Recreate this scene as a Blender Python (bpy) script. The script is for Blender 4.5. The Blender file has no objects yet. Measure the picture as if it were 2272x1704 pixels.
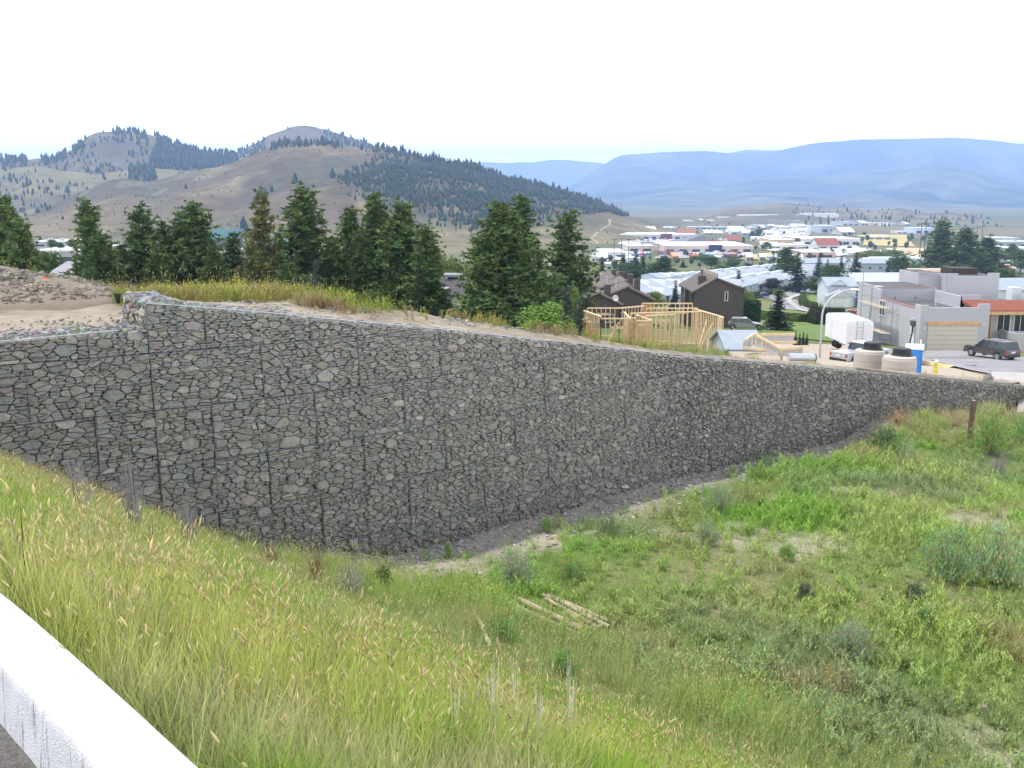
import bpy, math, random
import numpy as np
from mathutils import Vector, Matrix, noise as mnoise
rad = math.radians
PITCH = rad(10.7); FP = 2229.0
SC = bpy.context.scene
# ---------------------------------------------------------------- camera
cam_d = bpy.data.cameras.new('camera'); cam = bpy.data.objects.new('camera', cam_d)
SC.collection.objects.link(cam); SC.camera = cam
cam_d.sensor_width = 36.0; cam_d.lens = 36.0 * FP / 2272.0
cam_d.clip_start = 0.1; cam_d.clip_end = 60000
cam.location = (0, 0, 0); cam.rotation_euler = (math.pi / 2 - PITCH, 0, 0)
# ---------------------------------------------------------------- sky and sun
SUN_DIR = Vector((-0.34, 0.10, 1.0)).normalized()      # towards the sun
world = bpy.data.worlds.new('World'); SC.world = world; world.use_nodes = True
wn = world.node_tree.nodes; wl = world.node_tree.links; wn.clear()
w_out = wn.new('ShaderNodeOutputWorld'); w_bg = wn.new('ShaderNodeBackground')
w_sky = wn.new('ShaderNodeTexSky'); w_sky.sky_type = 'NISHITA'; w_sky.sun_disc = False
w_sky.sun_elevation = math.asin(SUN_DIR.z); w_sky.sun_rotation = math.atan2(SUN_DIR.x, SUN_DIR.y)
w_sky.altitude = 600; w_sky.air_density = 1.0; w_sky.dust_density = 2.0
w_tc = wn.new('ShaderNodeTexCoord'); w_sep = wn.new('ShaderNodeSeparateXYZ')
wl.new(w_tc.outputs['Generated'], w_sep.inputs[0])
# cloud radiance: bright white low in the sky, calmer higher up
w_rmp = wn.new('ShaderNodeValToRGB'); cr = w_rmp.color_ramp
cr.elements[0].position = 0.0; cr.elements[0].color = (40, 39.5, 40, 1)
cr.elements[1].position = 0.75; cr.elements[1].color = (6.5, 7.0, 8.0, 1)
e = cr.elements.new(0.10); e.color = (22, 22, 22.5, 1)
e = cr.elements.new(0.2); e.color = (14.0, 14.4, 15.2, 1)
wl.new(w_sep.outputs['Z'], w_rmp.inputs[0])
w_map = wn.new('ShaderNodeMapping'); w_map.inputs['Scale'].default_value = (1.0, 1.0, 5.5)
wl.new(w_tc.outputs['Generated'], w_map.inputs[0])
w_noi = wn.new('ShaderNodeTexNoise'); w_noi.inputs['Scale'].default_value = 2.2
w_noi.inputs['Detail'].default_value = 6; w_noi.inputs['Roughness'].default_value = 0.6
wl.new(w_map.outputs[0], w_noi.inputs[0])
w_mr = wn.new('ShaderNodeMapRange'); w_mr.inputs[1].default_value = 0.35; w_mr.inputs[2].default_value = 0.6
w_mr.inputs[3].default_value = 0.80; w_mr.inputs[4].default_value = 0.99
wl.new(w_noi.outputs[0], w_mr.inputs[0])
w_mix = wn.new('ShaderNodeMix'); w_mix.data_type = 'RGBA'
wl.new(w_mr.outputs[0], w_mix.inputs[0]); wl.new(w_sky.outputs[0], w_mix.inputs[6]); wl.new(w_rmp.outputs[0], w_mix.inputs[7])
wl.new(w_mix.outputs[2], w_bg.inputs[0]); w_bg.inputs[1].default_value = 0.1
wl.new(w_bg.outputs[0], w_out.inputs[0])
sun_d = bpy.data.lights.new('sun', 'SUN'); sun = bpy.data.objects.new('sun', sun_d); SC.collection.objects.link(sun)
sun_d.energy = 3.6; sun_d.angle = rad(3.0); sun_d.color = (1.0, 0.95, 0.87)
sun.rotation_euler = (-SUN_DIR).to_track_quat('-Z', 'Y').to_euler()
vs = SC.view_settings; vs.view_transform = 'Standard'; vs.look = 'None'; vs.exposure = 0.48; vs.gamma = 1; vs.use_curve_mapping = False
SC.cycles.volume_step_rate = 10; SC.cycles.volume_max_steps = 64; SC.cycles.max_bounces = 6
SC.cycles.transparent_max_bounces = 8; SC.cycles.volume_bounces = 1
# ---------------------------------------------------------------- picture <-> place
cP, sP = math.cos(PITCH), math.sin(PITCH)
def slope_of(py):                       # z / Y of the sight line through a picture row (centre column)
    k = (852.0 - py) / FP
    return (k * cP - sP) / (cP + k * sP)
def xat(px, Y, z): return (px - 1136.0) / FP * (Y * cP - z * sP)
def at(px, py, Y):
    z = slope_of(py) * Y
    return Vector((xat(px, Y, z), Y, z))
def pix(x, y, z):
    d = y * cP - z * sP
    return 1136 + FP * x / d, 852 - FP * (z * cP + y * sP) / d
# ---------------------------------------------------------------- materials
MATS = {}
def mat(name, col=(.5, .5, .5), rough=.8, metal=0., noise=0., scale=6., attr=False, bump=0., bscale=30., inst=False, spec=.3, col2=None, det=5, coord='Object', trans=0., emis=None, stretch=None):
    if name in MATS: return MATS[name]
    m = bpy.data.materials.new(name); m.use_nodes = True; N = m.node_tree.nodes; L = m.node_tree.links
    b = N['Principled BSDF']; b.inputs['Roughness'].default_value = rough; b.inputs['Metallic'].default_value = metal
    b.inputs['Specular IOR Level'].default_value = spec
    if attr:
        a = N.new('ShaderNodeAttribute'); a.attribute_name = 'col'
        if inst: a.attribute_type = 'INSTANCER'; a.attribute_name = 'tint'
        src = a.outputs['Color']
        if inst:
            a2 = N.new('ShaderNodeAttribute'); a2.attribute_name = 'col'
            mm = N.new('ShaderNodeMix'); mm.data_type = 'RGBA'; mm.blend_type = 'MULTIPLY'; mm.inputs[0].default_value = 1
            L.new(src, mm.inputs[6]); L.new(a2.outputs['Color'], mm.inputs[7]); mo = N.new('ShaderNodeMix'); mo.data_type = 'RGBA'
            L.new(a2.outputs['Alpha'], mo.inputs[0]); L.new(a2.outputs['Color'], mo.inputs[6]); L.new(mm.outputs[2], mo.inputs[7]); src = mo.outputs[2]   # alpha 0 = keeps its own colour
    else:
        r = N.new('ShaderNodeRGB'); r.outputs[0].default_value = (*col, 1); src = r.outputs[0]
    if noise or col2 or bump:
        if coord == 'Position':
            g = N.new('ShaderNodeNewGeometry'); co = g.outputs['Position']
        else:
            tc = N.new('ShaderNodeTexCoord'); co = tc.outputs[coord]
        if stretch:
            mp = N.new('ShaderNodeMapping'); mp.inputs['Scale'].default_value = stretch; L.new(co, mp.inputs[0]); co = mp.outputs[0]
    if noise or col2:
        n = N.new('ShaderNodeTexNoise'); n.inputs['Scale'].default_value = scale; n.inputs['Detail'].default_value = det; n.inputs['Roughness'].default_value = .65
        L.new(co, n.inputs[0])
        if col2:
            mx = N.new('ShaderNodeMix'); mx.data_type = 'RGBA'; mr = N.new('ShaderNodeMapRange')
            mr.inputs[1].default_value = .4; mr.inputs[2].default_value = .62; L.new(n.outputs[0], mr.inputs[0]); L.new(mr.outputs[0], mx.inputs[0])
            L.new(src, mx.inputs[6]); mx.inputs[7].default_value = (*col2, 1); src = mx.outputs[2]
        if noise:
            mr = N.new('ShaderNodeMapRange'); mr.inputs[1].default_value = .28; mr.inputs[2].default_value = .72
            mr.inputs[3].default_value = 1 - noise; mr.inputs[4].default_value = 1 + noise; L.new(n.outputs[0], mr.inputs[0])
            vm = N.new('ShaderNodeVectorMath'); vm.operation = 'SCALE'; L.new(src, vm.inputs[0]); L.new(mr.outputs[0], vm.inputs['Scale']); src = vm.outputs[0]
    L.new(src, b.inputs['Base Color'])
    if bump:
        n2 = N.new('ShaderNodeTexNoise'); n2.inputs['Scale'].default_value = bscale; n2.inputs['Detail'].default_value = 4
        L.new(co, n2.inputs[0]); bp = N.new('ShaderNodeBump'); bp.inputs['Strength'].default_value = min(1, bump); bp.inputs['Distance'].default_value = .02 if bump <= 1 else .02 * bump
        L.new(n2.outputs[0], bp.inputs['Height']); L.new(bp.outputs[0], b.inputs['Normal'])
    if trans:
        t = N.new('ShaderNodeBsdfTranslucent'); L.new(src, t.inputs[0]); ms = N.new('ShaderNodeMixShader'); ms.inputs[0].default_value = trans
        L.new(b.outputs[0], ms.inputs[1]); L.new(t.outputs[0], ms.inputs[2]); L.new(ms.outputs[0], N['Material Output'].inputs[0])
    MATS[name] = m
    return m
# ---------------------------------------------------------------- mesh building
class MB:
    def __init__(s): s.v = []; s.f = []; s.c = []; s.m = []; s.cc = (1, 1, 1); s.mi = 0
    def add(s, vs_, fs_, c=None):
        k = len(s.v); s.v.extend(tuple(p) for p in vs_)
        for f in fs_:
            s.f.append(tuple(i + k for i in f)); s.c.append(c or s.cc); s.m.append(s.mi)
        return s
    def box(s, x0, y0, z0, x1, y1, z1, c=None):
        return s.add([(x0, y0, z0), (x1, y0, z0), (x1, y1, z0), (x0, y1, z0), (x0, y0, z1), (x1, y0, z1), (x1, y1, z1), (x0, y1, z1)],
                     [(3, 2, 1, 0), (4, 5, 6, 7), (0, 1, 5, 4), (1, 2, 6, 5), (2, 3, 7, 6), (3, 0, 4, 7)], c)
    def cbox(s, cx, cy, cz, sx, sy, sz, rz=0, ry=0, rx=0, c=None):
        M = Matrix.Translation((cx, cy, cz)) @ Matrix.Rotation(rz, 4, 'Z') @ Matrix.Rotation(ry, 4, 'Y') @ Matrix.Rotation(rx, 4, 'X')
        t = MB().box(-sx / 2, -sy / 2, -sz / 2, sx / 2, sy / 2, sz / 2)
        return s.add([M @ Vector(p) for p in t.v], t.f, c)
    def beam(s, a, b, w, h=None, c=None, n=0, w2=None):   # bar between two points; n>2 = round
        a, b = Vector(a), Vector(b); d = b - a; L = d.length
        if L < 1e-6: return s
        q = d.to_track_quat('Z', 'Y' if abs(d.normalized().z) < .99 else 'X')
        h = h or w; w2 = w if w2 is None else w2
        if n > 2:
            ring = [(math.cos(2 * math.pi * i / n), math.sin(2 * math.pi * i / n)) for i in range(n)]
            vs_ = [a + q @ Vector((x * w / 2, y * w / 2, 0)) for x, y in ring] + [a + q @ Vector((x * w2 / 2, y * w2 / 2, L)) for x, y in ring]
            fs_ = [(i, (i + 1) % n, n + (i + 1) % n, n + i) for i in range(n)] + [tuple(range(n))[::-1], tuple(range(n, 2 * n))]
        else:
            cs = [(-1, -1), (1, -1), (1, 1), (-1, 1)]
            vs_ = [a + q @ Vector((x * w / 2, y * h / 2, 0)) for x, y in cs] + [a + q @ Vector((x * w2 / 2, y * h / 2, L)) for x, y in cs]
            fs_ = [(0, 1, 5, 4), (1, 2, 6, 5), (2, 3, 7, 6), (3, 0, 4, 7), (3, 2, 1, 0), (4, 5, 6, 7)]
        return s.add(vs_, fs_, c)
    def tube(s, pts, r, n=6, c=None):
        for i in range(len(pts) - 1):
            ra = r[i] if isinstance(r, (list, tuple)) else r; rb = r[i + 1] if isinstance(r, (list, tuple)) else r
            s.beam(pts[i], pts[i + 1], 2 * ra, n=n, c=c, w2=2 * rb)
        return s
    def lathe(s, prof, n=20, cx=0, cy=0, c=None, cap=True):
        vs_ = []; fs_ = []
        for r, z in prof:
            for i in range(n):
                a = 2 * math.pi * i / n; vs_.append((cx + r * math.cos(a), cy + r * math.sin(a), z))
        for j in range(len(prof) - 1):
            for i in range(n): fs_.append((j * n + i, j * n + (i + 1) % n, (j + 1) * n + (i + 1) % n, (j + 1) * n + i))
        if cap: fs_ += [tuple(range(n))[::-1], tuple(range((len(prof) - 1) * n, len(prof) * n))]
        return s.add(vs_, fs_, c)
    def prism(s, poly, axis, a, b, c=None):   # poly = list of 2D; axis 'x','y','z'; from a to b
        def P(p, t):
            return {'x': (t, p[0], p[1]), 'y': (p[0], t, p[1]), 'z': (p[0], p[1], t)}[axis]
        n = len(poly)
        vs_ = [P(p, a) for p in poly] + [P(p, b) for p in poly]
        fs_ = [(i, (i + 1) % n, n + (i + 1) % n, n + i) for i in range(n)] + [tuple(range(n))[::-1], tuple(range(n, 2 * n))]
        return s.add(vs_, fs_, c)
    def build(s, name, m, parent=None, smooth=False, colors=False, loc=None, bevel=0):
        return mesh_obj(name, s.v, s.f, m, parent, smooth, s.c if colors else None, s.m if isinstance(m, (list, tuple)) else None, loc, bevel)
def mesh_obj(name, v, f, m, parent=None, smooth=False, cols=None, midx=None, loc=None, bevel=0, link=True):
    me = bpy.data.meshes.new(name); me.from_pydata([tuple(p) for p in v], [], f)
    for mm in (m if isinstance(m, (list, tuple)) else [m]): me.materials.append(mm)
    if midx: me.polygons.foreach_set('material_index', midx)
    if smooth: me.polygons.foreach_set('use_smooth', [True] * len(me.polygons))
    if cols is not None:
        a = me.attributes.new('col', 'FLOAT_COLOR', 'FACE')
        arr = np.ones((len(f), 4), np.float32); arr[:, :3] = np.array(cols, np.float32).reshape(-1, 3); a.data.foreach_set('color', arr.ravel())
    me.update()
    import bmesh
    if len(f) < 20000 and not smooth and cols is None:
        bm = bmesh.new(); bm.from_mesh(me); bmesh.ops.recalc_face_normals(bm, faces=bm.faces); bm.to_mesh(me); bm.free()
    o = bpy.data.objects.new(name, me)
    if link: SC.collection.objects.link(o)
    if parent is not None: o.parent = parent
    if loc is not None: o.location = loc
    if bevel:
        bv = o.modifiers.new('bevel', 'BEVEL'); bv.width = bevel; bv.segments = 2; bv.limit_method = 'ANGLE'; bv.angle_limit = rad(35)
    return o
def np_mesh(name, v, tri_or_quad, m, parent=None, smooth=False, vcol=None, fcol=None, link=True):
    """fast mesh from arrays: v (n,3), faces (m,k)"""
    me = bpy.data.meshes.new(name); fq = np.asarray(tri_or_quad, np.int32); k = fq.shape[1]
    me.vertices.add(len(v)); me.vertices.foreach_set('co', np.asarray(v, np.float32).ravel())
    me.loops.add(fq.size); me.loops.foreach_set('vertex_index', fq.ravel())
    me.polygons.add(len(fq)); me.polygons.foreach_set('loop_start', np.arange(0, fq.size, k, dtype=np.int32))
    me.update(calc_edges=True); me.validate()
    for mm in (m if isinstance(m, (list, tuple)) else [m]): me.materials.append(mm)
    if smooth: me.polygons.foreach_set('use_smooth', np.ones(len(fq), bool))
    for data, dom, n in ((vcol, 'POINT', len(v)), (fcol, 'FACE', len(fq))):
        if data is not None:
            a = me.attributes.new('col', 'FLOAT_COLOR', dom); arr = np.ones((n, 4), np.float32); data = np.asarray(data); arr[:, :data.shape[1]] = data; a.data.foreach_set('color', arr.ravel())
    o = bpy.data.objects.new(name, me)
    if link: SC.collection.objects.link(o)
    if parent is not None: o.parent = parent
    return o
def tag(o, label=None, cat=None, group=None, kind=None):
    if label: o['label'] = label
    if cat: o['category'] = cat
    if group: o['group'] = group
    if kind: o['kind'] = kind
    return o
def empty(name, loc, rz=0, label=None, cat=None, group=None):
    o = bpy.data.objects.new(name, None); o.empty_display_size = .3; SC.collection.objects.link(o)
    o.location = loc; o.rotation_euler = (0, 0, rz); return tag(o, label, cat, group)
KIDS = {}
def kids_of(o):
    return [c for c in bpy.data.objects if c.parent is o]
def copy_tree(o, kids=None, loc=None, rz=None, scale=None, label=None, group=None):
    c = o.copy(); SC.collection.objects.link(c)
    def rec(src, dst):
        for ch in (src.children):
            d = ch.copy(); SC.collection.objects.link(d); d.parent = dst; rec(ch, d)
    rec(o, c)
    if loc is not None: c.location = loc
    if rz is not None: c.rotation_euler = (0, 0, rz)
    if scale is not None: c.scale = scale if hasattr(scale, '__len__') else (scale,) * 3
    if label: c['label'] = label
    if group: c['group'] = group
    return c
# ---------------------------------------------------------------- shape of the land
R = np.random.default_rng(7)
def vnoise(x, y, s, seed=0):            # smooth value noise, vectorised
    x = np.asarray(x, float) / s + seed * 17.13; y = np.asarray(y, float) / s - seed * 9.71
    xi = np.floor(x).astype(int); yi = np.floor(y).astype(int); fx = x - xi; fy = y - yi
    fx = fx * fx * (3 - 2 * fx); fy = fy * fy * (3 - 2 * fy)
    def h(i, j):
        n = (i * 374761393 + j * 668265263 + seed * 974711) & 0xffffffff
        n = ((n ^ (n >> 13)) * 1274126177) & 0xffffffff
        return ((n ^ (n >> 16)) & 0xffff) / 65535.0
    return (h(xi, yi) * (1 - fx) + h(xi + 1, yi) * fx) * (1 - fy) + (h(xi, yi + 1) * (1 - fx) + h(xi + 1, yi + 1) * fx) * fy
def fbm(x, y, s, oct=4, seed=0):
    a = 0; w = 1; t = 0
    for i in range(oct):
        a = a + w * vnoise(x, y, s / 2 ** i, seed + i); t += w; w *= .5
    return a / t
# gabion wall line in plan
WP = np.array([(-17.5, 11.6), (-14, 13.0), (-10.5, 14.7), (-6.9, 16.8), (-3.9, 18.75), (0.4, 22.4), (4.0, 26.2), (9.1, 31.8), (15.2, 38.3), (23.85, 46.85)])
def smooth_path(P, n=400):
    t = np.zeros(len(P)); t[1:] = np.cumsum(np.hypot(*np.diff(P, axis=0).T)); tt = np.linspace(0, t[-1], n)
    m = np.gradient(P, t, axis=0); out = []
    for q in tt:
        i = min(max(np.searchsorted(t, q) - 1, 0), len(P) - 2); h = t[i + 1] - t[i]; s = (q - t[i]) / h
        out.append((2 * s**3 - 3 * s**2 + 1) * P[i] + (s**3 - 2 * s**2 + s) * h * m[i] + (-2 * s**3 + 3 * s**2) * P[i + 1] + (s**3 - s**2) * h * m[i + 1])
    return np.array(out)
WPS = smooth_path(WP, 600); WU = np.zeros(len(WPS)); WU[1:] = np.cumsum(np.hypot(*np.diff(WPS, axis=0).T)); WL = WU[-1]
def wall_xy(u): return np.interp(u, WU, WPS[:, 0]), np.interp(u, WU, WPS[:, 1])
def wall_n(u):                          # outward (towards the camera side) normal
    x0, y0 = wall_xy(np.asarray(u) - .3); x1, y1 = wall_xy(np.asarray(u) + .3); dx, dy = x1 - x0, y1 - y0; l = np.hypot(dx, dy)
    return dy / l, -dx / l
HI = [(316, 672), (443, 681), (649, 698), (696, 704), (885, 721), (1027, 735), (1170, 751), (1296, 763), (1436, 781), (1549, 791), (1684, 802), (1797, 812), (1936, 825), (2048, 834), (2181, 846), (2262, 852)]
LO = [(-400, 776), (0, 757), (150, 743), (314, 727)]
def top_from(tab):
    px_, py_ = zip(*tab); z = np.full(len(WU), -3.0)
    for _ in range(6):
        d = WPS[:, 1] * cP - z * sP; px = 1136 + FP * WPS[:, 0] / d; py = np.interp(px, px_, py_)
        k = (852 - py) / FP; z = (k * cP - sP) / (cP + k * sP) * WPS[:, 1]
    return z, px
ZHI, PXHI = top_from(HI); ZLO, PXLO = top_from(LO)
U0 = float(np.interp(322, PXHI, WU))
def ztop(u): u = np.asarray(u, float); return np.where(u >= U0, np.interp(u, WU, ZHI), np.interp(u, WU, ZLO))
WTH = np.arctan2(WPS[:, 0], WPS[:, 1]); WR = np.hypot(WPS[:, 0], WPS[:, 1])      # azimuth / range of the wall
def r_wall(th): 
    th = np.asarray(th, float); r = np.interp(th, WTH, WR)
    return np.where(th > WTH[-1], WR[-1] - 18 * np.clip((th - WTH[-1]) / .35, 0, 1), r)
BR_, BZ_ = zip(*[(0, -6.4), (20, -8.1), (60, -11.5), (90, -14.1), (150, -19.2), (200, -23.5), (260, -28.6), (350, -32.5), (500, -37), (800, -45), (1420, -55), (2000, -60), (2900, -65), (6000, -72), (60000, -80)])
def zbase(r): return np.interp(r, BR_, BZ_)
TWX, TWW = zip(*[(-200, 13), (0, 11), (300, 7), (650, 4.2), (930, 2.6), (1200, 1.9), (1350, 1.3), (1600, .9), (2000, .9), (2150, 1.1), (2262, 1.2), (2300, 1)])
def hgt_up(x, y):                       # terrace and the land beyond
    x = np.asarray(x, float); y = np.asarray(y, float); r = np.hypot(x, y); th = np.arctan2(x, y); rw = r_wall(th)
    u = np.interp(th, WTH, WU); zt = ztop(u) - .04
    off = r - rw; w = np.interp(1136 + FP * np.tan(np.clip(th, -1.2, 1.2)), TWX, TWW)
    pc = 1136 + FP * np.tan(np.clip(th, -1.2, 1.2))
    zt = zt + (-2.42 - zt) * np.clip((off - .3) / 6, 0, 1) * np.interp(pc, (450, 850), (1, 0))
    a = zt - np.interp(pc, (0, 1200, 1700), (.42, .5, .75)) * np.maximum(0, off - w); b = zbase(r)
    k = .8; h = np.clip(.5 + .5 * (a - b) / k, 0, 1)
    z = b * (1 - h) + a * h + k * h * (1 - h) * np.where(off > w, 1, 0)
    z = z + np.clip((off - 8) / 60, 0, 1) * (fbm(x, y, 45, 3, 3) - .5) * 1.2 * np.clip((300 - r) / 100, 0.3, 1)
    return z
S2 = math.sqrt(2)
def bank_s(x, y): return (np.asarray(x, float) + np.asarray(y, float)) / S2 - 1.36
def hgt_lo(x, y):                       # embankment under the camera and the grassy hollow
    x = np.asarray(x, float); y = np.asarray(y, float); s = bank_s(x, y); t = (x + y) / S2
    bank = np.where(s < 0, -1.80, -1.80 - .612 * s)
    f = -7.25 - .085 * np.maximum(0, t - 18.5) + (fbm(x, y, 5, 3, 5) - .5) * .3
    f = f + 0.75 * np.exp(-(((x - 15.2) / 4.2) ** 2 + ((y - 35.8) / 2.2) ** 2)) + .45 * np.exp(-(((x - 20.5) / 3.0) ** 2 + ((y - 40.5) / 3.5) ** 2))
    k = 1.8; h = np.clip(.5 + .5 * (bank - f) / k, 0, 1)
    z = f * (1 - h) + bank * h + k * h * (1 - h)
    z = z + np.clip(s / 2, 0, 1) * (fbm(x, y, 1.3, 3, 9) - .5) * .16
    th = np.arctan2(x, y); r = np.hypot(x, y)        # right of the wall end the two levels join
    e_ = np.clip((th - WTH[-1]) / .12, 0, 1) * np.clip((r - r_wall(th) + 9) / 9, 0, 1)
    return z * (1 - e_) + hgt_up(x * 1.0, y * 1.0) * e_
def lerp3(a, b, t): return np.asarray(a) * (1 - t[:, None]) + np.asarray(b) * t[:, None]
def grid_faces(nr, nc):
    i = np.arange(nr - 1)[:, None] * nc + np.arange(nc - 1)[None, :]; i = i.ravel()
    return np.stack([i, i + nc, i + nc + 1, i + 1], 1)
# --- lower ground: bank and hollow
NT = 420; th = np.linspace(-1.45, 1.25, NT); nr = 150; tt = np.linspace(0, 1, nr)
rw = np.where(th < WTH[0], WR[0], r_wall(th)) + .35
rr = 1.0 * (rw[None, :] / 1.0) ** tt[:, None]
X = rr * np.sin(th)[None, :]; Y = rr * np.cos(th)[None, :]; Z = hgt_lo(X.ravel(), Y.ravel())
v = np.stack([X.ravel(), Y.ravel(), Z], 1)
s_ = bank_s(v[:, 0], v[:, 1]); n1 = fbm(v[:, 0], v[:, 1], 2.5, 4, 11); n2 = fbm(v[:, 0], v[:, 1], .7, 3, 12)
soil = lerp3((.17, .165, .085), (.11, .155, .045), np.clip((n1 - .36) * 4, 0, 1))
dist_w = (rw[None, :] - rr).ravel()
g = np.clip(1 - (dist_w - 2.2) / 1.8 + (n2 - .5) * 1.2, 0, 1) * (s_ > 6.5)      # bare gravelly strip along the wall foot
soil = lerp3(soil, (.235, .20, .16), np.zeros(len(v)) + g) if False else soil * (1 - g[:, None]) + np.array((.31, .275, .235)) * g[:, None]
pale = np.clip((fbm(v[:, 0], v[:, 1], 2.6, 4, 21) - .60) * 6, 0, .8) * (s_ > 9)
soil = soil * (1 - pale[:, None]) + np.array((.30, .27, .21)) * pale[:, None]
m_soil = mat('soil', attr=True, noise=.35, scale=9, bump=.8, bscale=14, rough=.95, coord='Position', spec=.1)
lo = np_mesh('hollow_ground', v, grid_faces(nr, NT)[:, ::-1], m_soil, smooth=True, vcol=soil); tag(lo, kind='structure')
# --- upper ground: terrace and land to the horizon
NT2 = 430; th2 = np.linspace(-1.25, 1.15, NT2); nr2 = 330
rw2 = r_wall(th2) + .30; r_end = 16000.0
offs = np.concatenate([np.linspace(0, 14, 70), 14 + (np.geomspace(1, 300, 150) - 1), np.geomspace(340, r_end, 110)])
nr2 = len(offs)
rr = rw2[None, :] + offs[:, None]
X = rr * np.sin(th2)[None, :]; Y = rr * np.cos(th2)[None, :]; Z = hgt_up(X.ravel(), Y.ravel())
v = np.stack([X.ravel(), Y.ravel(), Z], 1); off = np.repeat(offs, NT2); rr_ = rr.ravel(); pxc = 1136 + FP * np.tan(np.tile(th2, nr2))
micro = (fbm(v[:, 0], v[:, 1], 1.1, 4, 31) - .5) * .22 * np.clip((off - .8) / 1.5, 0, 1) * np.interp(pxc, (1200, 1700), (1, .35)) * np.clip((30 - off) / 10, 0, 1)
v[:, 2] += micro
n1 = fbm(v[:, 0], v[:, 1], 30, 4, 32); n2 = fbm(v[:, 0], v[:, 1], 2.2, 4, 33)
wter = np.interp(pxc, TWX, TWW)
col = lerp3((.30, .26, .20), (.22, .185, .14), np.clip((n2 - .35) * 3, 0, 1))                # dirt
past = np.clip((off - wter) / 2.0, 0, 1)
veg = lerp3((.17, .165, .075), (.075, .11, .03), np.clip((n1 - .4) * 4, 0, 1))
col = col * (1 - past[:, None]) + veg * past[:, None]
far = np.clip((rr_ - 420) / 250, 0, 1); dry = lerp3((.175, .15, .09), (.10, .115, .06), np.clip((fbm(v[:, 0], v[:, 1], 240, 4, 34) - .4) * 4, 0, 1))
col = col * (1 - far[:, None]) + dry * far[:, None]
m_land = mat('land', attr=True, noise=.3, scale=2.2, bump=.7, bscale=6, rough=.95, coord='Position', spec=.1)
up = np_mesh('ground', v, grid_faces(nr2, NT2)[:, ::-1], m_land, smooth=True, vcol=col); tag(up, kind='structure')
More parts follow.
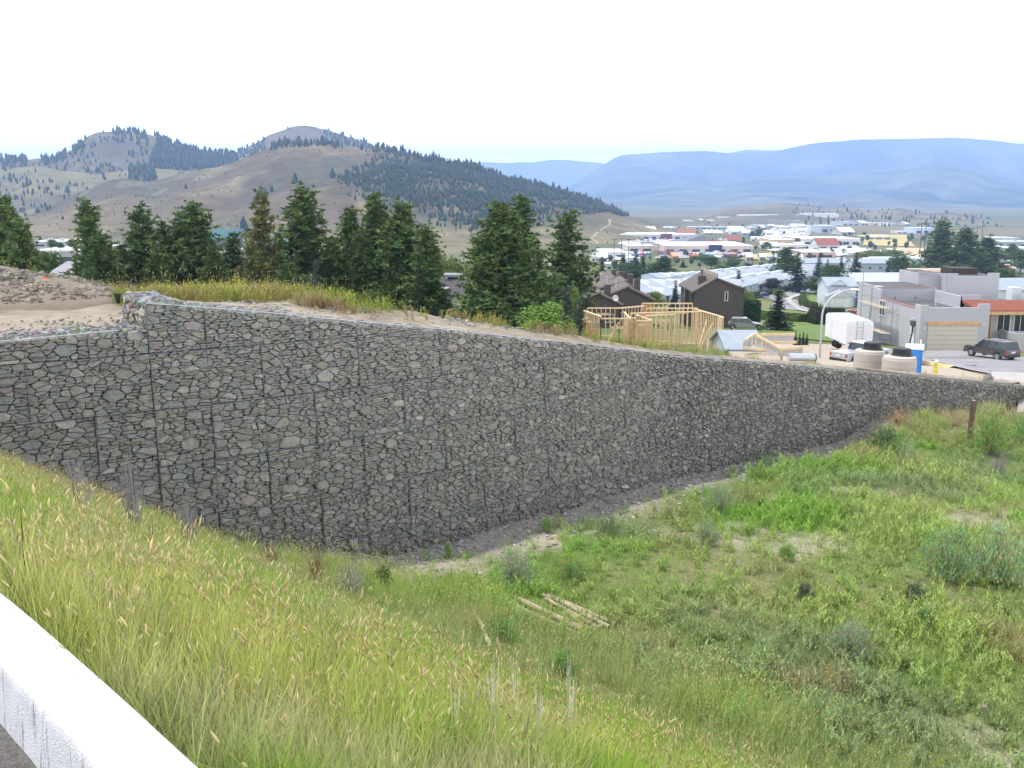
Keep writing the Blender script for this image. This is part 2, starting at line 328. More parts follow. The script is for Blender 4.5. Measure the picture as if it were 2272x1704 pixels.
# ================================================================ pavement and the low concrete kerb wall
def on_z(px, py, z): Y = z / slope_of(py); return Vector((xat(px, Y, z), Y, z))
ZK = -1.55; ZG = -1.79
re_ = [on_z(a, b, ZK) for a, b in ((0, 1308), (63, 1358), (190, 1470), (316, 1581), (452, 1704))]
d0 = (re_[0] - re_[1]).normalized(); d1 = (re_[-1] - re_[-2]).normalized()
kp = [re_[0] + d0 * 14, re_[0] + d0 * 5, re_[0] + d0 * 2, re_[0] + d0 * .8] + re_ + [re_[-1] + d1 * .8, re_[-1] + d1 * 3]
KPS = smooth_path(np.array([(p.x, p.y) for p in kp]), 160)
def kerb_wall():
    tn = np.gradient(KPS, axis=0); tn /= np.hypot(*tn.T)[:, None]; nn = np.stack([tn[:, 1], -tn[:, 0]], 1)    # points left/back
    if (nn[60] @ np.array([1, 1])) > 0: nn = -nn
    prof = [(0.0, -.55), (0.0, -.022), (.006, -.007), (.02, 0), (.06, .002), (.12, .003), (.165, 0), (.19, -.008), (.203, -.028), (.207, -.06), (.212, -.16), (.222, -.30), (.222, -.5)]
    v = []; m_ = len(prof)
    for i, p in enumerate(KPS):
        for o_, z in prof:
            w = (vnoise(np.array([p[0] * 9]), np.array([p[1] * 9 + o_ * 40]), 1, 3)[0] - .5) * .006
            v.append((p[0] + nn[i, 0] * (o_ + w), p[1] + nn[i, 1] * (o_ + w), ZK + z + w * .5))
    f = [(i * m_ + j, i * m_ + j + 1, (i + 1) * m_ + j + 1, (i + 1) * m_ + j) for i in range(len(KPS) - 1) for j in range(m_ - 1)]
    m = mat('painted_concrete', (.55, .55, .565), rough=.85, noise=.10, scale=5, bump=.35, bscale=130)
    N = m.node_tree.nodes; L = m.node_tree.links; b = N['Principled BSDF']; src = b.inputs['Base Color'].links[0].from_socket
    g = N.new('ShaderNodeNewGeometry'); mp = N.new('ShaderNodeMapping'); mp.inputs['Scale'].default_value = (9, 9, 1.0); L.new(g.outputs['Position'], mp.inputs[0])
    n = N.new('ShaderNodeTexNoise'); n.inputs['Scale'].default_value = 3.2; n.inputs['Detail'].default_value = 6; n.inputs['Roughness'].default_value = .7; L.new(mp.outputs[0], n.inputs[0])
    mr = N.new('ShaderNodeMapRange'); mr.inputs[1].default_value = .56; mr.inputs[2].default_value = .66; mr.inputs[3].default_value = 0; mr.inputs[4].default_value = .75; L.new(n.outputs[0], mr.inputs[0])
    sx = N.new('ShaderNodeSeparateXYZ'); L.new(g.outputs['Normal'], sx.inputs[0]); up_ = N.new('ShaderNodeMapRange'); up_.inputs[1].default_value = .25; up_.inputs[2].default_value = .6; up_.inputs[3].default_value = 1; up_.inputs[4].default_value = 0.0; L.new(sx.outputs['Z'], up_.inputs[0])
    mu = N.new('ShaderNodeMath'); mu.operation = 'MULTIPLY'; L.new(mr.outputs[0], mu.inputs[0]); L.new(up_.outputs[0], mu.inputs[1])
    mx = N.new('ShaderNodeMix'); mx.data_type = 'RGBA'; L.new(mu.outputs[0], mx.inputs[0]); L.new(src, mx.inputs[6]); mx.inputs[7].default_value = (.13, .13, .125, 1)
    # hairline cracks
    vo = N.new('ShaderNodeTexVoronoi'); vo.feature = 'DISTANCE_TO_EDGE'; vo.inputs['Scale'].default_value = 1.1
    ad = N.new('ShaderNodeVectorMath'); ad.operation = 'MULTIPLY_ADD'; n3 = N.new('ShaderNodeTexNoise'); n3.inputs['Scale'].default_value = 4; n3.inputs['Detail'].default_value = 5; L.new(g.outputs['Position'], n3.inputs[0])
    L.new(n3.outputs['Color'], ad.inputs[0]); ad.inputs[1].default_value = (.7, .7, .7); L.new(g.outputs['Position'], ad.inputs[2]); L.new(ad.outputs[0], vo.inputs['Vector'])
    cr_ = N.new('ShaderNodeMapRange'); cr_.inputs[1].default_value = .0; cr_.inputs[2].default_value = .004; cr_.inputs[3].default_value = .45; cr_.inputs[4].default_value = 0; L.new(vo.outputs['Distance'], cr_.inputs[0])
    mx2 = N.new('ShaderNodeMix'); mx2.data_type = 'RGBA'; L.new(cr_.outputs[0], mx2.inputs[0]); L.new(mx.outputs[2], mx2.inputs[6]); mx2.inputs[7].default_value = (.3, .3, .3, 1)
    L.new(mx2.outputs[2], b.inputs['Base Color'])
    o = mesh_obj('kerb_wall', v, f, m, smooth=True)
    tag(o, 'low white painted concrete kerb wall with dark streaked side above the grassy bank', 'kerb wall'); o['kind'] = 'thing'
kerb_wall()
pv = [(p[0] - .12, p[1] - .12, ZG) for p in KPS] + [(p[0] - 18, p[1] - 18, ZG) for p in KPS[::-1]]
m_asph = mat('asphalt', (.15, .142, .135), noise=.5, scale=60, bump=1, bscale=140, rough=.95, coord='Position')
pp = [at(2256, 928, 43.3), at(2420, 934, 43.3), at(2420, 846, 50), at(2262, 847, 49)]
tag(mesh_obj('pavement', [tuple(p) for p in pp] + [(p.x, p.y, p.z - .8) for p in pp], [(0, 1, 2, 3), (0, 4, 5, 1), (3, 7, 4, 0), (1, 5, 6, 2)], mat('concrete_walk', (.36, .345, .33), noise=.15, scale=1.2, coord='Position', rough=.9)), kind='structure')
tag(mesh_obj('pavement', pv, [tuple(range(len(pv)))], m_asph), kind='structure')
# ================================================================ gabion wall
gw = empty('gabion_wall', (0, 0, 0), label='long stepped gabion retaining wall of grey rocks in wire cages', cat='retaining wall'); gw['kind'] = 'thing'
rnd = random.Random(5)
def clip_half(poly, nx, ny, c):         # keep nx*x+ny*y <= c
    out = []; n = len(poly)
    for i in range(n):
        a = poly[i]; b = poly[(i + 1) % n]; da = nx * a[0] + ny * a[1] - c; db = nx * b[0] + ny * b[1] - c
        if da <= 0: out.append(a)
        if (da < 0 < db) or (db < 0 < da):
            t = da / (da - db); out.append((a[0] + (b[0] - a[0]) * t, a[1] + (b[1] - a[1]) * t))
    return out
def power_cells(u0, u1, v0, v1, size, rn):
    """irregular stone outlines packed into one cage panel"""
    A = rn.uniform(1.5, 1.95); W_ = u1 - u0; H_ = (v1 - v0) * A; pts = []
    area = W_ * H_
    gs = {}
    def ok(x, y, r):
        for q in pts:
            if (q[0] - x) ** 2 + (q[1] - y) ** 2 < (.80 * (q[2] + r)) ** 2: return False
        return True
    for r_, k in ((.195 * size, 6), (.14 * size, 26), (.10 * size, 110), (.066 * size, 240)):
        kk = int(k * area / 2.9 / size ** 2 * (1 if r_ < .12 else rn.uniform(.4, 1.5)))
        for _ in range(kk):
            x = rn.uniform(.02, W_ - .02); y = rn.uniform(.02, H_ - .02); r = r_ * rn.uniform(.8, 1.2)
            if ok(x, y, r): pts.append((x, y, r))
    cells = []
    for i, (x, y, r) in enumerate(pts):
        near = sorted(((q[0] - x) ** 2 + (q[1] - y) ** 2, j) for j, q in enumerate(pts) if j != i and abs(q[0] - x) < .75 * size and abs(q[1] - y) < .75 * size)[:18]
        R_ = .34 * size + r; poly = [(x - R_, y - R_), (x + R_, y - R_), (x + R_, y + R_), (x - R_, y + R_)]
        poly = clip_half(poly, 1, 0, W_ - .002); poly = clip_half(poly, -1, 0, -.002); poly = clip_half(poly, 0, 1, H_ - .002); poly = clip_half(poly, 0, -1, -.002)
        for d2, j in near:
            q = pts[j]; nx, ny = q[0] - x, q[1] - y
            c = (q[0] ** 2 + q[1] ** 2 - q[2] ** 2 - x * x - y * y + r * r) / 2
            poly = clip_half(poly, nx, ny, c)
            if len(poly) < 3: break
        if len(poly) < 3: continue
        parts = [poly]
        if r > .055 * size and rn.random() < .55:       # flat slabs and wedges: split across
            an = rn.gauss(1.57, .5) if rn.random() < .7 else rn.uniform(0, 3.1); nx, ny = math.cos(an), math.sin(an); c = nx * x + ny * y + rn.uniform(-.25, .25) * r
            parts = [clip_half(poly, nx, ny, c - .003), clip_half(poly, -nx, -ny, -c - .003)]
        for q in parts:
            if len(q) >= 3: cells.append([(u0 + a, v0 + b / A) for a, b in q])
    return cells
STONE_COL = [(.255, .248, .215), (.24, .238, .21), (.275, .255, .215), (.255, .228, .205), (.222, .228, .21), (.28, .264, .23), (.24, .212, .20), (.265, .242, .195), (.21, .212, .196)]
def stone_verts(poly, P, rn, fine=True, gap=.0030):
    """poly in (u,v); P(u,v,w)->xyz. returns verts, faces"""
    n = len(poly); cx = sum(p[0] for p in poly) / n; cy = sum(p[1] for p in poly) / n
    out = []
    for i in range(n):                                # pull in from the joint and knock the corners off
        a = poly[i]; b = poly[(i + 1) % n]; L = math.hypot(b[0] - a[0], b[1] - a[1])
        if L < .012: continue
        if fine and L > .05:
            t = rn.uniform(.03, .11); out.append((a[0] + (b[0] - a[0]) * t, a[1] + (b[1] - a[1]) * t)); t = 1 - rn.uniform(.03, .11); out.append((a[0] + (b[0] - a[0]) * t, a[1] + (b[1] - a[1]) * t))
        else:
            t = rn.uniform(.3, .7); out.append((a[0] + (b[0] - a[0]) * t, a[1] + (b[1] - a[1]) * t))
    n = len(out)
    if n < 3: return None
    rad_ = sum(math.hypot(p[0] - cx, p[1] - cy) for p in out) / n
    if rad_ < .022: return None
    s0 = max(.55, 1 - gap / rad_ * rn.uniform(.8, 2.2)); tu = rn.uniform(-.38, .38); tv = rn.uniform(-.45, .30); hh = min(.05, rad_ * .35) * rn.uniform(.5, 1.2); back = rn.uniform(-.045, .02)
    def ring(sc, w, jit):
        r_ = []
        for (x, y) in out:
            xx = cx + (x - cx) * sc * rn.uniform(1 - jit, 1 + jit * .4); yy = cy + (y - cy) * sc * rn.uniform(1 - jit, 1 + jit * .4)
            r_.append(P(xx, yy, back + w + (xx - cx) * tu + (yy - cy) * tv))
        return r_
    V = ring(s0 * .95, -.07, .0) + ring(s0, -.012, .03) + ring(s0 * rn.uniform(.84, .93), hh * .6, .03) + ring(s0 * .55, hh * rn.uniform(.65, .95), .10)
    F = []
    for k in range(3):
        for i in range(n): F.append((k * n + i, k * n + (i + 1) % n, (k + 1) * n + (i + 1) % n, (k + 1) * n + i))
    F.append(tuple(range(3 * n, 4 * n)))
    return V, F
BATT = .07
def P_wall(u, v, w):
    x, y = wall_xy(u); nx, ny = wall_n(u); o = w + (-1.6 - v) * BATT if v < -1.6 else w
    return (float(x + nx * o), float(y + ny * o), v)
# fast per-cage linearisation of the wall surface
class Panel:
    def __init__(s, uc, v_ref):
        s.u = uc; x, y = wall_xy(uc); nx, ny = wall_n(uc); s.o = (float(x), float(y)); s.n = (float(nx), float(ny)); s.t = (-float(ny), float(nx))
        x2, y2 = wall_xy(uc + .5); 
        if (x2 - x) * s.t[0] + (y2 - y) * s.t[1] < 0: s.t = (-s.t[0], -s.t[1])
    def __call__(s, u, v, w):
        d = u - s.u; o = w + max(0, -1.6 - v) * BATT
        return (s.o[0] + s.t[0] * d + s.n[0] * o, s.o[1] + s.t[1] * d + s.n[1] * o, v)
x_ = wall_xy(WU); NX, NY = wall_n(WU)
ZFOOT = hgt_lo(WPS[:, 0] + NX * .5, WPS[:, 1] + NY * .5)
def zfoot(u): return float(np.interp(u, WU, ZFOOT))
stones = []; cages = []
for k in range(0, 9):
    v1 = -1.6 - k * 1.0 + 1.0 if k == 0 else -1.6 - (k - 1) * 1.0; v0 = v1 - 1.0
    # tiers 0..8: top of tier k at v1
    v1 = -.72 - k * .99; v0 = v1 - .99
    u = U0 % 1.95 + (0 if k % 2 == 0 else .98) - 1.95
    while u < WL:
        ua, ub = u, min(u + 1.95, WL); u += 1.95
        if ub <= 0: continue
        ua = max(ua, 0)
        segs = [(ua, ub)] if not (ua < U0 - .05 < ub - .05) else [(ua, U0), (U0, ub)]
        for (a, b) in segs:
            if b - a < .25: continue
            um = (a + b) / 2; zt = float(ztop(min(um, U0 - .02) if b <= U0 + .01 else max(um, U0 + .02))); zf = min(zfoot(a), zfoot(b)) - .12
            if v0 > zt + .15 or v1 < zf: continue
            cages.append((a, b, v0, v1, zt, zf))
rnc = random.Random(11)
for (a, b, v0, v1, zt, zf) in cages:
    um = (a + b) / 2; P = Panel(um, v0); rn = random.Random(rnc.random())
    size = np.interp(um, (U0 + 1, U0 + 9, 30, 40), (.84, .62, .66, .85)) * rn.uniform(.85, 1.15)
    base = STONE_COL; lf = U0 + .02 if a >= U0 - .01 else 0
    zt0, zt1 = float(ztop(max(a, lf))), float(ztop(min(b, U0 - .02) if b <= U0 + .01 else b))
    for poly in power_cells(a + .001, b - .001, v0 + .002, v1 - .002, size, rn):
        # cut by the sloping top edge
        sl = (zt1 - zt0) / (b - a); poly = clip_half(poly, -sl, 1, zt0 - sl * a - .03)
        if len(poly) < 3: continue
        cy = sum(p[1] for p in poly) / len(poly)
        if cy < zf: continue
        r = stone_verts(poly, P, rn, fine=um < 26)
        if not r: continue
        V, F = r; c = rn.choice(base); g_ = .93 * rn.uniform(.82, 1.18) * (1 if rn.random() > .012 else 1.4)
        warm = np.clip((um - U0) / 10, -.2, 1) * .03; c = (c[0] * g_ * (1.0 + warm), c[1] * g_, c[2] * g_ * (1 - warm))
        cxm = sum(p[0] for p in V) / len(V); cym = sum(p[1] for p in V) / len(V); czm = sum(p[2] for p in V) / len(V)
        us = [p[0] for p in poly]; vs2 = [p[1] for p in poly]; X0, Y0 = pix(cxm, cym, czm); dd = math.hypot(cxm, cym)
        ar = abs(sum(poly[i][0] * poly[(i + 1) % len(poly)][1] - poly[(i + 1) % len(poly)][0] * poly[i][1] for i in range(len(poly)))) / 2
        vis = 8 < X0 < 2264 and czm > float(hgt_lo(cxm * .96, cym * .96)) + .35
        if X0 < 760 and vis:    # behind the embankment crest?
            for q in (.5, .65, .8, .9):
                if czm * q < float(hgt_lo(cxm * q, cym * q)) + .45: vis = False; break
        stones.append((ar / dd ** 2 if vis else 0, V, F, c))
# the short return face of the upper cage at U0
xr, yr = [float(q) for q in wall_xy(U0)]; nxr, nyr = [float(q) for q in wall_n(U0)]
def P_end(u, v, w): return (xr - nxr * u + (-abs(nyr)) * (w + .0) , yr - nyr * u - abs(nxr) * (w + .0), v)
zt_hi = float(np.interp(U0 + .05, WU, ZHI))
for poly in power_cells(.02, 1.95, -2.75, zt_hi - .03, .8, random.Random(3)):
    r = stone_verts(poly, P_end, rnd)
    if r: stones.append((.03 / 17 ** 2, r[0], r[1], tuple(q * rnd.uniform(1.0, 1.35) for q in rnd.choice(STONE_COL))))
xe, ye = [float(q) for q in wall_xy(WL)]; nxe, nye = [float(q) for q in wall_n(WL)]; ze = float(ztop(WL - .1))
for poly in power_cells(-.1, 1.0, -11.0, ze - .03, .85, random.Random(9)):
    r = stone_verts(poly, lambda u, v, w: (xe - nxe * u + abs(nye) * w, ye - nye * u + abs(nxe) * w, v), rnd)
    if r: stones.append((0, r[0], r[1], rnd.choice(STONE_COL)))
m_stone = mat('rock', attr=True, rough=.92, noise=.28, scale=14, bump=.9, bscale=26, spec=.15, coord='Position')
stones.sort(key=lambda s: -s[0])
for a_, V, F, c in stones[:300]:
    ctr = [sum(p[i] for p in V) / len(V) for i in range(3)]
    o = mesh_obj('stone', [(p[0] - ctr[0], p[1] - ctr[1], p[2] - ctr[2]) for p in V], F, m_stone, gw, cols=[c] * len(F)); o.location = ctr
mb = MB()
for a_, V, F, c in stones[300:]: mb.add(V, F, c)
so = mesh_obj('small_stones', mb.v, mb.f, m_stone, gw, cols=mb.c); so['kind'] = 'stuff'
print('stones', len(stones), 'cages', len(cages))
# core of the wall, coloured dark to paint shade into the stone gaps
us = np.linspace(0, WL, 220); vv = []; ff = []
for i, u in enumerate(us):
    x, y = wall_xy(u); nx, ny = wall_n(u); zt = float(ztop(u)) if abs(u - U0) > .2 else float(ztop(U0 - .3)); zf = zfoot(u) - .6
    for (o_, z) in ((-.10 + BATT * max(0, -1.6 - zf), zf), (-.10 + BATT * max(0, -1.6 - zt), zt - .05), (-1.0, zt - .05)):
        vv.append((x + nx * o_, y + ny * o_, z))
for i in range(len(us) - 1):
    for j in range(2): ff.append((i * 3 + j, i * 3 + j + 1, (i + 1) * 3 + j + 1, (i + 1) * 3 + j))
m_core = mat('shade_dark_core', (.085, .084, .08), noise=.3, scale=20, rough=1)
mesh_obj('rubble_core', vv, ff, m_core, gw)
# broken rock and mesh lid along the top
mb = MB(); rn = random.Random(8)
lipc = [(.26, .265, .265), (.23, .235, .235), (.29, .29, .285), (.21, .21, .205)]
for i in range(5200):
    u = rn.uniform(0, WL - .05) if i % 3 else rn.uniform(0, 22)
    if abs(u - U0) < .08: continue
    o_ = rn.uniform(-1.0, .02); x, y = wall_xy(u); nx, ny = wall_n(u); z = float(ztop(u)) - .02 + rn.uniform(-.025, .03)
    s = rn.uniform(.04, .12); mb.cbox(float(x + nx * (o_ + .0)), float(y + ny * (o_ + .0)), z - s * .25, s, s * rn.uniform(.5, 1), s * .6, rn.uniform(0, 6), rn.uniform(-.5, .5), rn.uniform(-.5, .5), c=tuple(q * rn.uniform(.8, 1.15) for q in rn.choice(lipc)))
o = mb.build('top_rubble', m_stone, gw, colors=True); o['kind'] = 'stuff'
t0 = wall_xy(U0 + .4); tx, ty = float(t0[0]) - xr, float(t0[1]) - yr; tl_ = math.hypot(tx, ty); tx, ty = tx / tl_, ty / tl_
c4 = [(xr + tx * .12 - nxr * .1, yr + ty * .12 - nyr * .1), (xr + tx * .12 - nxr * 1.95, yr + ty * .12 - nyr * 1.95), (xr + tx * .6 - nxr * 1.95, yr + ty * .6 - nyr * 1.95), (xr + tx * .6 - nxr * .1, yr + ty * .6 - nyr * .1)]
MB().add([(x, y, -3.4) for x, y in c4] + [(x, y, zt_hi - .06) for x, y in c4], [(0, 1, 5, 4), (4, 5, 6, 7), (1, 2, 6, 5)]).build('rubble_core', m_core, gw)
mb = MB(); rn = random.Random(18)
for i in range(220):
    a_, b_ = rn.uniform(0, .55), rn.uniform(0, 1.95); s = rn.uniform(.05, .13); mb.cbox(xr + tx * a_ - nxr * b_, yr + ty * a_ - nyr * b_, zt_hi - .03 + rn.uniform(-.02, .03), s, s * rn.uniform(.5, 1), s * .6, rn.uniform(0, 6), rn.uniform(-.5, .5), rn.uniform(-.5, .5), c=tuple(q * rn.uniform(.8, 1.15) for q in rn.choice(lipc)))
o = mb.build('end_rubble', m_stone, gw, colors=True); o['kind'] = 'stuff'
# wires: cage seams
m_wire = mat('galvanised_wire', (.14, .15, .165), rough=.5, metal=.6)
m_wmesh = mat('galvanised_mesh', (.36, .38, .41), rough=.5, metal=.5)
done = set()
for (a, b, v0, v1, zt, zf) in cages:
    top = min(v1, zt); bot = max(v0, zf)
    if top - bot < .12: continue
    if a in (0,): continue
    um = (a + b) / 2; zt_a = float(ztop(a + .03)); top = min(v1, zt_a)
    mb = MB(); pts = [Vector(P_wall(a, bot + (top - bot) * q, .045 + .008 * math.sin(q * 9 + a))) for q in (0, .33, .66, 1)]
    mb.tube(pts, .0085, 5); mb.build('seam_wire', m_wire, gw)
    # half panel tie, thinner
    top2 = min(v1, float(ztop(um))); mb = MB(); mb.tube([Vector(P_wall(um, bot, .03)), Vector(P_wall(um, top2, .03))], .005, 4); mb.build('tie_wire', m_wire, gw)
for k in range(1, 9):
    v_ = -.72 - k * .99; seg = []; mb = MB()
    for u in np.arange(0, WL, .65):
        zt = float(ztop(u)); zf = zfoot(u)
        if v_ < zt - .1 and v_ > zf - .1: seg.append(Vector(P_wall(u, v_ + .012 * math.sin(u * 5), .04)))
        else:
            if len(seg) > 1: mb.tube(seg, .0065, 4)
            seg = []
    if len(seg) > 1: mb.tube(seg, .0065, 4)
    if mb.v: mb.build('course_wire', m_wire, gw)
seg = [[], []]; mb = MB()
for u in np.arange(0.05, WL, .5):
    i = 0 if u < U0 else 1
    seg[i].append(Vector(P_wall(u, float(ztop(u)) + .005, .035)))
for s in seg:
    mb = MB(); mb.tube(s, .010, 5); mb.build('lid_wire', m_wmesh, gw)
# twisted hexagonal netting, one strip per strand
V = []; F = []
wdt = .0028; hs = .082; vs_ = .10
for iu, u in enumerate(np.arange(.1, WL - .2, hs)):
    P = Panel(u, 0); zt = float(ztop(u)) - .02; zf = zfoot(u)
    vv0 = -.72 - (iu % 2) * vs_ / 2
    n_ = int((vv0 - zf) / vs_)
    for j in range(n_):
        va = vv0 - j * vs_
        if va > zt: continue
        for (p, q) in (((u, va), (u, va - vs_ * .36)), ((u, va), (u + hs, va + vs_ * .14)), ((u, va - vs_ * .36), (u + hs, va - vs_ * .5))):
            dx, dy = q[0] - p[0], q[1] - p[1]; L = math.hypot(dx, dy); ox, oy = -dy / L * wdt / 2, dx / L * wdt / 2
            k = len(V); V += [P(p[0] + ox, p[1] + oy, .052), P(p[0] - ox, p[1] - oy, .052), P(q[0] - ox, q[1] - oy, .052), P(q[0] + ox, q[1] + oy, .052)]; F.append((k, k + 1, k + 2, k + 3))
o = np_mesh('wire_netting', np.array(V), np.array(F), m_wmesh, gw); o['kind'] = 'stuff'
# ================================================================ hills and mountains
def ygr(px, py, f=None):                # distance at which a sight line meets the land
    s = slope_of(py); f = f or hgt_up; ys = np.geomspace(24, 9000, 1600); z = s * ys; x = (px - 1136) / FP * (ys * cP - z * sP)
    h = f(x, ys); i = np.argmax(h > z)
    return float(ys[i]) if (h > z).any() else 9000.0
def zg(x, y): return float(hgt_up(np.array([x]), np.array([y]))[0])
HILLS = {}
def hill(name, tab, R0, R1, label, cols, rows=90, ncol=300, rough=.05, gull=.10, seed=1, shape=1.15, pxstep=None, colf=None, m=None):
    px_, py_ = zip(*tab); n = ncol; P = np.linspace(px_[0], px_[-1], n)
    ry = np.interp(P, px_, py_); kern = np.ones(5) / 5; ry = np.convolve(np.pad(ry, 2, 'edge'), kern, 'valid') * .6 + ry * .4
    ry = ry + (fbm(P, P * 0, 26, 4, seed + 50) - .5) * 5 * min(1, 1800 / R1 + .35)
    T = np.concatenate([np.linspace(0, 1, rows), 1 + np.array([.03, .1, .3, .8])]); k = slope_of_arr(ry)
    R1c = R1 * (1 + .10 * (fbm(P, P * 0, 300, 2, seed + 3) - .5)); zr = k * R1c; base = zbase(R0) - 6
    G = []
    for t in T:
        Yd = R0 + (R1c - R0) * t; X0 = (P - 1136) / FP * Yd
        f = min(t, 1) ** shape
        z = base + (zr - base) * f
        hgt = np.maximum(zr - base, 2)
        g = (fbm(X0 + Yd * .25, Yd * .45, (R1 - R0) * .34, 5, seed) - .5) * 2
        g2 = np.abs(fbm(X0 - Yd * .5, Yd * .3, (R1 - R0) * .16, 4, seed + 7) - .5) * 2
        env = 4 * max(0, min(t, 1)) * max(0, 1 - t) if t < 1 else 0
        z = z + env * hgt * (gull * 1.6 * g - gull * 1.3 * g2) + env * hgt * rough * (fbm(X0, Yd, (R1 - R0) * .04, 3, seed + 9) - .5)
        if t > 1: z = zr - (zr - base) * (t - 1) * 1.2 - 1
        X = (P - 1136) / FP * (Yd * cP - z * sP); G.append(np.stack([X, Yd + 0 * X, z], 1))
    v = np.concatenate(G); nr_ = len(T)
    HILLS[name + str(seed)] = (P, T, np.array(G))
    pxs = np.tile(P, nr_); dd = v[:, 1] * cP - v[:, 2] * sP; pys = 852 - FP * (v[:, 2] * cP + v[:, 1] * sP) / dd; ts = np.repeat(T, n)
    c = colf(v, pxs, pys, ts) if colf else lerp3(cols[0], cols[1], np.clip((fbm(v[:, 0], v[:, 1], (R1 - R0) * .15, 5, seed + 20) - .38) * 4.2, 0, 1))
    o = np_mesh(name, v, grid_faces(nr_, n)[:, ::-1], m or m_hill, smooth=True, vcol=c); tag(o, kind='structure')
    return o
def slope_of_arr(py): k = (852.0 - py) / FP; return (k * cP - sP) / (cP + k * sP)
m_hill = mat('dry_hillside', attr=True, noise=.34, scale=.035, bump=0, rough=1, coord='Position', spec=.05, det=8)
m_mount = mat('mountain', attr=True, noise=.75, scale=.0030, rough=1, coord='Position', spec=.02, det=9)
def c_main(v, px, py, t):
    n1 = fbm(v[:, 0], v[:, 1], 150, 5, 61); n2 = fbm(v[:, 0] * 1.0, v[:, 1] * .5, 40, 4, 62)
    c = lerp3((.142, .106, .064), (.088, .070, .047), np.clip((n1 - .35) * 4, 0, 1))
    gold = np.clip((n2 - .55) * 6, 0, 1) * .6 + np.clip((py - 470) / 70, 0, 1) * .6; gold = np.clip(gold, 0, 1)
    c = lerp3(c, (.20, .172, .092), gold); gr = np.clip((fbm(v[:, 0], v[:, 1], 90, 4, 63) - .56) * 8, 0, 1) * .5
    c = lerp3(c, (.085, .092, .048), gr)
    # light path climbing the slope edge
    d = np.abs(px - np.interp(py, [486, 498, 512, 528, 536], [1352, 1354, 1330, 1312, 1324])); 
    tr = np.clip(1 - d / 3.0, 0, 1) * (py > 486) * (py < 540); c = lerp3(c, (.42, .36, .25), tr)
    return c
MAIN = [(-260, 478), (-60, 476), (33, 468), (108, 449), (190, 422), (244, 399), (282, 395), (326, 404), (407, 385), (488, 368), (515, 362), (570, 340), (624, 321), (705, 316), (760, 321), (803, 331), (841, 327), (922, 342), (977, 356), (1058, 369), (1112, 394), (1194, 410), (1254, 428), (1314, 446), (1386, 478), (1450, 497), (1520, 516), (1600, 530)]
hill('hill', MAIN, 860, 1700, '', None, rows=130, ncol=460, seed=1, shape=1.0, gull=.15, rough=.09, colf=c_main)
hill('hill', [(-260, 372), (0, 374), (80, 368), (150, 380), (215, 386), (330, 372), (430, 380), (520, 402), (640, 430)], 1250, 2050, '', ((.165, .145, .080), (.115, .10, .066)), seed=2, shape=1.0)
hill('hill', [(-260, 345), (0, 353), (60, 354), (100, 350), (150, 341), (178, 318), (190, 305), (217, 293), (271, 290), (326, 297), (380, 316), (434, 333), (488, 341), (515, 344), (600, 372), (700, 400)], 1500, 2500, '', ((.155, .132, .082), (.105, .088, .064)), seed=3, shape=1.0, gull=.14)
hill('hill', [(400, 362), (470, 350), (515, 343), (543, 330), (570, 316), (597, 300), (651, 281), (678, 278), (705, 283), (749, 295), (787, 308), (841, 324), (900, 340), (1000, 372)], 1800, 2900, '', ((.135, .11, .082), (.09, .08, .06)), seed=4)
hill('hill', [(1360, 499), (1440, 494), (1515, 487), (1549, 476), (1600, 464), (1639, 459), (1741, 450), (1797, 454), (1840, 462), (1880, 458), (1936, 470), (1975, 465), (2002, 463), (2050, 474), (2080, 473), (2114, 470), (2160, 478), (2203, 493), (2269, 516), (2420, 540)], 1800, 2900, '', ((.185, .155, .095), (.115, .10, .064)), seed=5, gull=.16, shape=1.3)
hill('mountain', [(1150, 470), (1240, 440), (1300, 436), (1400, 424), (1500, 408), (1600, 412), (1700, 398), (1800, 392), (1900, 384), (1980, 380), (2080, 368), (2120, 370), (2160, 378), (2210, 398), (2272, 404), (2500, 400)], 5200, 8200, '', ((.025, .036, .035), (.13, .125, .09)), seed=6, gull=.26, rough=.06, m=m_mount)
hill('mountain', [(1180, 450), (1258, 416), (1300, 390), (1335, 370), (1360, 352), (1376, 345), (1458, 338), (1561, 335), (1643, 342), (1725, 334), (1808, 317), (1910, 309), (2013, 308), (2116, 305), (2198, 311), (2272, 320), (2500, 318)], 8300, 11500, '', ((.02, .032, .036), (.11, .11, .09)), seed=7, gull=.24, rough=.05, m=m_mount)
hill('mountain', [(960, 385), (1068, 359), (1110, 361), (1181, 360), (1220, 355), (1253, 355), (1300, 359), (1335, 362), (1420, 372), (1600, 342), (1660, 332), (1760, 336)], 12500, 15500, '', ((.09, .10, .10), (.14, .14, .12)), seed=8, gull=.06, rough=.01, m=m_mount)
# ---------------------------------------------------------------- haze
hz = MB().box(-17000, -60, -95, 17500, 16800, 680); m_hz = bpy.data.materials.new('haze'); m_hz.use_nodes = True
N = m_hz.node_tree.nodes; N.clear(); o_ = N.new('ShaderNodeOutputMaterial'); pv_ = N.new('ShaderNodeVolumePrincipled')
pv_.inputs['Color'].default_value = (.42, .62, 1.0, 1); pv_.inputs['Density'].default_value = .00014; pv_.inputs['Anisotropy'].default_value = .2
m_hz.node_tree.links.new(pv_.outputs[0], o_.inputs['Volume']); hzo = hz.build('haze', m_hz); tag(hzo, kind='stuff')
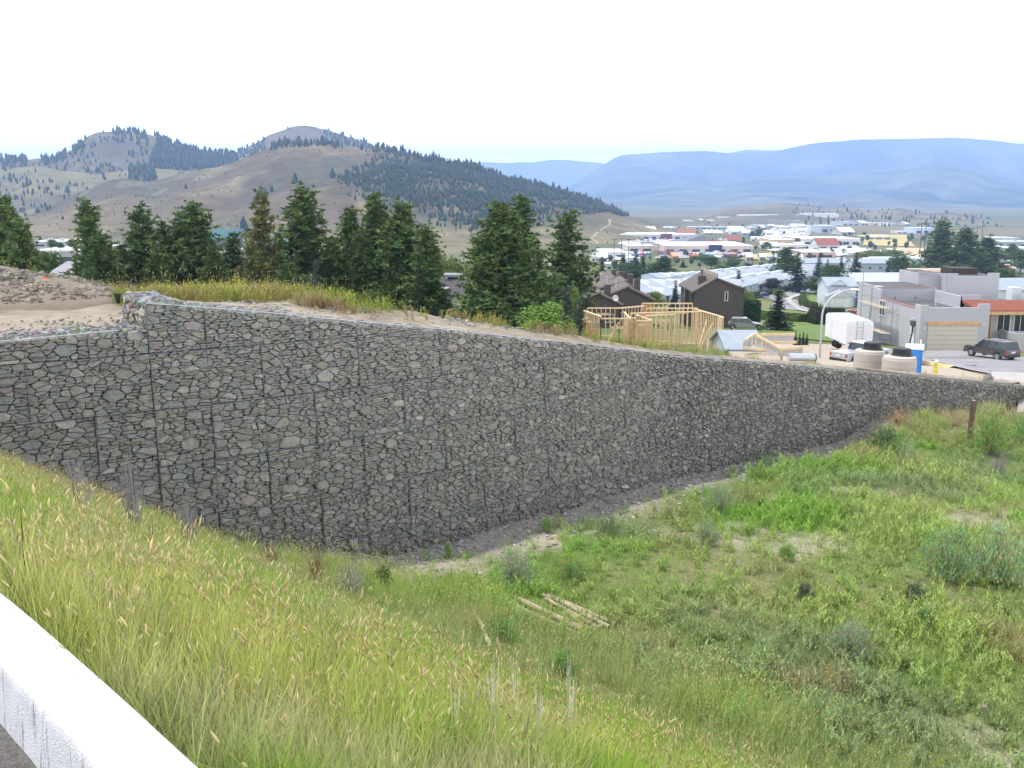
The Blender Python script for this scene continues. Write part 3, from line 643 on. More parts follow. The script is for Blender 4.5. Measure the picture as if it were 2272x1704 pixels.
# ---------------------------------------------------------------- conifers on the hills
def lowpoly_conifer(h, w, rn, V, F, C, ox, oy, oz, col):
    n = 5; k0 = len(V); levels = [(0.12, .55), (.16, 1.0), (.45, .78), (.5, .9), (.78, .42)]
    a0 = rn.uniform(0, 6)
    for (zz, ww) in levels:
        for i in range(n):
            a = a0 + 2 * math.pi * i / n; r = w / 2 * ww * rn.uniform(.65, 1.2); V.append((ox + r * math.cos(a), oy + r * math.sin(a), oz + h * zz * rn.uniform(.97, 1.03)))
    V.append((ox, oy, oz + h)); V.append((ox, oy, oz - .4))
    for j in range(4):
        for i in range(n): F.append((k0 + j * n + i, k0 + j * n + (i + 1) % n, k0 + (j + 1) * n + (i + 1) % n)); F.append((k0 + j * n + i, k0 + (j + 1) * n + (i + 1) % n, k0 + (j + 1) * n + i))
    for i in range(n):
        F.append((k0 + 4 * n + i, k0 + 4 * n + (i + 1) % n, k0 + 5 * n)); F.append((k0 + (i + 1) % n, k0 + i, k0 + 5 * n + 1))
    C.extend([col] * (4 * n * 2 + 2 * n))
def hill_pt(key, p, t):
    P, T, G = HILLS[key]; i = np.interp(p, P, np.arange(len(P))); j = np.interp(t, T, np.arange(len(T)))
    i0 = int(min(i, len(P) - 2)); j0 = int(min(j, len(T) - 2)); a, b = i - i0, j - j0
    return (G[j0, i0] * (1 - a) * (1 - b) + G[j0, i0 + 1] * a * (1 - b) + G[j0 + 1, i0] * (1 - a) * b + G[j0 + 1, i0 + 1] * a * b)
m_con = mat('conifer_far', attr=True, rough=1, noise=.3, scale=.6, spec=.02)
rn = random.Random(21); V, F, C = [], [], []; lone = []
def forest_at(key, px, t, h, dens=1, one=False):
    p = hill_pt(key, px, t); g = rn.uniform(.75, 1.3); col = (.045 * g, .062 * g, .042 * g)
    if one: lone.append((p, h)); return
    lowpoly_conifer(h, h * rn.uniform(.36, .55), rn, V, F, C, p[0], p[1], p[2], col)
for i in range(26000):                   # main hill
    px = rn.uniform(500, 1420); t = math.sqrt(rn.random()); p = hill_pt('hill1', px, t); _, py = pix(*p)
    lowb = np.interp(px, [780, 850, 950, 1060, 1150, 1250, 1340, 1380], [470, 500, 500, 520, 512, 485, 472, 480])
    edge = np.interp(py, [320, 350, 400, 450, 500, 530], [790, 820, 740, 780, 960, 1040]); cl = vnoise(np.array([p[0]]), np.array([p[1]]), 60, 5)[0]
    den = 0
    if px > edge and py < lowb: den = min(1, .12 + (px - edge) / 160) * (.25 + 1.1 * cl)
    if 1120 < px < 1345 and py > np.interp(px, [1120, 1250, 1345], [462, 452, 468]) - 8: den *= .35
    if rn.random() < den * .62: forest_at('hill1', px, t, rn.uniform(4, 9))
for i in range(1500):                     # scattered shrubs and pines on the open slope
    px = rn.uniform(-150, 1350); t = rn.uniform(.1, 1); cl = vnoise(np.array([px]), np.array([t * 300.]), 40, 8)[0]
    if rn.random() < .25 + .7 * (cl > .55): forest_at('hill1', px, t, rn.uniform(1.3, 3.4))
for i in range(150):                      # skyline trees
    px = rn.choice([rn.uniform(600, 760), rn.uniform(800, 1380), rn.uniform(860, 1380)]); forest_at('hill1', px, rn.uniform(.96, 1.0), rn.uniform(7, 14))
for i in range(5200):
    px = rn.uniform(300, 530); t = rn.uniform(.3, 1); p = hill_pt('hill3', px, t); _, py = pix(*p); lim = np.interp(px, [300, 400, 480, 530], [300, 318, 340, 345])
    if py < 378 and px > np.interp(py, [290, 310, 370], [330, 350, 330]) and rn.random() < .55: forest_at('hill3', px, t, rn.uniform(10, 18))
for i in range(500):
    px = rn.uniform(-100, 330); t = rn.uniform(.35, 1)
    if vnoise(np.array([px]), np.array([t * 300.]), 40, 18)[0] > .45: forest_at('hill3', px, t, rn.uniform(5, 15))
for i in range(160): forest_at('hill3', rn.choice([rn.uniform(90, 190), rn.uniform(0, 60), rn.uniform(250, 330)]), rn.uniform(.86, 1.0), rn.uniform(9, 20))
for i in range(620):
    px = rn.uniform(-100, 430); t = rn.uniform(.2, 1); cl = vnoise(np.array([px]), np.array([t * 300.]), 50, 28)[0]
    if rn.random() < .1 + .9 * (cl > .5): forest_at('hill2', px, t, rn.uniform(4, 12))
for i in range(120): forest_at('hill2', rn.uniform(285, 345), rn.uniform(.55, .98), rn.uniform(12, 20))
for i in range(2200):
    px = rn.uniform(480, 900); t = rn.uniform(.5, 1); p = hill_pt('hill4', px, t)
    w = 1 if (px > 720 or px < 590) else .12
    if rn.random() < .55 * w: forest_at('hill4', px, t, rn.uniform(8, 16))
for i in range(160): forest_at('hill5', rn.uniform(1750, 2270), rn.uniform(.1, 1), rn.uniform(5, 13))
o = np_mesh('forest', np.array(V), np.array(F), m_con, fcol=np.array(C)); tag(o, kind='stuff'); print('forest trees', len(V) // 27)
# single pines that stand out on the open slope
lonely = [(541, .28, 17), (578, .62, 15), (590, .57, 12), (603, .58, 10), (655, .63, 16), (738, .70, 17), (770, .66, 16), (621, .99, 15), (633, .99, 16), (664, .98, 18), (716, .99, 15), (412, .78, 8), (90, .18, 8), (140, .52, 6)]
labs = ['lone grey pine standing low on the open brown hillside', 'tall dark pine on the bare slope, left of a cluster of three', 'middle dark pine of a cluster on the bare brown slope', 'right dark pine of a cluster on the bare brown slope',
        'single dark pine halfway up the bare slope', 'tall narrow pine on the slope below the rounded hilltop', 'tall narrow pine on the slope, right of a similar one', 'leftmost skyline pine on the rounded brown hilltop', 'second skyline pine from the left on the rounded hilltop',
        'tallest skyline pine on the rounded brown hilltop', 'skyline pine at the right end of the rounded hilltop', 'small pine on the left shoulder of the brown hill', 'small pine at the hill foot above the warehouse roofs', 'small pine low on the far left slope']
for (px, t, h), lb in zip(lonely, labs):
    p = hill_pt('hill1', px, t); V, F, C = [], [], []; g = 1.0; lowpoly_conifer(h, h * .5, rn, V, F, C, 0, 0, 0, (.028, .043, .030))
    for q in range(2): lowpoly_conifer(h * .7, h * .6, rn, V, F, C, rn.uniform(-1, 1), rn.uniform(-1, 1), 0, (.03, .045, .03))
    e_ = empty('pine_tree', p, label=lb, cat='tree', group='single pines on the open hill'); mesh_obj('crown', V, F, m_con, e_, cols=C)
    mb = MB(); mb.beam((0, 0, -1), (0, 0, h * .4), .5, n=5); mb.build('trunk', mat('bark', (.11, .085, .065), noise=.4, scale=12, bump=.6, bscale=20), e_)
# ================================================================ the far town
m_w = {}
def plain(col, rough=.8, key=None, **k):
    n = key or 'paint_%02d_%02d_%02d' % tuple(int(c * 99) for c in col)
    return mat(n, col, rough=rough, noise=.10, scale=.9, **k)
m_glass = mat('window_glass', (.035, .045, .055), rough=.12, spec=.6)
WHITE = (.55, .55, .55); CREAM = (.62, .55, .44); GREYB = (.42, .46, .52); TANC = (.50, .42, .33); BLUEW = (.55, .62, .72); BRN = (.22, .18, .15); REDC = (.20, .06, .045); ORG = (.25, .12, .07); DKB = (.03, .04, .10); TEAL = (.04, .11, .115); GRN = (.33, .42, .30); LG = (.62, .64, .66)
def far_building(px0, px1, pyt, pyb, wall, roof, label, style='flat', depth=None, band=True, fascia=None, rot=0, cat='building', name='town_building', Y=None, group='buildings of the far town'):
    pc = (px0 + px1) / 2; Y = Y or ygr(pc, pyb); p = at(pc, pyb, Y); w = (px1 - px0) / FP * Y * 1.0; h = max(2.5, (slope_of(pyt) - slope_of(pyb)) * Y * .72)
    d = depth or min(max(w * .5, (slope_of(pyt) - slope_of(pyb)) * Y * .28 / max(.03, -slope_of(pyt))), 90)
    e_ = empty(name, p, rz=-math.atan2(p.x, p.y) * .0 + rot, label=label, cat=cat, group=group); z0 = -8
    mb = MB()
    if style == 'flat':
        mb.box(-w / 2, 0, z0, w / 2, d, h); mb.build('wall', plain(wall), e_)
        mb = MB(); mb.box(-w / 2 - .3, -.3, h, w / 2 + .3, d + .3, h + .5)
        mb.box(w * .1, d * .3, h + .5, w * .1 + min(4, w * .08), d * .3 + 3, h + 1.8); mb.box(-w * .3, d * .5, h + .5, -w * .3 + min(4, w * .06), d * .5 + 3, h + 1.6); mb.build('roof', plain(roof), e_)
    else:
        rh = min(d, w) * .22 + 1.0; mb.box(-w / 2, 0, z0, w / 2, d, h); mb.prism([(0, h), (d, h), (d / 2, h + rh)], 'x', -w / 2, w / 2); mb.build('wall', plain(wall), e_)
        mb = MB()
        for s_ in (0, 1):
            y0 = -.8 if s_ == 0 else d + .8; mb.add([(-w / 2 - .6, y0, h - .25), (w / 2 + .6, y0, h - .25), (w / 2 + .6, d / 2, h + rh + .15), (-w / 2 - .6, d / 2, h + rh + .15), (-w / 2 - .6, y0, h - .05), (w / 2 + .6, y0, h - .05), (w / 2 + .6, d / 2, h + rh + .4), (-w / 2 - .6, d / 2, h + rh + .4)], [(0, 1, 2, 3), (4, 5, 6, 7), (0, 1, 5, 4), (1, 2, 6, 5), (3, 0, 4, 7)])
        mb.build('roof', plain(roof), e_)
    if band:
        nwin = max(2, int(w / 9)); 
        if nwin > 14: nwin = 14
        for i in range(nwin):
            xa = -w / 2 + w * (i + .2) / nwin; xb = -w / 2 + w * (i + .8) / nwin
            MB().box(xa, -.12, h * .12, xb, .05, h * .55).build('window', m_glass, e_)
    if fascia:
        fa, fb, fc = fascia; xa = (fa - pc) / FP * Y; xb = (fb - pc) / FP * Y
        MB().box(xa, -1.2, h * .35, xb, 2, h * 1.22).build('shop_front', plain(fc), e_)
    return e_
TB = [
 (1373, 1546, 517, 531, (.62, .60, .60), (.66, .65, .65), 'long pale big-box store with a red entrance front, on the upper terrace', 'flat', dict(fascia=(1466, 1490, REDC), depth=60)),
 (1507, 1544, 514, 530, (.40, .15, .09), ORG, 'rust red store with orange gabled roof at the terrace end', 'gable', dict(depth=30)),
 (1474, 1671, 541, 561, (.55, .47, .42), (.66, .63, .64), 'very long shopping centre with dark blue sign front', 'flat', dict(fascia=(1572, 1601, DKB), depth=70)),
 (1558, 1598, 533, 541, (.66, .5, .45), (.22, .08, .065), 'low red-roofed shop behind the long shopping centre', 'flat', dict(depth=25)),
 (1616, 1646, 530, 540, (.60, .48, .42), (.22, .08, .06), 'red-roofed building behind the right half of the shopping centre', 'gable', {}),
 (1334, 1388, 556, 572, WHITE, (.72, .71, .72), 'wide white warehouse nearest the foot of the hill', 'flat', dict(depth=40)),
 (1393, 1450, 543, 558, (.66, .55, .5), WHITE, 'white-roofed store below the big-box terrace', 'flat', dict(depth=40)),
 (1530, 1652, 502, 509, WHITE, WHITE, 'long low white industrial shed high in the town', 'flat', dict(depth=30)),
 (1621, 1655, 511, 520, (.7, .74, .78), WHITE, 'pale round-roofed warehouse right of the terrace', 'gable', {}),
 (1433, 1456, 508, 516, WHITE, WHITE, 'small white gabled hall above the big-box store', 'gable', {}),
 (1462, 1500, 503, 510, (.6, .58, .55), LG, 'grey hall behind the small white gabled hall', 'flat', {}),
 (1711, 1763, 529, 543, (.75, .52, .30), WHITE, 'white and ochre shop block beside the diagonal road', 'flat', dict(depth=50)),
 (1736, 1797, 542, 553, (.70, .64, .58), WHITE, 'white-roofed store below the ochre shop block', 'flat', dict(depth=40)),
 (1493, 1506, 567, 577, (.50, .25, .14), (.62, .30, .18), 'small orange gabled restaurant by the car park', 'gable', {}),
 (1536, 1552, 568, 577, (.42, .12, .08), (.45, .15, .11), 'small red brick shop by the car park', 'flat', {}),
 (1567, 1583, 565, 574, (.20, .32, .50), (.3, .42, .6), 'small blue shop by the car park', 'flat', {}),
 (1614, 1636, 563, 573, (.34, .08, .10), (.4, .3, .3), 'maroon shop at the right end of the car park', 'flat', {}),
 (1725, 1775, 488, 496, (.25, .38, .62), (.32, .45, .68), 'blue roofed factory at the back of the town', 'flat', {}),
 (1680, 1716, 499, 506, (.5, .55, .6), (.45, .5, .58), 'grey-blue workshop left of the blue factory', 'flat', {}),
 (1822, 1856, 496, 517, GREYB, (.52, .57, .63), 'large grey-blue hall beside the diagonal road', 'flat', dict(depth=55)),
 (1866, 1897, 512, 521, (.55, .5, .5), WHITE, 'white storage row right of the grey-blue hall', 'gable', {}),
 (1870, 1905, 491, 501, WHITE, (.35, .42, .66), 'white and blue works below the brown hill', 'flat', {}),
 (1782, 1908, 526, 544, (.70, .68, .68), (.82, .81, .82), 'long brilliant white warehouse across the middle of town', 'flat', dict(depth=60)),
 (1815, 1862, 540, 552, WHITE, (.24, .07, .055), 'white restaurant with a red roof before the long warehouse', 'gable', dict(depth=25)),
 (1782, 1853, 557, 572, (.78, .50, .42), WHITE, 'white-roofed car dealership with pinkish walls', 'flat', dict(depth=40)),
 (2031, 2078, 502, 519, (.55, .62, .74), WHITE, 'tall white and blue factory hall at the hill foot', 'flat', dict(depth=45)),
 (1922, 1978, 523, 532, (.45, .45, .32), (.58, .62, .50), 'pale green roofed hall on the tawny bench', 'flat', {}),
 (1990, 2013, 513, 518, LG, (.6, .65, .72), 'low pale shed left of the tall factory hall', 'flat', {}),
 (2110, 2140, 517, 526, LG, WHITE, 'white hall seen between the two tall pines', 'flat', {}),
 (2176, 2264, 527, 534, (.45, .48, .50), WHITE, 'long white-roofed factory at the far right', 'flat', dict(depth=40)),
 (2205, 2300, 533, 549, (.34, .37, .40), (.45, .48, .50), 'dark grey factory under the long white roof', 'flat', {}),
 (2214, 2300, 547, 563, WHITE, (.80, .80, .80), 'brilliant white hall at the far right edge', 'flat', dict(depth=30)),
 (2020, 2054, 571, 584, (.66, .72, .78), (.74, .77, .8), 'small white-blue building under the twin power poles', 'flat', {}),
 (1395, 1420, 571, 583, (.60, .62, .64), (.66, .68, .70), 'pale block behind the dark spruce group', 'flat', {}),
 (1345, 1372, 586, 598, WHITE, WHITE, 'white box building left of the dark spruce group', 'flat', {}),
 (1180, 1222, 581, 592, (.6, .6, .58), WHITE, 'pale office seen right of the twin pines', 'flat', {}),
]
for (a, b, c, d, w, r, lb, st, kw) in TB: far_building(a, b, c, d, w, r, lb, st, **kw)
TBN = []
for (a, b, c, d, w, r, lb, st, kw) in TB:
    s = lb
    for cut in (',', ' with ', ' beside ', ' below ', ' behind ', ' before ', ' at the ', ' seen ', ' under ', ' across ', ' right of', ' left of', ' by the ', ' on the ', ' nearest', ' high in', ' above ', ' between '):
        if cut in s[8:]: s = s[:8] + s[8:].split(cut)[0]
    TBN.append(((a + b) / 2, d, s))
def beside(px, py):
    n = sorted((abs(px - a) + 3 * abs(py - b), a, b, s) for a, b, s in TBN)[0]; dx, dy = px - n[1], py - n[2]
    w = ('right of' if dx > 0 else 'left of') if abs(dx) > 3 * abs(dy) else ('in front of' if dy > 0 else 'behind'); return '%s the %s' % (w, n[3])
rn = random.Random(77); ORD = ['first', 'second', 'third', 'fourth', 'fifth', 'sixth', 'seventh', 'eighth', 'ninth', 'tenth', 'eleventh', 'twelfth']
rows_ = [(494, 1480, 1720, 8, 'back'), (507, 1660, 1820, 7, 'upper middle'), (521, 1560, 1715, 7, 'middle'), (550, 1680, 1790, 4, 'lower middle'), (499, 1900, 2030, 4, 'right back'), (581, 1310, 1345, 2, 'near left'), (580, 1655, 1790, 6, 'near middle'), (566, 1880, 2010, 6, 'near right'), (556, 2060, 2200, 6, 'far right'), (590, 1850, 2010, 5, 'lowest right'), (514, 1385, 1430, 3, 'upper left'), (536, 1600, 1700, 5, 'terrace')]
pals = [((.62, .6, .58), 'grey'), ((.75, .74, .72), 'white'), ((.52, .42, .33), 'tan'), ((.4, .47, .58), 'blue-grey'), ((.6, .52, .42), 'cream')]
for (py, a, b, n, nm) in rows_:
    for i in range(n):
        px = a + (b - a) * (i + .5) / n + rn.uniform(-4, 4); w = rn.uniform(7, 20); pc, cn = rn.choice(pals); rc = rn.choice([WHITE, LG, (.7, .7, .72)]); h = rn.uniform(4, 7)
        far_building(px - w / 2, px + w / 2, py - h, py + rn.uniform(-2, 2), pc, rc, '%s small shed of the %s row in town, %s from the left' % (cn, nm, ORD[i]), rn.choice(['flat', 'gable'])); TBN.append((px, py, '%s shed of the %s row' % (cn, nm)))
# teal-roofed and grey-roofed buildings at the foot of the hill on the left
far_building(452, 520, 524, 548, (.16, .16, .15), TEAL, 'teal-roofed school building at the hill foot, behind the pines', 'gable', cat='school', Y=620, group=None)
far_building(520, 560, 523, 540, (.60, .60, .60), (.05, .13, .14), 'teal-roofed annex at the hill foot, right of the school', 'flat', Y=640, group=None)
far_building(604, 622, 531, 545, (.2, .35, .42), (.30, .40, .44), 'small pale blue-roofed shed at the hill foot', 'flat', Y=640, group=None)
far_building(64, 150, 536, 548, (.42, .42, .40), (.50, .50, .52), 'long grey-roofed warehouse below the brown hill, behind', 'flat', Y=560, group=None, depth=30)
far_building(70, 175, 549, 584, (.38, .36, .33), (.50, .50, .54), 'broad grey-roofed warehouse seen left of the first pine', 'flat', Y=330, group=None, depth=45)
far_building(480, 505, 552, 590, (.28, .27, .24), (.3, .3, .3), 'tan block half hidden behind the pines', 'flat', Y=420, group=None)
# terraces, quarry benches, roads, cuttings drawn over the land as thin sheets
def drape(name, quad, m, n=14, lift=.5, fn=None, mm=14):
    """quad = 4 picture corners (near-left, near-right, far-right, far-left) laid on the land"""
    W_ = [at(px, py, ygr(px, py, fn)) for px, py in quad]; v = []
    for j in range(mm + 1):
        for i in range(n + 1):
            a, b = i / n, j / mm; p = (W_[0] * (1 - a) + W_[1] * a) * (1 - b) + (W_[3] * (1 - a) + W_[2] * a) * b
            v.append((p.x, p.y, zg(p.x, p.y) + lift))
    return tag(np_mesh(name, np.array(v), grid_faces(mm + 1, n + 1), m, smooth=True), kind='structure')
m_lot = mat('car_park', (.44, .43, .43), noise=.2, scale=.05, coord='Position'); m_dirt = mat('bare_earth', (.50, .37, .24), noise=.3, scale=.06, coord='Position'); m_road = mat('road_surface', (.30, .30, .31), noise=.15, scale=.2, coord='Position')
m_dry = mat('dry_grass_field', (.42, .33, .14), noise=.25, scale=.05, coord='Position')
drape('car_park', [(1450, 574), (1660, 572), (1668, 560), (1480, 561)], m_lot)
drape('car_park', [(1310, 578), (1400, 578), (1450, 560), (1350, 558)], m_lot)
drape('car_park', [(1370, 543), (1480, 545), (1530, 532), (1380, 532)], m_lot)
drape('car_park', [(1700, 556), (1790, 570), (1810, 548), (1720, 545)], m_lot)
drape('car_park', [(1860, 570), (1910, 560), (1905, 546), (1800, 546)], m_lot)
drape('car_park', [(1690, 527), (1790, 528), (1800, 500), (1720, 499)], m_lot)
drape('road', [(1778, 530), (1792, 530), (1813, 488), (1806, 488)], m_road, lift=.9)
drape('field', [(1640, 576), (1730, 578), (1715, 560), (1670, 566)], m_dry)
drape('cutting', [(1985, 562), (2050, 572), (2050, 552), (1990, 550)], m_dirt)
drape('field', [(1915, 545), (2030, 548), (2010, 522), (1920, 520)], m_dry)
# grey retaining slope between the two shopping terraces
Yr = ygr(1525, 546); e_ = empty('retaining_wall', at(1525, 543, Yr), label='dark grey retaining bank between the two shopping terraces', cat='retaining wall'); w = 86 / FP * Yr
MB().add([(-w / 2, 0, -3), (w / 2, 6, -3), (w / 2, 10, 10), (-w / 2, 10, 3), (-w / 2, 14, -3), (w / 2, 20, -3)], [(0, 1, 2, 3), (4, 5, 2, 3)[::-1], (0, 3, 4), (1, 5, 2)]).build('bank_face', plain((.20, .20, .21)), e_)
for (px0, px1, py) in ((1594, 1700, 484), (1640, 1775, 479), (1780, 1860, 476)):
    Yq = 2350; drq = at((px0 + px1) / 2, py, Yq); w = (px1 - px0) / FP * Yq
    e_ = empty('quarry_bench', drq, label={1594: 'lowest pale quarry bench at the back of the town', 1640: 'middle pale quarry bench at the back of the town', 1780: 'right pale quarry bench below the brown hill'}[px0], cat='quarry bench')
    MB().prism([(-8, -14), (30, -14), (22, 3.0), (0, 2.2)], 'x', -w / 2, w / 2).build('bench', plain((.50, .47, .43), key='quarry'), e_)
# ---------------------------------------------------------------- parked cars in the town
def far_car(V):
    mb = MB(); mb.box(-2.2, -.85, .35, 2.2, .85, .95); mb.add([(-1.3, -.8, .95), (1.3, -.8, .95), (1.3, .8, .95), (-1.3, .8, .95), (-.9, -.65, 1.5), (.7, -.65, 1.5), (.7, .65, 1.5), (-.9, .65, 1.5)], [(0, 1, 5, 4), (1, 2, 6, 5), (2, 3, 7, 6), (3, 0, 4, 7), (4, 5, 6, 7)])
    return mb
rn = random.Random(31); cc = [(WHITE, 'white'), ((.45, .46, .48), 'silver'), ((.06, .06, .07), 'black'), ((.45, .05, .04), 'red'), ((.08, .14, .35), 'blue')]; cm = {}
lots = [(1460, 1650, 561, 574, 70, 'in the car park before the long shopping centre'), (1320, 1440, 560, 577, 34, 'in the car park at the foot of the hill'), (1385, 1500, 533, 543, 34, 'below the big-box store'), (1700, 1790, 500, 526, 26, 'on the lots beside the diagonal road'), (1720, 1790, 547, 566, 20, 'beside the white-roofed dealership'), (1183, 1222, 596, 603, 14, ''), (1880, 1990, 556, 572, 24, ''), (2060, 2200, 540, 556, 16, '')]
for (a, b, c, d, n, where) in lots:
    for i in range(n):
        px, py = rn.uniform(a, b), rn.uniform(c, d); Y = ygr(px, py); p = at(px, py, Y); col, cn = rn.choice(cc); z = zg(p.x, p.y) + .55
        if cn not in cm:
            cm[cn] = far_car(0).build('parked_car', plain(col, rough=.4)); o = cm[cn]
        else: o = cm[cn].copy(); SC.collection.objects.link(o)
        o.location = (p.x, p.y, z); o.rotation_euler = (0, 0, rn.choice([0, 1.57, .3])); o.scale = (1.15, 1.15, 1.15)
        tag(o, 'tiny %s parked car %s' % (cn, beside(px, py)), 'car', 'cars parked in the far town')
# ================================================================ streets and plots in the middle distance
def gpt(px, py): Y = ygr(px, py); p = at(px, py, Y); p.z = zg(p.x, p.y); return p
m_street = mat('street_asphalt', (.24, .235, .24), noise=.2, scale=.6, bump=.3, bscale=40, coord='Position', rough=.95)
m_walk = mat('concrete_walk')
m_lawn = mat('lawn', (.10, .17, .035), noise=.3, scale=.5, col2=(.13, .17, .05), coord='Position', rough=1)
m_sand = mat('sandy_yard', (.40, .34, .27), noise=.25, scale=.8, col2=(.32, .27, .21), coord='Position', rough=1, bump=.4, bscale=3)
def strip(name, pts, width, m, lift=.08, n=40):
    """ribbon along picture points laid on the land"""
    W_ = [gpt(*p) for p in pts]; P = smooth_path(np.array([(p.x, p.y) for p in W_]), n) if len(W_) > 2 else np.linspace((W_[0].x, W_[0].y), (W_[1].x, W_[1].y), n)
    t = np.gradient(P, axis=0); t /= np.hypot(*t.T)[:, None]; nn = np.stack([-t[:, 1], t[:, 0]], 1); v = []
    for i in range(len(P)):
        for s in np.linspace(-.5, .5, 5):
            x, y = P[i] + nn[i] * width * s; v.append((x, y, zg(x, y) + lift))
    f = [(i * 5 + j, i * 5 + j + 1, (i + 1) * 5 + j + 1, (i + 1) * 5 + j) for i in range(len(P) - 1) for j in range(4)]
    return tag(mesh_obj(name, v, f, m, smooth=True), kind='structure')
strip('street', [(1560, 655), (1650, 655), (1700, 657), (1760, 647), (1830, 640), (1900, 636)], 8, m_street, .16)
strip('street', [(1700, 656), (1745, 668), (1790, 688), (1870, 690), (1960, 700)], 7, m_street, .14)
strip('pavement', [(1775, 655), (1750, 664), (1765, 680), (1800, 694), (1850, 700)], 1.8, m_walk, .26)
strip('street', [(1990, 792), (2090, 800), (2200, 806), (2330, 812), (2460, 815)], 17, m_street, .20, 60)
drape('street', [(2078, 812), (2310, 858), (2310, 800), (2052, 783)], m_street, lift=.22)
drape('yard', [(1900, 823), (2262, 853), (2270, 838), (1950, 800)], m_sand, lift=.10)
strip('kerb', [(2066, 804), (2130, 822), (2200, 838), (2290, 852)], .22, m_walk, .30)
drape('driveway', [(2052, 800), (2185, 800), (2180, 783), (2052, 783)], m_street, lift=.25, mm=8)
drape('yard', [(1600, 800), (1990, 815), (1950, 768), (1620, 760)], m_sand, lift=.10)
drape('pavement', [(2180, 850), (2330, 862), (2330, 838), (2200, 833)], m_walk, lift=.30, mm=6)
drape('lawn', [(1690, 745), (1850, 760), (1850, 718), (1700, 700)], m_lawn, lift=.12)
drape('lawn', [(1640, 700), (1780, 722), (1800, 694), (1650, 676)], m_lawn, lift=.08)
drape('lawn', [(1785, 676), (1812, 690), (1830, 668), (1800, 655)], m_lawn, lift=.3)
# ---------------------------------------------------------------- house kit
m_white = plain((.58, .60, .63), key='white_siding'); m_trimw = plain((.74, .74, .74), key='white_trim'); m_brown = mat('brown_siding', (.105, .085, .075), noise=.15, scale=1.5, rough=.9); m_broof = mat('brown_shingle', (.125, .105, .095), noise=.22, scale=2.5, rough=.95)
m_proof = mat('pale_shingle', (.29, .33, .385), noise=.12, scale=1.2, rough=.9); m_groof = mat('grey_shingle', (.27, .27, .29), noise=.18, scale=1.5, rough=.95); m_pwall = plain((.44, .49, .57), key='pale_blue_siding')
def gable_body(e, w, d, h, rh, mw, mr, axis='x', over=.5, base=-6, name_w='wall', th=.18):
    """w along x, d along y (front at y=0); axis = direction of the ridge"""
    mb = MB()
    if axis == 'x': mb.prism([(0, base), (d, base), (d, h), (d / 2, h + rh), (0, h)], 'x', -w / 2, w / 2)
    else: mb.prism([(-w / 2, base), (w / 2, base), (w / 2, h), (0, h + rh), (-w / 2, h)], 'y', 0, d)
    mb.build(name_w, mw, e); mb = MB()
    for s in (-1, 1):
        if axis == 'x':
            y0 = d / 2 + s * (d / 2 + over); z0 = h - rh * over / (d / 2); a = [(-w / 2 - over, y0, z0), (w / 2 + over, y0, z0), (w / 2 + over, d / 2, h + rh), (-w / 2 - over, d / 2, h + rh)]
        else:
            x0 = s * (w / 2 + over); z0 = h - rh * over / (w / 2); a = [(x0, -over, z0), (x0, d + over, z0), (0, d + over, h + rh), (0, -over, h + rh)]
        mb.add([(p[0], p[1], p[2] + .02) for p in a] + [(p[0], p[1], p[2] + .02 + th) for p in a], [(0, 1, 2, 3), (4, 5, 6, 7), (0, 1, 5, 4), (1, 2, 6, 5), (2, 3, 7, 6), (3, 0, 4, 7)])
    return mb.build('roof', mr, e)
def window(e, x, z, w, h, y=0, side='f', frame=None, X=None):
    """framed window on the front (side f, plane y) or the left (side l, plane x=X)"""
    frame = frame or m_trimw
    def B(mb, x0, z0, x1, z1, o0, o1):
        if side == 'f': mb.box(x0, y - o1, z0, x1, y - o0, z1)
        else: mb.box(X - o1, x0, z0, X - o0, x1, z1)
        return mb
    t = .09; mb = MB(); B(mb, x - w / 2, z, x - w / 2 + t, z + h, -.03, .07); B(mb, x + w / 2 - t, z, x + w / 2, z + h, -.03, .07); B(mb, x - w / 2 + t, z, x + w / 2 - t, z + t, -.03, .065); B(mb, x - w / 2 + t, z + h - t, x + w / 2 - t, z + h, -.03, .065)
    if w > 1.0: B(mb, x - .035, z + t, x + .035, z + h - t, -.03, .055)
    f = mb.build('window', frame, e); B(MB(), x - w / 2 + t, z + t, x + w / 2 - t, z + h - t, -.02, .025).build('pane', m_glass, f); return f
def door(e, x, z, w, h, y=0, m=None, side='f', X=None, name='door'):
    mb = MB()
    (mb.box(x - w / 2, y - .06, z, x + w / 2, y + .03, z + h) if side == 'f' else mb.box(X - .06, x - w / 2, z, X + .03, x + w / 2, z + h)); o = mb.build(name, m or m_trimw, e)
    mk = MB(); (mk.box(x + w * .36, y - .11, z + h * .47, x + w * .42, y - .06, z + h * .52) if side == 'f' else mk.box(X - .11, x + w * .3, z + h * .47, X - .06, x + w * .4, z + h * .52)); mk.build('handle', m_wire, o); return o
def chimney(e, x, y, z0, z1, m, s=.8):
    MB().box(x - s / 2, y - s / 2, z0, x + s / 2, y + s / 2, z1).build('chimney', m, e)
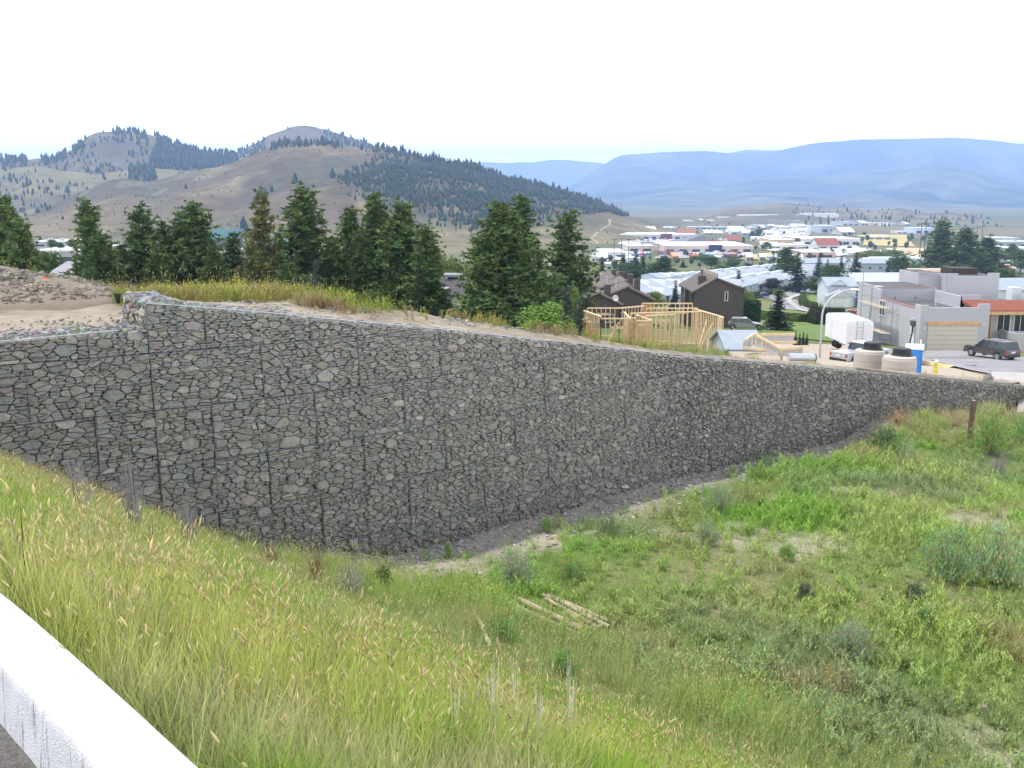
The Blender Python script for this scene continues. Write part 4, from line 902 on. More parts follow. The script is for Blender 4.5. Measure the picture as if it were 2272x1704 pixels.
# ---------------------------------------------------------------- brown townhouse row (echelon of gabled units)
UN = [(1275, 612, 1240, 634, 1300, 634, 186, 'rearmost brown townhouse of the stepped row, beside the tall pine'), (1349, 613, 1292, 638, 1386, 640, 172, 'fifth brown townhouse from the front of the stepped row'), (1366, 618, 1303, 643, 1408, 645, 164, 'fourth brown townhouse from the front of the stepped row'),
      (1390, 625, 1305, 648, 1420, 652, 156, 'third brown townhouse from the front of the stepped row'), (1396, 636, 1343, 660, 1447, 664, 148, 'second brown townhouse from the front, at the right of the row'), (1333, 650, 1286, 669, 1376, 675, 141, 'front brown townhouse of the stepped row, with a satellite dish')]
for i, (px, py, lx, ly, rx, ry, Y, lb) in enumerate(UN):
    p = at(px, py, Y); zr = p.z; L_ = at(lx, ly, Y); Rr = at(rx, ry, Y); gb = zg(p.x, Y); e = empty('brown_townhouse', (p.x, Y, gb), label=lb, cat='house', group='brown townhouses of the stepped row')
    lz, rz_, pz = L_.z - gb, Rr.z - gb, zr - gb; lx_, rx_ = L_.x - p.x, Rr.x - p.x; D = 9.5
    mb = MB().prism([(lx_, -3), (rx_, -3), (rx_, rz_), (0, pz), (lx_, lz)], 'y', 0, D); mb.build('wall', m_brown, e)
    mb = MB(); t = .22
    for (ax, az, bx, bz) in ((lx_ - .4, lz - .15, .02, pz), (-.02, pz - .35, rx_ + .4, rz_ - .3)):
        mb.add([(ax, -.35, az), (bx, -.35, bz), (bx, D, bz), (ax, D, az), (ax, -.35, az + t), (bx, -.35, bz + t), (bx, D, bz + t), (ax, D, az + t)], [(0, 1, 2, 3), (4, 5, 6, 7), (0, 1, 5, 4), (1, 2, 6, 5), (2, 3, 7, 6), (3, 0, 4, 7)])
    mb.build('roof', m_broof, e)
    MB().beam((lx_ - .4, -.42, lz + .1), (0, -.42, pz + .26), .10, .26).build('rake_board', plain((.30, .25, .22), key='rake'), e); MB().beam((0, -.42, pz - .02), (rx_ + .4, -.42, rz_ - .02), .10, .24).build('rake_board', plain((.30, .25, .22), key='rake'), e)
    chimney(e, rx_ * .45, D * .35, rz_, pz + .9, m_brown, .9); MB().lathe([(.09, pz - 1.2), (.09, pz + .35), (.16, pz + .36), (.16, pz + .5)], 8, lx_ * .45, D * .4).build('vent_pipe', plain((.5, .5, .5), key='vent'), e)
    window(e, lx_ * .3, .8, 1.4, 1.2, 0); window(e, rx_ * .45, .8, 1.2, 1.2, 0)
    if i == 5:
        dd = MB().lathe([(.05, 0), (.30, .05), (.46, .14), (.44, .15), (.28, .08), (0.02, .04)], 14, cap=False).build('satellite_dish', plain((.66, .66, .68), key='dish'), e); dd.location = (rx_ * .72, -.5, rz_ + .9); dd.rotation_euler = (rad(75), 0, rad(20)); MB().box(rx_ * .72 - .04, -.45, rz_ - .5, rx_ * .72 + .04, -.38, rz_ + .9).build('dish_mast', m_wire, e)
# big brown gabled house
p = at(1594, 722, 147); e = empty('brown_house', (p.x, p.y, p.z), label='big brown gabled house with a tall chimney, behind the timber frame', cat='house')
W8, D8 = 7.2, 12.5
mb = MB().prism([(-3.6, -3), (3.6, -3), (3.6, 5.3), (-.35, 6.9), (-3.6, 5.0)], 'y', 0, D8); mb.build('wall', m_brown, e)
mb = MB()
for (ax, az, bx, bz) in ((-4.0, 4.8, -.33, 6.95), (-.36, 6.75, 3.9, 5.15)): mb.add([(ax, -.3, az), (bx, -.3, bz), (bx, D8, bz), (ax, D8, az), (ax, -.3, az + .2), (bx, -.3, bz + .2), (bx, D8, bz + .2), (ax, D8, az + .2)], [(0, 1, 2, 3), (4, 5, 6, 7), (0, 1, 5, 4), (1, 2, 6, 5), (2, 3, 7, 6), (3, 0, 4, 7)])
mb.build('roof', m_broof, e); MB().box(-.45, .2, 6.9, -.30, D8, 7.6).build('parapet', plain((.34, .29, .26), key='parapet_brown'), e)
MB().box(-2.7, 2.2, 5.0, -1.6, 3.4, 7.1).build('chimney', m_brown, e); MB().lathe([(.14, 7.1), (.14, 7.8), (.25, 7.82), (.25, 8.0)], 8, -2.15, 2.8).build('flue', m_wire, e)
window(e, 1.0, 3.6, .5, 1.4, 0); window(e, -1.6, .7, 1.7, 1.0, 0, frame=m_brown)
for q, z in ((2.4, 3.6), (2.4, .9), (8.0, 3.4), (8.0, .8)): window(e, q, z, 1.8, 1.5, side='l', X=-3.6)
for q in (0.5, 4.6): MB().box(-4.3, q, -1, -3.6, q + .25, 4.9).build('wing_wall', m_brown, e)
# ---------------------------------------------------------------- pale townhouse rows
def row_house(a, b, h, d, nun, label, rh=1.2, mw=None, mr=None, clere=False, doors=True, flip=False):
    A, B = gpt(*a), gpt(*b); L = math.hypot(B.x - A.x, B.y - A.y); an = math.atan2(B.y - A.y, B.x - A.x); z = min(A.z, B.z); dz = (A.z - B.z)
    e = empty('pale_townhouse_row', ((A.x + B.x) / 2, (A.y + B.y) / 2, (A.z + B.z) / 2), rz=an, label=label, cat='townhouse row', group='pale blue townhouse rows')
    un = L / nun; mw = mw or m_pwall; mr = mr or m_proof
    for i in range(nun):
        x0 = -L / 2 + un * i; x1 = x0 + un; zo = -dz * ((i + .5) / nun - .5)
        mb = MB().prism([(0, -6), (d, -6), (d, h + zo + rh * .4), (d * .62, h + zo + rh), (0, h + zo)], 'x', x0, x1 - .02); mb.build('unit_wall', mw, e)
        mb = MB(); q = [(x0, -.6, h + zo - .15), (x1 - .03, -.6, h + zo - .15), (x1 - .03, d * .62, h + zo + rh + .05), (x0, d * .62, h + zo + rh + .05)]; mb.add(q + [(a_, b_, c_ + .18) for a_, b_, c_ in q], [(0, 1, 2, 3), (4, 5, 6, 7), (0, 1, 5, 4), (1, 2, 6, 5), (2, 3, 7, 6), (3, 0, 4, 7)])
        q = [(x0, d * .62, h + zo + rh + .05), (x1 - .03, d * .62, h + zo + rh + .05), (x1 - .03, d + .5, h + zo + rh * .3), (x0, d + .5, h + zo + rh * .3)]; mb.add(q + [(a_, b_, c_ + .18) for a_, b_, c_ in q], [(0, 1, 2, 3), (4, 5, 6, 7), (0, 1, 5, 4), (1, 2, 6, 5), (2, 3, 7, 6), (3, 0, 4, 7)])
        mb.build('roof', mr, e)
        if clere: MB().box(x0 + .3, d * .5, h + zo + rh * .8, x1 - .5, d * .62, h + zo + rh + .9).build('clerestory', plain((.58, .64, .72), key='clere'), e)
        MB().box(x1 - .2, -.3, -6, x1 + .05, d * .62, h + zo + rh + .35).build('party_wall', m_trimw, e)
        if doors: door(e, x0 + un * .25, zo + .1, 1.2, 2.2, -.0, m=plain((.07, .05, .05), key='dark_door')); window(e, x0 + un * .62, zo + .9, 1.6, 1.2)
row_house((1365, 655), (1545, 650), 2.3, 12, 5, 'pale roofed townhouse row directly behind the brown townhouses', rh=1.6)
row_house((1428, 676), (1512, 672), 2.3, 9, 2, 'short pale roofed row between the dark spruce and the brown houses', rh=1.5)
row_house((1545, 640), (1760, 610), 2.6, 12, 8, 'longest pale townhouse row, rear one of the two long rows', rh=1.5, clere=True)
row_house((1600, 660), (1800, 626), 2.6, 12, 6, 'front pale townhouse row with dark doors above the street', rh=1.5, clere=True)
row_house((1462, 632), (1560, 628), 2.4, 10, 4, 'far pale roofed row left of the long rows', rh=1.3)
# ---------------------------------------------------------------- other houses
def house(px, pyb, w, d, h, rh, label, mw, mr, axis='x', rot=0, wins=2, extras=None, dz=0, name='house', Y=None):
    p = at(px, pyb, Y) if Y else gpt(px, pyb)
    if Y: top = slope_of(pyb) * Y; p.z = zg(p.x, p.y); h = top - p.z - rh
    e = empty(name, (p.x, p.y, p.z + dz), rz=rot, label=label, cat='house'); gable_body(e, w, d, h, rh, mw, mr, axis)
    for i in range(wins): window(e, -w / 2 + w * (i + .5) / wins, h * .45, min(1.6, w / wins * .5), 1.2)
    global TOPH; TOPH = h + rh
    if extras: extras(e)
    return e
def ex_white(e):
    o = MB().box(-4.6, -2.6, -3, 2.2, 0, 3.0).build('garage_wall', m_white, e)
    mb = MB(); mb.prism([(-5.1, 2.9), (2.7, 2.9), (-1.2, 4.5)], 'y', -3.0, .0); mb.build('gable', m_white, e)
    mb = MB()
    for s in (-1, 1): mb.beam((-1.2, -3.1, 4.6), (-1.2 + s * 4.1, -3.1, 2.8), .25, .35)
    mb.build('gable_trim', plain((.52, .55, .60), key='pale_trim'), e)
    MB().prism([(-5.2, 3.0), (-1.2, 4.75), (2.8, 3.0), (2.7, 2.9), (-1.2, 4.6), (-5.1, 2.9)], 'y', -3.05, .02).build('porch_roof', m_proof, e)
    d_ = MB().box(-3.7, -2.68, -.2, 1.3, -2.6, 2.1).build('garage_door', plain((.70, .70, .68), key='garage_white'), e); 
    for k in range(4): MB().box(-3.7, -2.70, .35 + k * .45, 1.3, -2.685, .38 + k * .45).build('door_seam', plain((.45, .45, .45), key='seam'), d_)
    mb = MB(); mb.prism([(-3.2, 5.75), (1.0, 5.75), (-1.1, 7.1)], 'y', -.55, .1); mb.build('dormer', m_white, e); mb = MB()
    for s in (-1, 1): mb.beam((-1.1, -.6, 7.2), (-1.1 + s * 2.6, -.6, 5.6), .2, .3)
    mb.build('dormer_trim', plain((.52, .55, .60), key='pale_trim'), e); MB().box(3.9, -1.2, 0, 5.2, 6, 3.4).build('blue_wing', plain((.14, .20, .32), key='blue_wall'), e)
house(1866, 680, 7.6, 9, 5.4, 1.9, 'white two-storey house with stacked gables and white garage door', m_white, m_proof, 'x', extras=ex_white, wins=0)
house(1948, 640, 27, 12, 2.5, 2.6, 'long low house with a broad white roof behind the white garage house', m_white, plain((.42, .45, .48), key='white_roof'), 'x', rot=.05, wins=6)
house(1941, 608, 20, 12, 5, 1.8, 'white two-storey house with two dark windows and pale blue roof', m_pwall, m_proof, 'x', wins=4)
house(1973, 592, 19, 10, 4, 1.2, 'small white roofed house beyond the two-storey one', m_white, plain((.42, .45, .48), key='white_roof'), 'x', wins=3)
house(1815, 602, 30, 12, 4, 2.0, 'long pale roofed house half hidden by spruces', m_pwall, m_proof, 'x', wins=4)
house(1775, 622, 18, 12, 4, 2.0, 'pale blue house left of the spruces by the street', m_pwall, m_proof, 'x', wins=3)
house(2040, 642, 8, 7, 3.2, 1.8, 'small green gabled house behind the grey villa', plain((.25, .38, .30), key='green_siding'), plain((.60, .62, .60), key='pale_roof2'), 'y', wins=1)
house(2078, 624, 20, 12, 3, 1.8, 'beige-roofed bungalow behind the grey villa', plain((.5, .42, .33), key='beige_siding'), plain((.42, .34, .26), key='beige_roof'), 'x', wins=3)
house(2200, 612, 22, 12, 3.4, 1.8, 'brick-red bungalow with two chimneys at the right', plain((.45, .22, .15), key='brick_wall'), plain((.50, .38, .30), key='tan_roof'), 'x', wins=4)
house(2242, 604, 24, 10, 4, 2.0, 'pale roofed house above the brick-red bungalow', m_white, plain((.42, .45, .48), key='white_roof'), 'x', rot=.2, wins=2)
house(2262, 664, 16, 14, 3, 3.0, 'grey-roofed house at the right edge behind the villa', m_white, m_proof, 'x', rot=.1, wins=2)
TOPH = 0
def ex_hidden(e):
    T = TOPH; MB().box(-2.3, 3.3, T - 1, -.6, 5.2, T + .3).build('clerestory', m_trimw, e); MB().box(-2.1, 3.25, T - .25, -.8, 3.32, T + .2).build('clerestory_glass', m_glass, e); MB().box(-2.5, 3.0, T + .3, -.4, 5.6, T + .5).build('clerestory_roof', m_groof, e); MB().box(-2.6, -.3, 0, -1.75, .8, T - .75).build('chimney', m_white, e)
house(1030, 624, 4.8, 8, 2.9, 1.5, 'cream house with a white chimney seen between the pines', plain((.58, .55, .52), key='cream_siding'), mat('dark_shingle', (.075, .065, .07), noise=.2, scale=2), 'x', wins=2, extras=ex_hidden, Y=112)
def ex_stripe(e):
    for k, (a, b) in enumerate(((-3.0, .2), (1.0, 3.2))): T = TOPH; MB().box(a, 3.2, T - 1, b, 5, T + .45).build('clerestory', m_groof, e); MB().box(a + .2, 3.12, T - .15, b - .2, 3.22, T + .3).build('clerestory_glass', m_glass, e); MB().box(a - .3, 2.9, T + .45, b + .3, 5.2, T + .65).build('clerestory_roof', m_trimw, e)
house(700, 631, 8.5, 9, 2.7, 1.2, 'dark-roofed house with white clerestory stripes behind the pines', plain((.42, .40, .38), key='grey_siding'), mat('dark_shingle'), 'x', wins=3, extras=ex_stripe, Y=118)
house(520, 622, 9, 9, 3.2, 1.2, 'dark-roofed house with a pale gutter behind the middle pines', plain((.42, .40, .38), key='grey_siding'), mat('dark_shingle'), 'x', wins=3, Y=120)
house(850, 646, 9, 9, 3.0, 1.2, 'dark house hidden behind the dense pine group', plain((.30, .27, .25), key='dark_siding'), mat('dark_shingle'), 'x', wins=3, Y=122)
house(1240, 628, 3.4, 8, 2.4, 1.0, 'brown house with a white deck, left of the stepped brown row', m_brown, m_broof, 'x', wins=2, Y=128)
def ex_vent(e): MB().lathe([(.07, TOPH - .8), (.07, TOPH + .5), (.13, TOPH + .52), (.13, TOPH + .65)], 8, .1, 3).build('vent_pipe', plain((.6, .6, .6), key='ventl'), e)
house(118, 594, 4.6, 9, 2.0, 1.7, 'grey-shingled roof poking up beyond the dirt bank at left', plain((.36, .31, .27), key='stucco_l'), m_groof, 'x', rot=-.35, wins=2, extras=ex_vent, Y=82)
# ---------------------------------------------------------------- the grey stucco villa
KV = 1.13; m_st = mat('grey_stucco', (.45, .45, .475), noise=.10, scale=1.1, col2=(.40, .40, .42), bump=.4, bscale=30, rough=.95); m_st2 = m_st; m_flash = plain((.33, .14, .12), key='red_flashing'); m_deck = mat('roof_membrane', (.10, .10, .105), noise=.2, scale=.8, rough=.9)
vl = empty('stucco_villa', (37.6 * KV, 92 * KV, -14.3 * KV + .2), label='unfinished grey stucco villa with stepped parapets and a wide garage', cat='house')
def vb(name, x0, y0, z0, x1, y1, z1, m=m_st, par=vl): return MB().box((x0 - 37.6) * KV, (y0 - 92) * KV, (z0 + 14.3) * KV, (x1 - 37.6) * KV, (y1 - 92) * KV, (z1 + 14.3) * KV).build(name, m, par)
vb('wall', 37.6, 92, -20, 43.95, 105.5, -11.2); vb('roof_deck', 37.9, 92.3, -11.19, 43.7, 105.2, -11.12, m_deck)
vb('parapet', 37.6, 92, -11.2, 43.95, 92.28, -10.42); vb('parapet', 37.6, 92, -10.42, 38.3, 92.28, -10.2); vb('parapet', 42.9, 92, -10.42, 43.95, 92.28, -10.08); vb('parapet', 37.6, 92.28, -11.2, 37.85, 93.4, -10.25)
vb('parapet', 37.6, 93.4, -11.2, 37.85, 102.4, -10.62); vb('flashing', 37.57, 93.4, -10.62, 37.88, 102.4, -10.57, m_flash)
vb('parapet', 37.6, 102.4, -11.2, 37.85, 105.5, -9.75); vb('wall', 37.85, 104.2, -11.2, 38.6, 105.5, -9.6)
vb('rear_wall', 38.6, 104.6, -20, 44.3, 112, -9.78); vb('flashing', 38.5, 104.55, -9.78, 44.3, 104.75, -9.73, m_flash); vb('rear_wall', 44.3, 104.6, -20, 45.2, 112, -10.0)
vb('rear_tower', 43.8, 108.5, -20, 46.2, 114, -8.55); vb('rear_tower', 46.2, 107, -20, 51.8, 113, -8.75); vb('parapet', 43.8, 108.3, -8.55, 44.8, 108.5, -8.3); vb('parapet', 45.6, 107, -8.75, 47.4, 107.2, -8.45); vb('parapet', 50.6, 107, -8.75, 51.8, 107.2, -8.4)
vb('penthouse_openings', 47.6, 109, -8.75, 50.4, 112, -8.05, mat('opening_shade', (.06, .045, .04), noise=.2, scale=3)); vb('flashing', 43.8, 108.25, -8.3, 46.0, 108.4, -8.25, m_flash)  # solid dark box for the penthouse openings, their shade put into its colour
vb('wall', 43.95, 98, -20, 58, 106, -11.3); vb('parapet', 43.95, 98, -11.3, 44.2, 104.6, -10.0); vb('parapet', 43.95, 98, -11.3, 58, 98.25, -10.35); vb('parapet', 43.95, 97.98, -10.35, 45.9, 98.23, -9.85); vb('roof_deck', 44.2, 98.3, -11.29, 58, 104.6, -11.2, m_deck)
vb('parapet', 52.0, 102, -11.2, 58, 102.3, -10.2); vb('roof_box', 51.3, 103, -11.2, 52.2, 104.2, -9.6, plain((.6, .62, .64), key='hvac'))
for x in (39.9, 42.0): MB().lathe([(.07, (14.3 - 10.9) * KV), (.07, (14.3 - 10.7) * KV)], 8, (x - 37.6) * KV, 12.4 * KV).build('scupper', m_wire, vl)
MB().lathe([(.07, 3.1 * KV), (.07, 3.9 * KV)], 8, (42.3 - 37.6) * KV, 8 * KV).build('vent_pipe', plain((.66, .66, .66), key='vent2'), vl)
gd = vb('garage_door', 38.35, 91.93, -14.4, 42.95, 92.0, -11.98, mat('garage_door_beige', (.56, .505, .45), noise=.05, scale=1))
for k in range(5): MB().box((38.35 - 37.6) * KV, -.095, (2.32 - k * .42) * KV - .2, (42.95 - 37.6) * KV, -.08, (2.32 - k * .42) * KV - .17).build('door_seam', plain((.36, .32, .28), key='seam2'), gd)
vb('garage_lintel', 38.2, 91.8, -11.98, 43.1, 92.0, -11.72, mat('raw_wood', (.56, .36, .18), noise=.25, scale=3, rough=.8))
for x, z in ((37.95, -12.4), (43.4, -12.1)): vb('lamp_box', x, 91.9, z, x + .12, 92.0, z + .15, m_trimw)
for y, z in ((99.6, -11.55), (97.3, -11.6), (95.2, -11.65), (93.6, -11.7)): vb('wall_light', 37.5, y, z, 37.6, y + .15, z + .13, m_trimw)
for q, z, w, h in ((9.6, 2.0, 1.7, 1.55), (12.2, .1, 1.0, .6)): window(vl, q * KV, z * KV, w, h * KV, side='l', X=-.0)
door(vl, 1.5 * KV, .0, 1.1, 2.5, side='l', X=0)
for k_, (x0, y0, x1, y1, z) in enumerate(((38.8, 104.9, 44.1, 111.8, -9.78), (46.4, 107.3, 51.6, 112.8, -8.75), (44.0, 108.8, 46.0, 113.8, -8.55), (44.4, 104.9, 45.1, 111.8, -10.0))): vb('roof_deck', x0, y0, z + .004, x1, y1, z + .03, m_deck)
# porch with tiled roof on the right
vb('porch_wall', 43.95, 95.5, -20, 58, 98, -11.2); tr = MB(); K0 = Vector((37.6, 92, -14.3))
def VP(x, y, z): return ((x - 37.6) * KV, (y - 92) * KV, (z + 14.3) * KV)
tile = plain((.25, .08, .055), key='clay_tile', rough=.7); slab = MB(); slab.add([VP(43.98, 94.0, -11.02), VP(58, 94.0, -11.02), VP(58, 97.9, -10.45), VP(43.98, 97.9, -10.45), VP(43.98, 94.0, -11.15), VP(58, 94.0, -11.15), VP(58, 97.9, -10.6), VP(43.98, 97.9, -10.6)], [(0, 1, 2, 3), (4, 5, 6, 7), (0, 1, 5, 4), (3, 0, 4, 7), (1, 2, 6, 5)]); rf = slab.build('tile_roof', tile, vl)
tm = MB()
for j in range(9):
    x0 = 0; y = 94.0 + j * .44; z = -11.02 + (y - 94) * .1462
    for i in range(46): x = 44.1 + i * .3; tm.beam(VP(x, y, z + .05), VP(x, y + .46, z + .05 + .064), .22 * KV, n=6)
tl = tm.build('roof_tile', tile, rf); tl['kind'] = 'stuff'
vb('fascia_board', 43.98, 93.9, -11.32, 58, 94.0, -11.02, mat('raw_wood')); vb('porch_post', 44.5, 94.1, -14.4, 44.75, 94.35, -11.3, mat('raw_wood')); vb('porch_post', 45.5, 94.9, -14.4, 45.65, 95.1, -11.3, mat('raw_wood'))
for x, w in ((47.0, 1.3), (48.6, 1.3), (50.6, 1.3), (52.4, 1.3)): window(vl, (x - 37.6) * KV, 1.15 * KV, w * KV, 1.75 * KV, y=3.5 * KV)
vb('porch_parapet', 46.6, 92.4, -20, 58, 92.7, -12.85); vb('porch_parapet', 46.6, 92.7, -20, 46.85, 95.5, -12.85)
# scaffold against the villa's left wall
sc_ = empty('scaffold', (37.6 * KV - 1.6, 100 * KV, -14.9 * KV), label='tubular scaffold with two plank decks against the villa side wall', cat='scaffold'); m_tube = mat('scaffold_tube', (.30, .31, .33), metal=.5, rough=.5)
for i, y in enumerate((-2.6, .9, 4.3)):
    for x in (0, 1.1): MB().tube([(x, y, -1), (x, y, 6.9 - .4 * i * 0)], .035, 6).build('pole', m_tube, sc_)
    for z in (1.0, 2.4, 4.0, 5.2, 6.4): MB().tube([(0, y, z), (1.1, y, z)], .025, 5).build('rung', m_tube, sc_)
for (a, b) in (((0, -2.6, .2), (0, .9, 3.6)), ((0, 4.3, .2), (0, .9, 3.6)), ((0, -2.6, 5.4), (0, 4.3, 5.4)), ((0, -2.6, 6.4), (0, 4.3, 6.4)), ((0, -2.6, 5.9), (0, 4.3, 5.9))): MB().tube([a, b], .025, 5).build('brace', m_tube, sc_)
for z, dy in ((1.75, 0), (4.5, .3)): 
    for k in range(4): MB().box(.05 + k * .27 - .3, -3.6 + dy, z, .28 + k * .27 - .3, 4.8, z + .05).build('plank', mat('scaffold_plank', (.42, .36, .28), noise=.25, scale=3), sc_)
# rubbish chute hose
ch = empty('chute_hose', (37.55 * KV - .1, 93.2 * KV, -11.9 * KV), label='black flexible hose with a funnel hanging down the villa corner', cat='hose')
MB().tube([(-.05, 0, -.2), (-.15, -.2, -1.0), (-.5, -.6, -2.2), (-1.0, -1.0, -3.2)], .085, 8).build('hose', plain((.035, .035, .04), key='rubber'), ch); MB().lathe([(.10, -.35), (.32, -.05), (.36, .35), (.30, .35)], 12, -.02, 0).build('funnel', plain((.13, .13, .14), key='funnel'), ch)
# ---------------------------------------------------------------- timber frame house under construction
m_tim = mat('fresh_timber', (.74, .56, .34), noise=.16, scale=2.5, rough=.8); m_ply = mat('sheathing', (.48, .30, .14), noise=.22, scale=2.2, col2=(.56, .36, .17), rough=.85)
YF = 96.0; tf0 = at(1293, 778, YF); TZ = zg(tf0.x + 6, YF + 2); FZ = slope_of(770) * YF
tf = empty('timber_frame_house', (tf0.x, YF, FZ), label='pale timber frame of a house under construction beyond the wall', cat='building site')
def fx(px, dy=0): return (px - 1136) / FP * ((YF + dy) * cP + 1.9) - tf0.x
def stud_wall(a, b, z0, z1, step=.42, top=True, ply=None, openings=()):
    """framed wall between plan points a, b (local); plates, studs each a part"""
    a = Vector((*a, 0)); b = Vector((*b, 0)); L = (b - a).length; d = (b - a) / L; t = .05 * 1.4; wd = .16
    MB().beam(a + Vector((0, 0, z0 + .03)), b + Vector((0, 0, z0 + .03)), wd, .06).build('bottom_plate', m_tim, tf)
    MB().beam(a + Vector((0, 0, z1 - .04)), b + Vector((0, 0, z1 - .04)), .19, .11).build('top_plate', m_tim, tf)
    n = max(1, int(L / step))
    for i in range(n + 1):
        s = i * L / n; 
        hole = [o for o in openings if o[0] < s < o[1]]
        p = a + d * s
        if hole:
            o = hole[0]
            if o[2] > z0 + .3: MB().beam(p + Vector((0, 0, z0 + .06)), p + Vector((0, 0, o[2])), .075, .14).build('stud', m_tim, tf)
            if o[3] < z1 - .3: MB().beam(p + Vector((0, 0, o[3])), p + Vector((0, 0, z1 - .09)), .075, .14).build('stud', m_tim, tf)
        else: MB().beam(p + Vector((0, 0, z0 + .06)), p + Vector((0, 0, z1 - .09)), .075, .14).build('stud', m_tim, tf)
    for o in openings:
        MB().beam(a + d * o[0] + Vector((0, 0, o[3])), a + d * o[1] + Vector((0, 0, o[3])), .14, .22).build('header', m_tim, tf)
        if o[2] > z0 + .3: MB().beam(a + d * o[0] + Vector((0, 0, o[2])), a + d * o[1] + Vector((0, 0, o[2])), .14, .08).build('window_sill', m_tim, tf)
    if ply: 
        for k in range(max(1, int(L / 1.22))):
            s0, s1 = k * 1.22, min(L, (k + 1) * 1.22 - .012); mid = (s0 + s1) / 2
            if any(o[0] < mid < o[1] for o in openings): continue
            nn_ = Vector((d.y, -d.x, 0)) * (.10 * ply); q0, q1 = a + d * s0 + nn_, a + d * s1 + nn_
            MB().add([(q0.x, q0.y, z0), (q1.x, q1.y, z0), (q1.x, q1.y, z1 - .15), (q0.x, q0.y, z1 - .15), (q0.x + nn_.x * .12, q0.y + nn_.y * .12, z0), (q1.x + nn_.x * .12, q1.y + nn_.y * .12, z0), (q1.x + nn_.x * .12, q1.y + nn_.y * .12, z1 - .15), (q0.x + nn_.x * .12, q0.y + nn_.y * .12, z1 - .15)], [(0, 1, 2, 3), (4, 5, 6, 7), (0, 1, 5, 4), (1, 2, 6, 5), (2, 3, 7, 6), (3, 0, 4, 7)]).build('sheathing_panel', m_ply, tf)
ZT = 3.35; D1, D2 = 5.2, 8.4
stud_wall((fx(1304), 0 + 5.0), (fx(1334) - .0, 0), -.6, ZT - .35, ply=0)                                  # left diagonal-looking wall
stud_wall((fx(1334), 0), (fx(1398), 0), -.6, ZT - .55, ply=0, openings=((.9, 2.4, .2, 1.9),))
stud_wall((fx(1304, 5), 5.0), (fx(1375, 5), 5.0), -.6, ZT - .1, ply=0, openings=((.9, 2.2, .4, 2.6),))
stud_wall((fx(1398), 0), (fx(1398), 0 + 5), -.6, ZT - .5)
stud_wall((fx(1398), -.1), (fx(1412), -.1), -.6, ZT - .5, ply=1)
stud_wall((fx(1412), -.2), (fx(1445), -.2), -.6, ZT - .75, openings=((.15, 1.0, .0, 2.2),))
stud_wall((fx(1446), -.2), (fx(1446) - .9, 4.2), -.6, ZT - .7)
stud_wall((fx(1375, 5), 5.0), (fx(1430, 7), 7.0), -.6, ZT - .1)
stud_wall((fx(1425, 8), 8.0), (fx(1490, 8), 8.0), -.6, ZT + .05, ply=-1, openings=((.8, 2.4, .6, 2.4),))
stud_wall((fx(1490, 8), 8.0), (fx(1537, 8), 8.0), -.6, ZT + .05, openings=((.5, 1.6, .6, 2.4),))
stud_wall((fx(1537, 8), 8.0), (fx(1607), 0.3), -.9, ZT - .45, step=.42)
stud_wall((fx(1400, 2.5), 2.6), (fx(1560, 3.2), 4.2), -.6, ZT - .35, step=.45, openings=((3.0, 4.0, 0, 2.1),))
stud_wall((fx(1435, 5.5), 5.6), (fx(1548, 6), 5.8), -.6, ZT - .2, step=.5)
stud_wall((fx(1435, 1), 1.4), (fx(1505, 1), 2.6), -.6, ZT - .45, step=.5)
stud_wall((fx(1597), .25), (fx(1607), .25), -.9, ZT - .5, step=.12)
MB().cbox(fx(1315, 0), .4, .5, 1.2, .04, 2.4).build('sheathing_panel', m_ply, tf)
for (px, w) in ((1295, .9), (1303, .8)): stud_wall((fx(px), 1.0 + (px - 1295) * -.06), (fx(px) + w * .55, 1.0 + (px - 1295) * -.06), -1.0, ZT - .9 + (1303 - px) * .03, ply=1)
for (a, b) in (((fx(1570, 3), 3.0, 2.3), (fx(1545, 3), 1.2, -.4)), ((fx(1590), 1.4, 2.2), (fx(1560), 1.0, -.5)), ((fx(1372, 2), 1.0, 2.3), (fx(1348), .5, .2)), ((fx(1470, 2), 1.6, 2.0), (fx(1500, 2), 1.2, -.2))): MB().beam(a, b, .06, .12).build('brace', m_tim, tf)
MB().box(fx(1300), 0, -.9, fx(1600), 7.8, -.62).build('floor_deck', mat('deck_board', (.34, .28, .2), noise=.2, scale=1), tf); MB().box(fx(1302), .2, -4, fx(1598), 7.6, -.9).build('foundation', plain((.36, .35, .33), key='foundation'), tf)
for k in range(3): MB().beam((fx(1452 + k * 3), -.9, -.2 + k * .32), (fx(1490), -.9, -.2 + k * .32), .05, .1).build('loose_rail', m_tim, tf)
# pale tarp-covered roof and concrete forms right of the frame
pr = at(1652, 782, 92); e = empty('low_shed', pr, label='low shed with a pale blue-grey roof right of the timber frame', cat='shed'); gable_body(e, 3.3, 7, .2, 1.25, m_pwall, m_proof, 'x', .25, base=-4); MB().lathe([(.05, 1.4), (.05, 1.75)], 6, -.3, 3.5).build('vent_pipe', m_trimw, e)
fm = empty('foundation_forms', at(1700, 785, 86), label='timber and concrete foundation forms on the sandy plot', cat='foundation forms'); ff_ = [((-1.5, 1.6, .95), (-.1, 4.2, 1.1)), ((-.1, 4.2, 1.1), (3.6, 4.4, 1.1)), ((-.2, 3.0, 1.2), (1.4, .6, .35)), ((1.4, .6, .3), (3.6, 1.4, .35)), ((-1.6, 1.5, .3), (.0, .8, .2)), ((.2, 2.4, .6), (3.4, 2.9, .6))]
for a, b in ff_: MB().beam(a, b, .10, .22).build('form_board', m_tim, fm)
for a, b in ff_[:4]: MB().beam((a[0], a[1] + .3, a[2] - .5), (b[0], b[1] + .3, b[2] - .5), .2, .8).build('concrete_footing', plain((.50, .50, .49), key='footing'), fm)
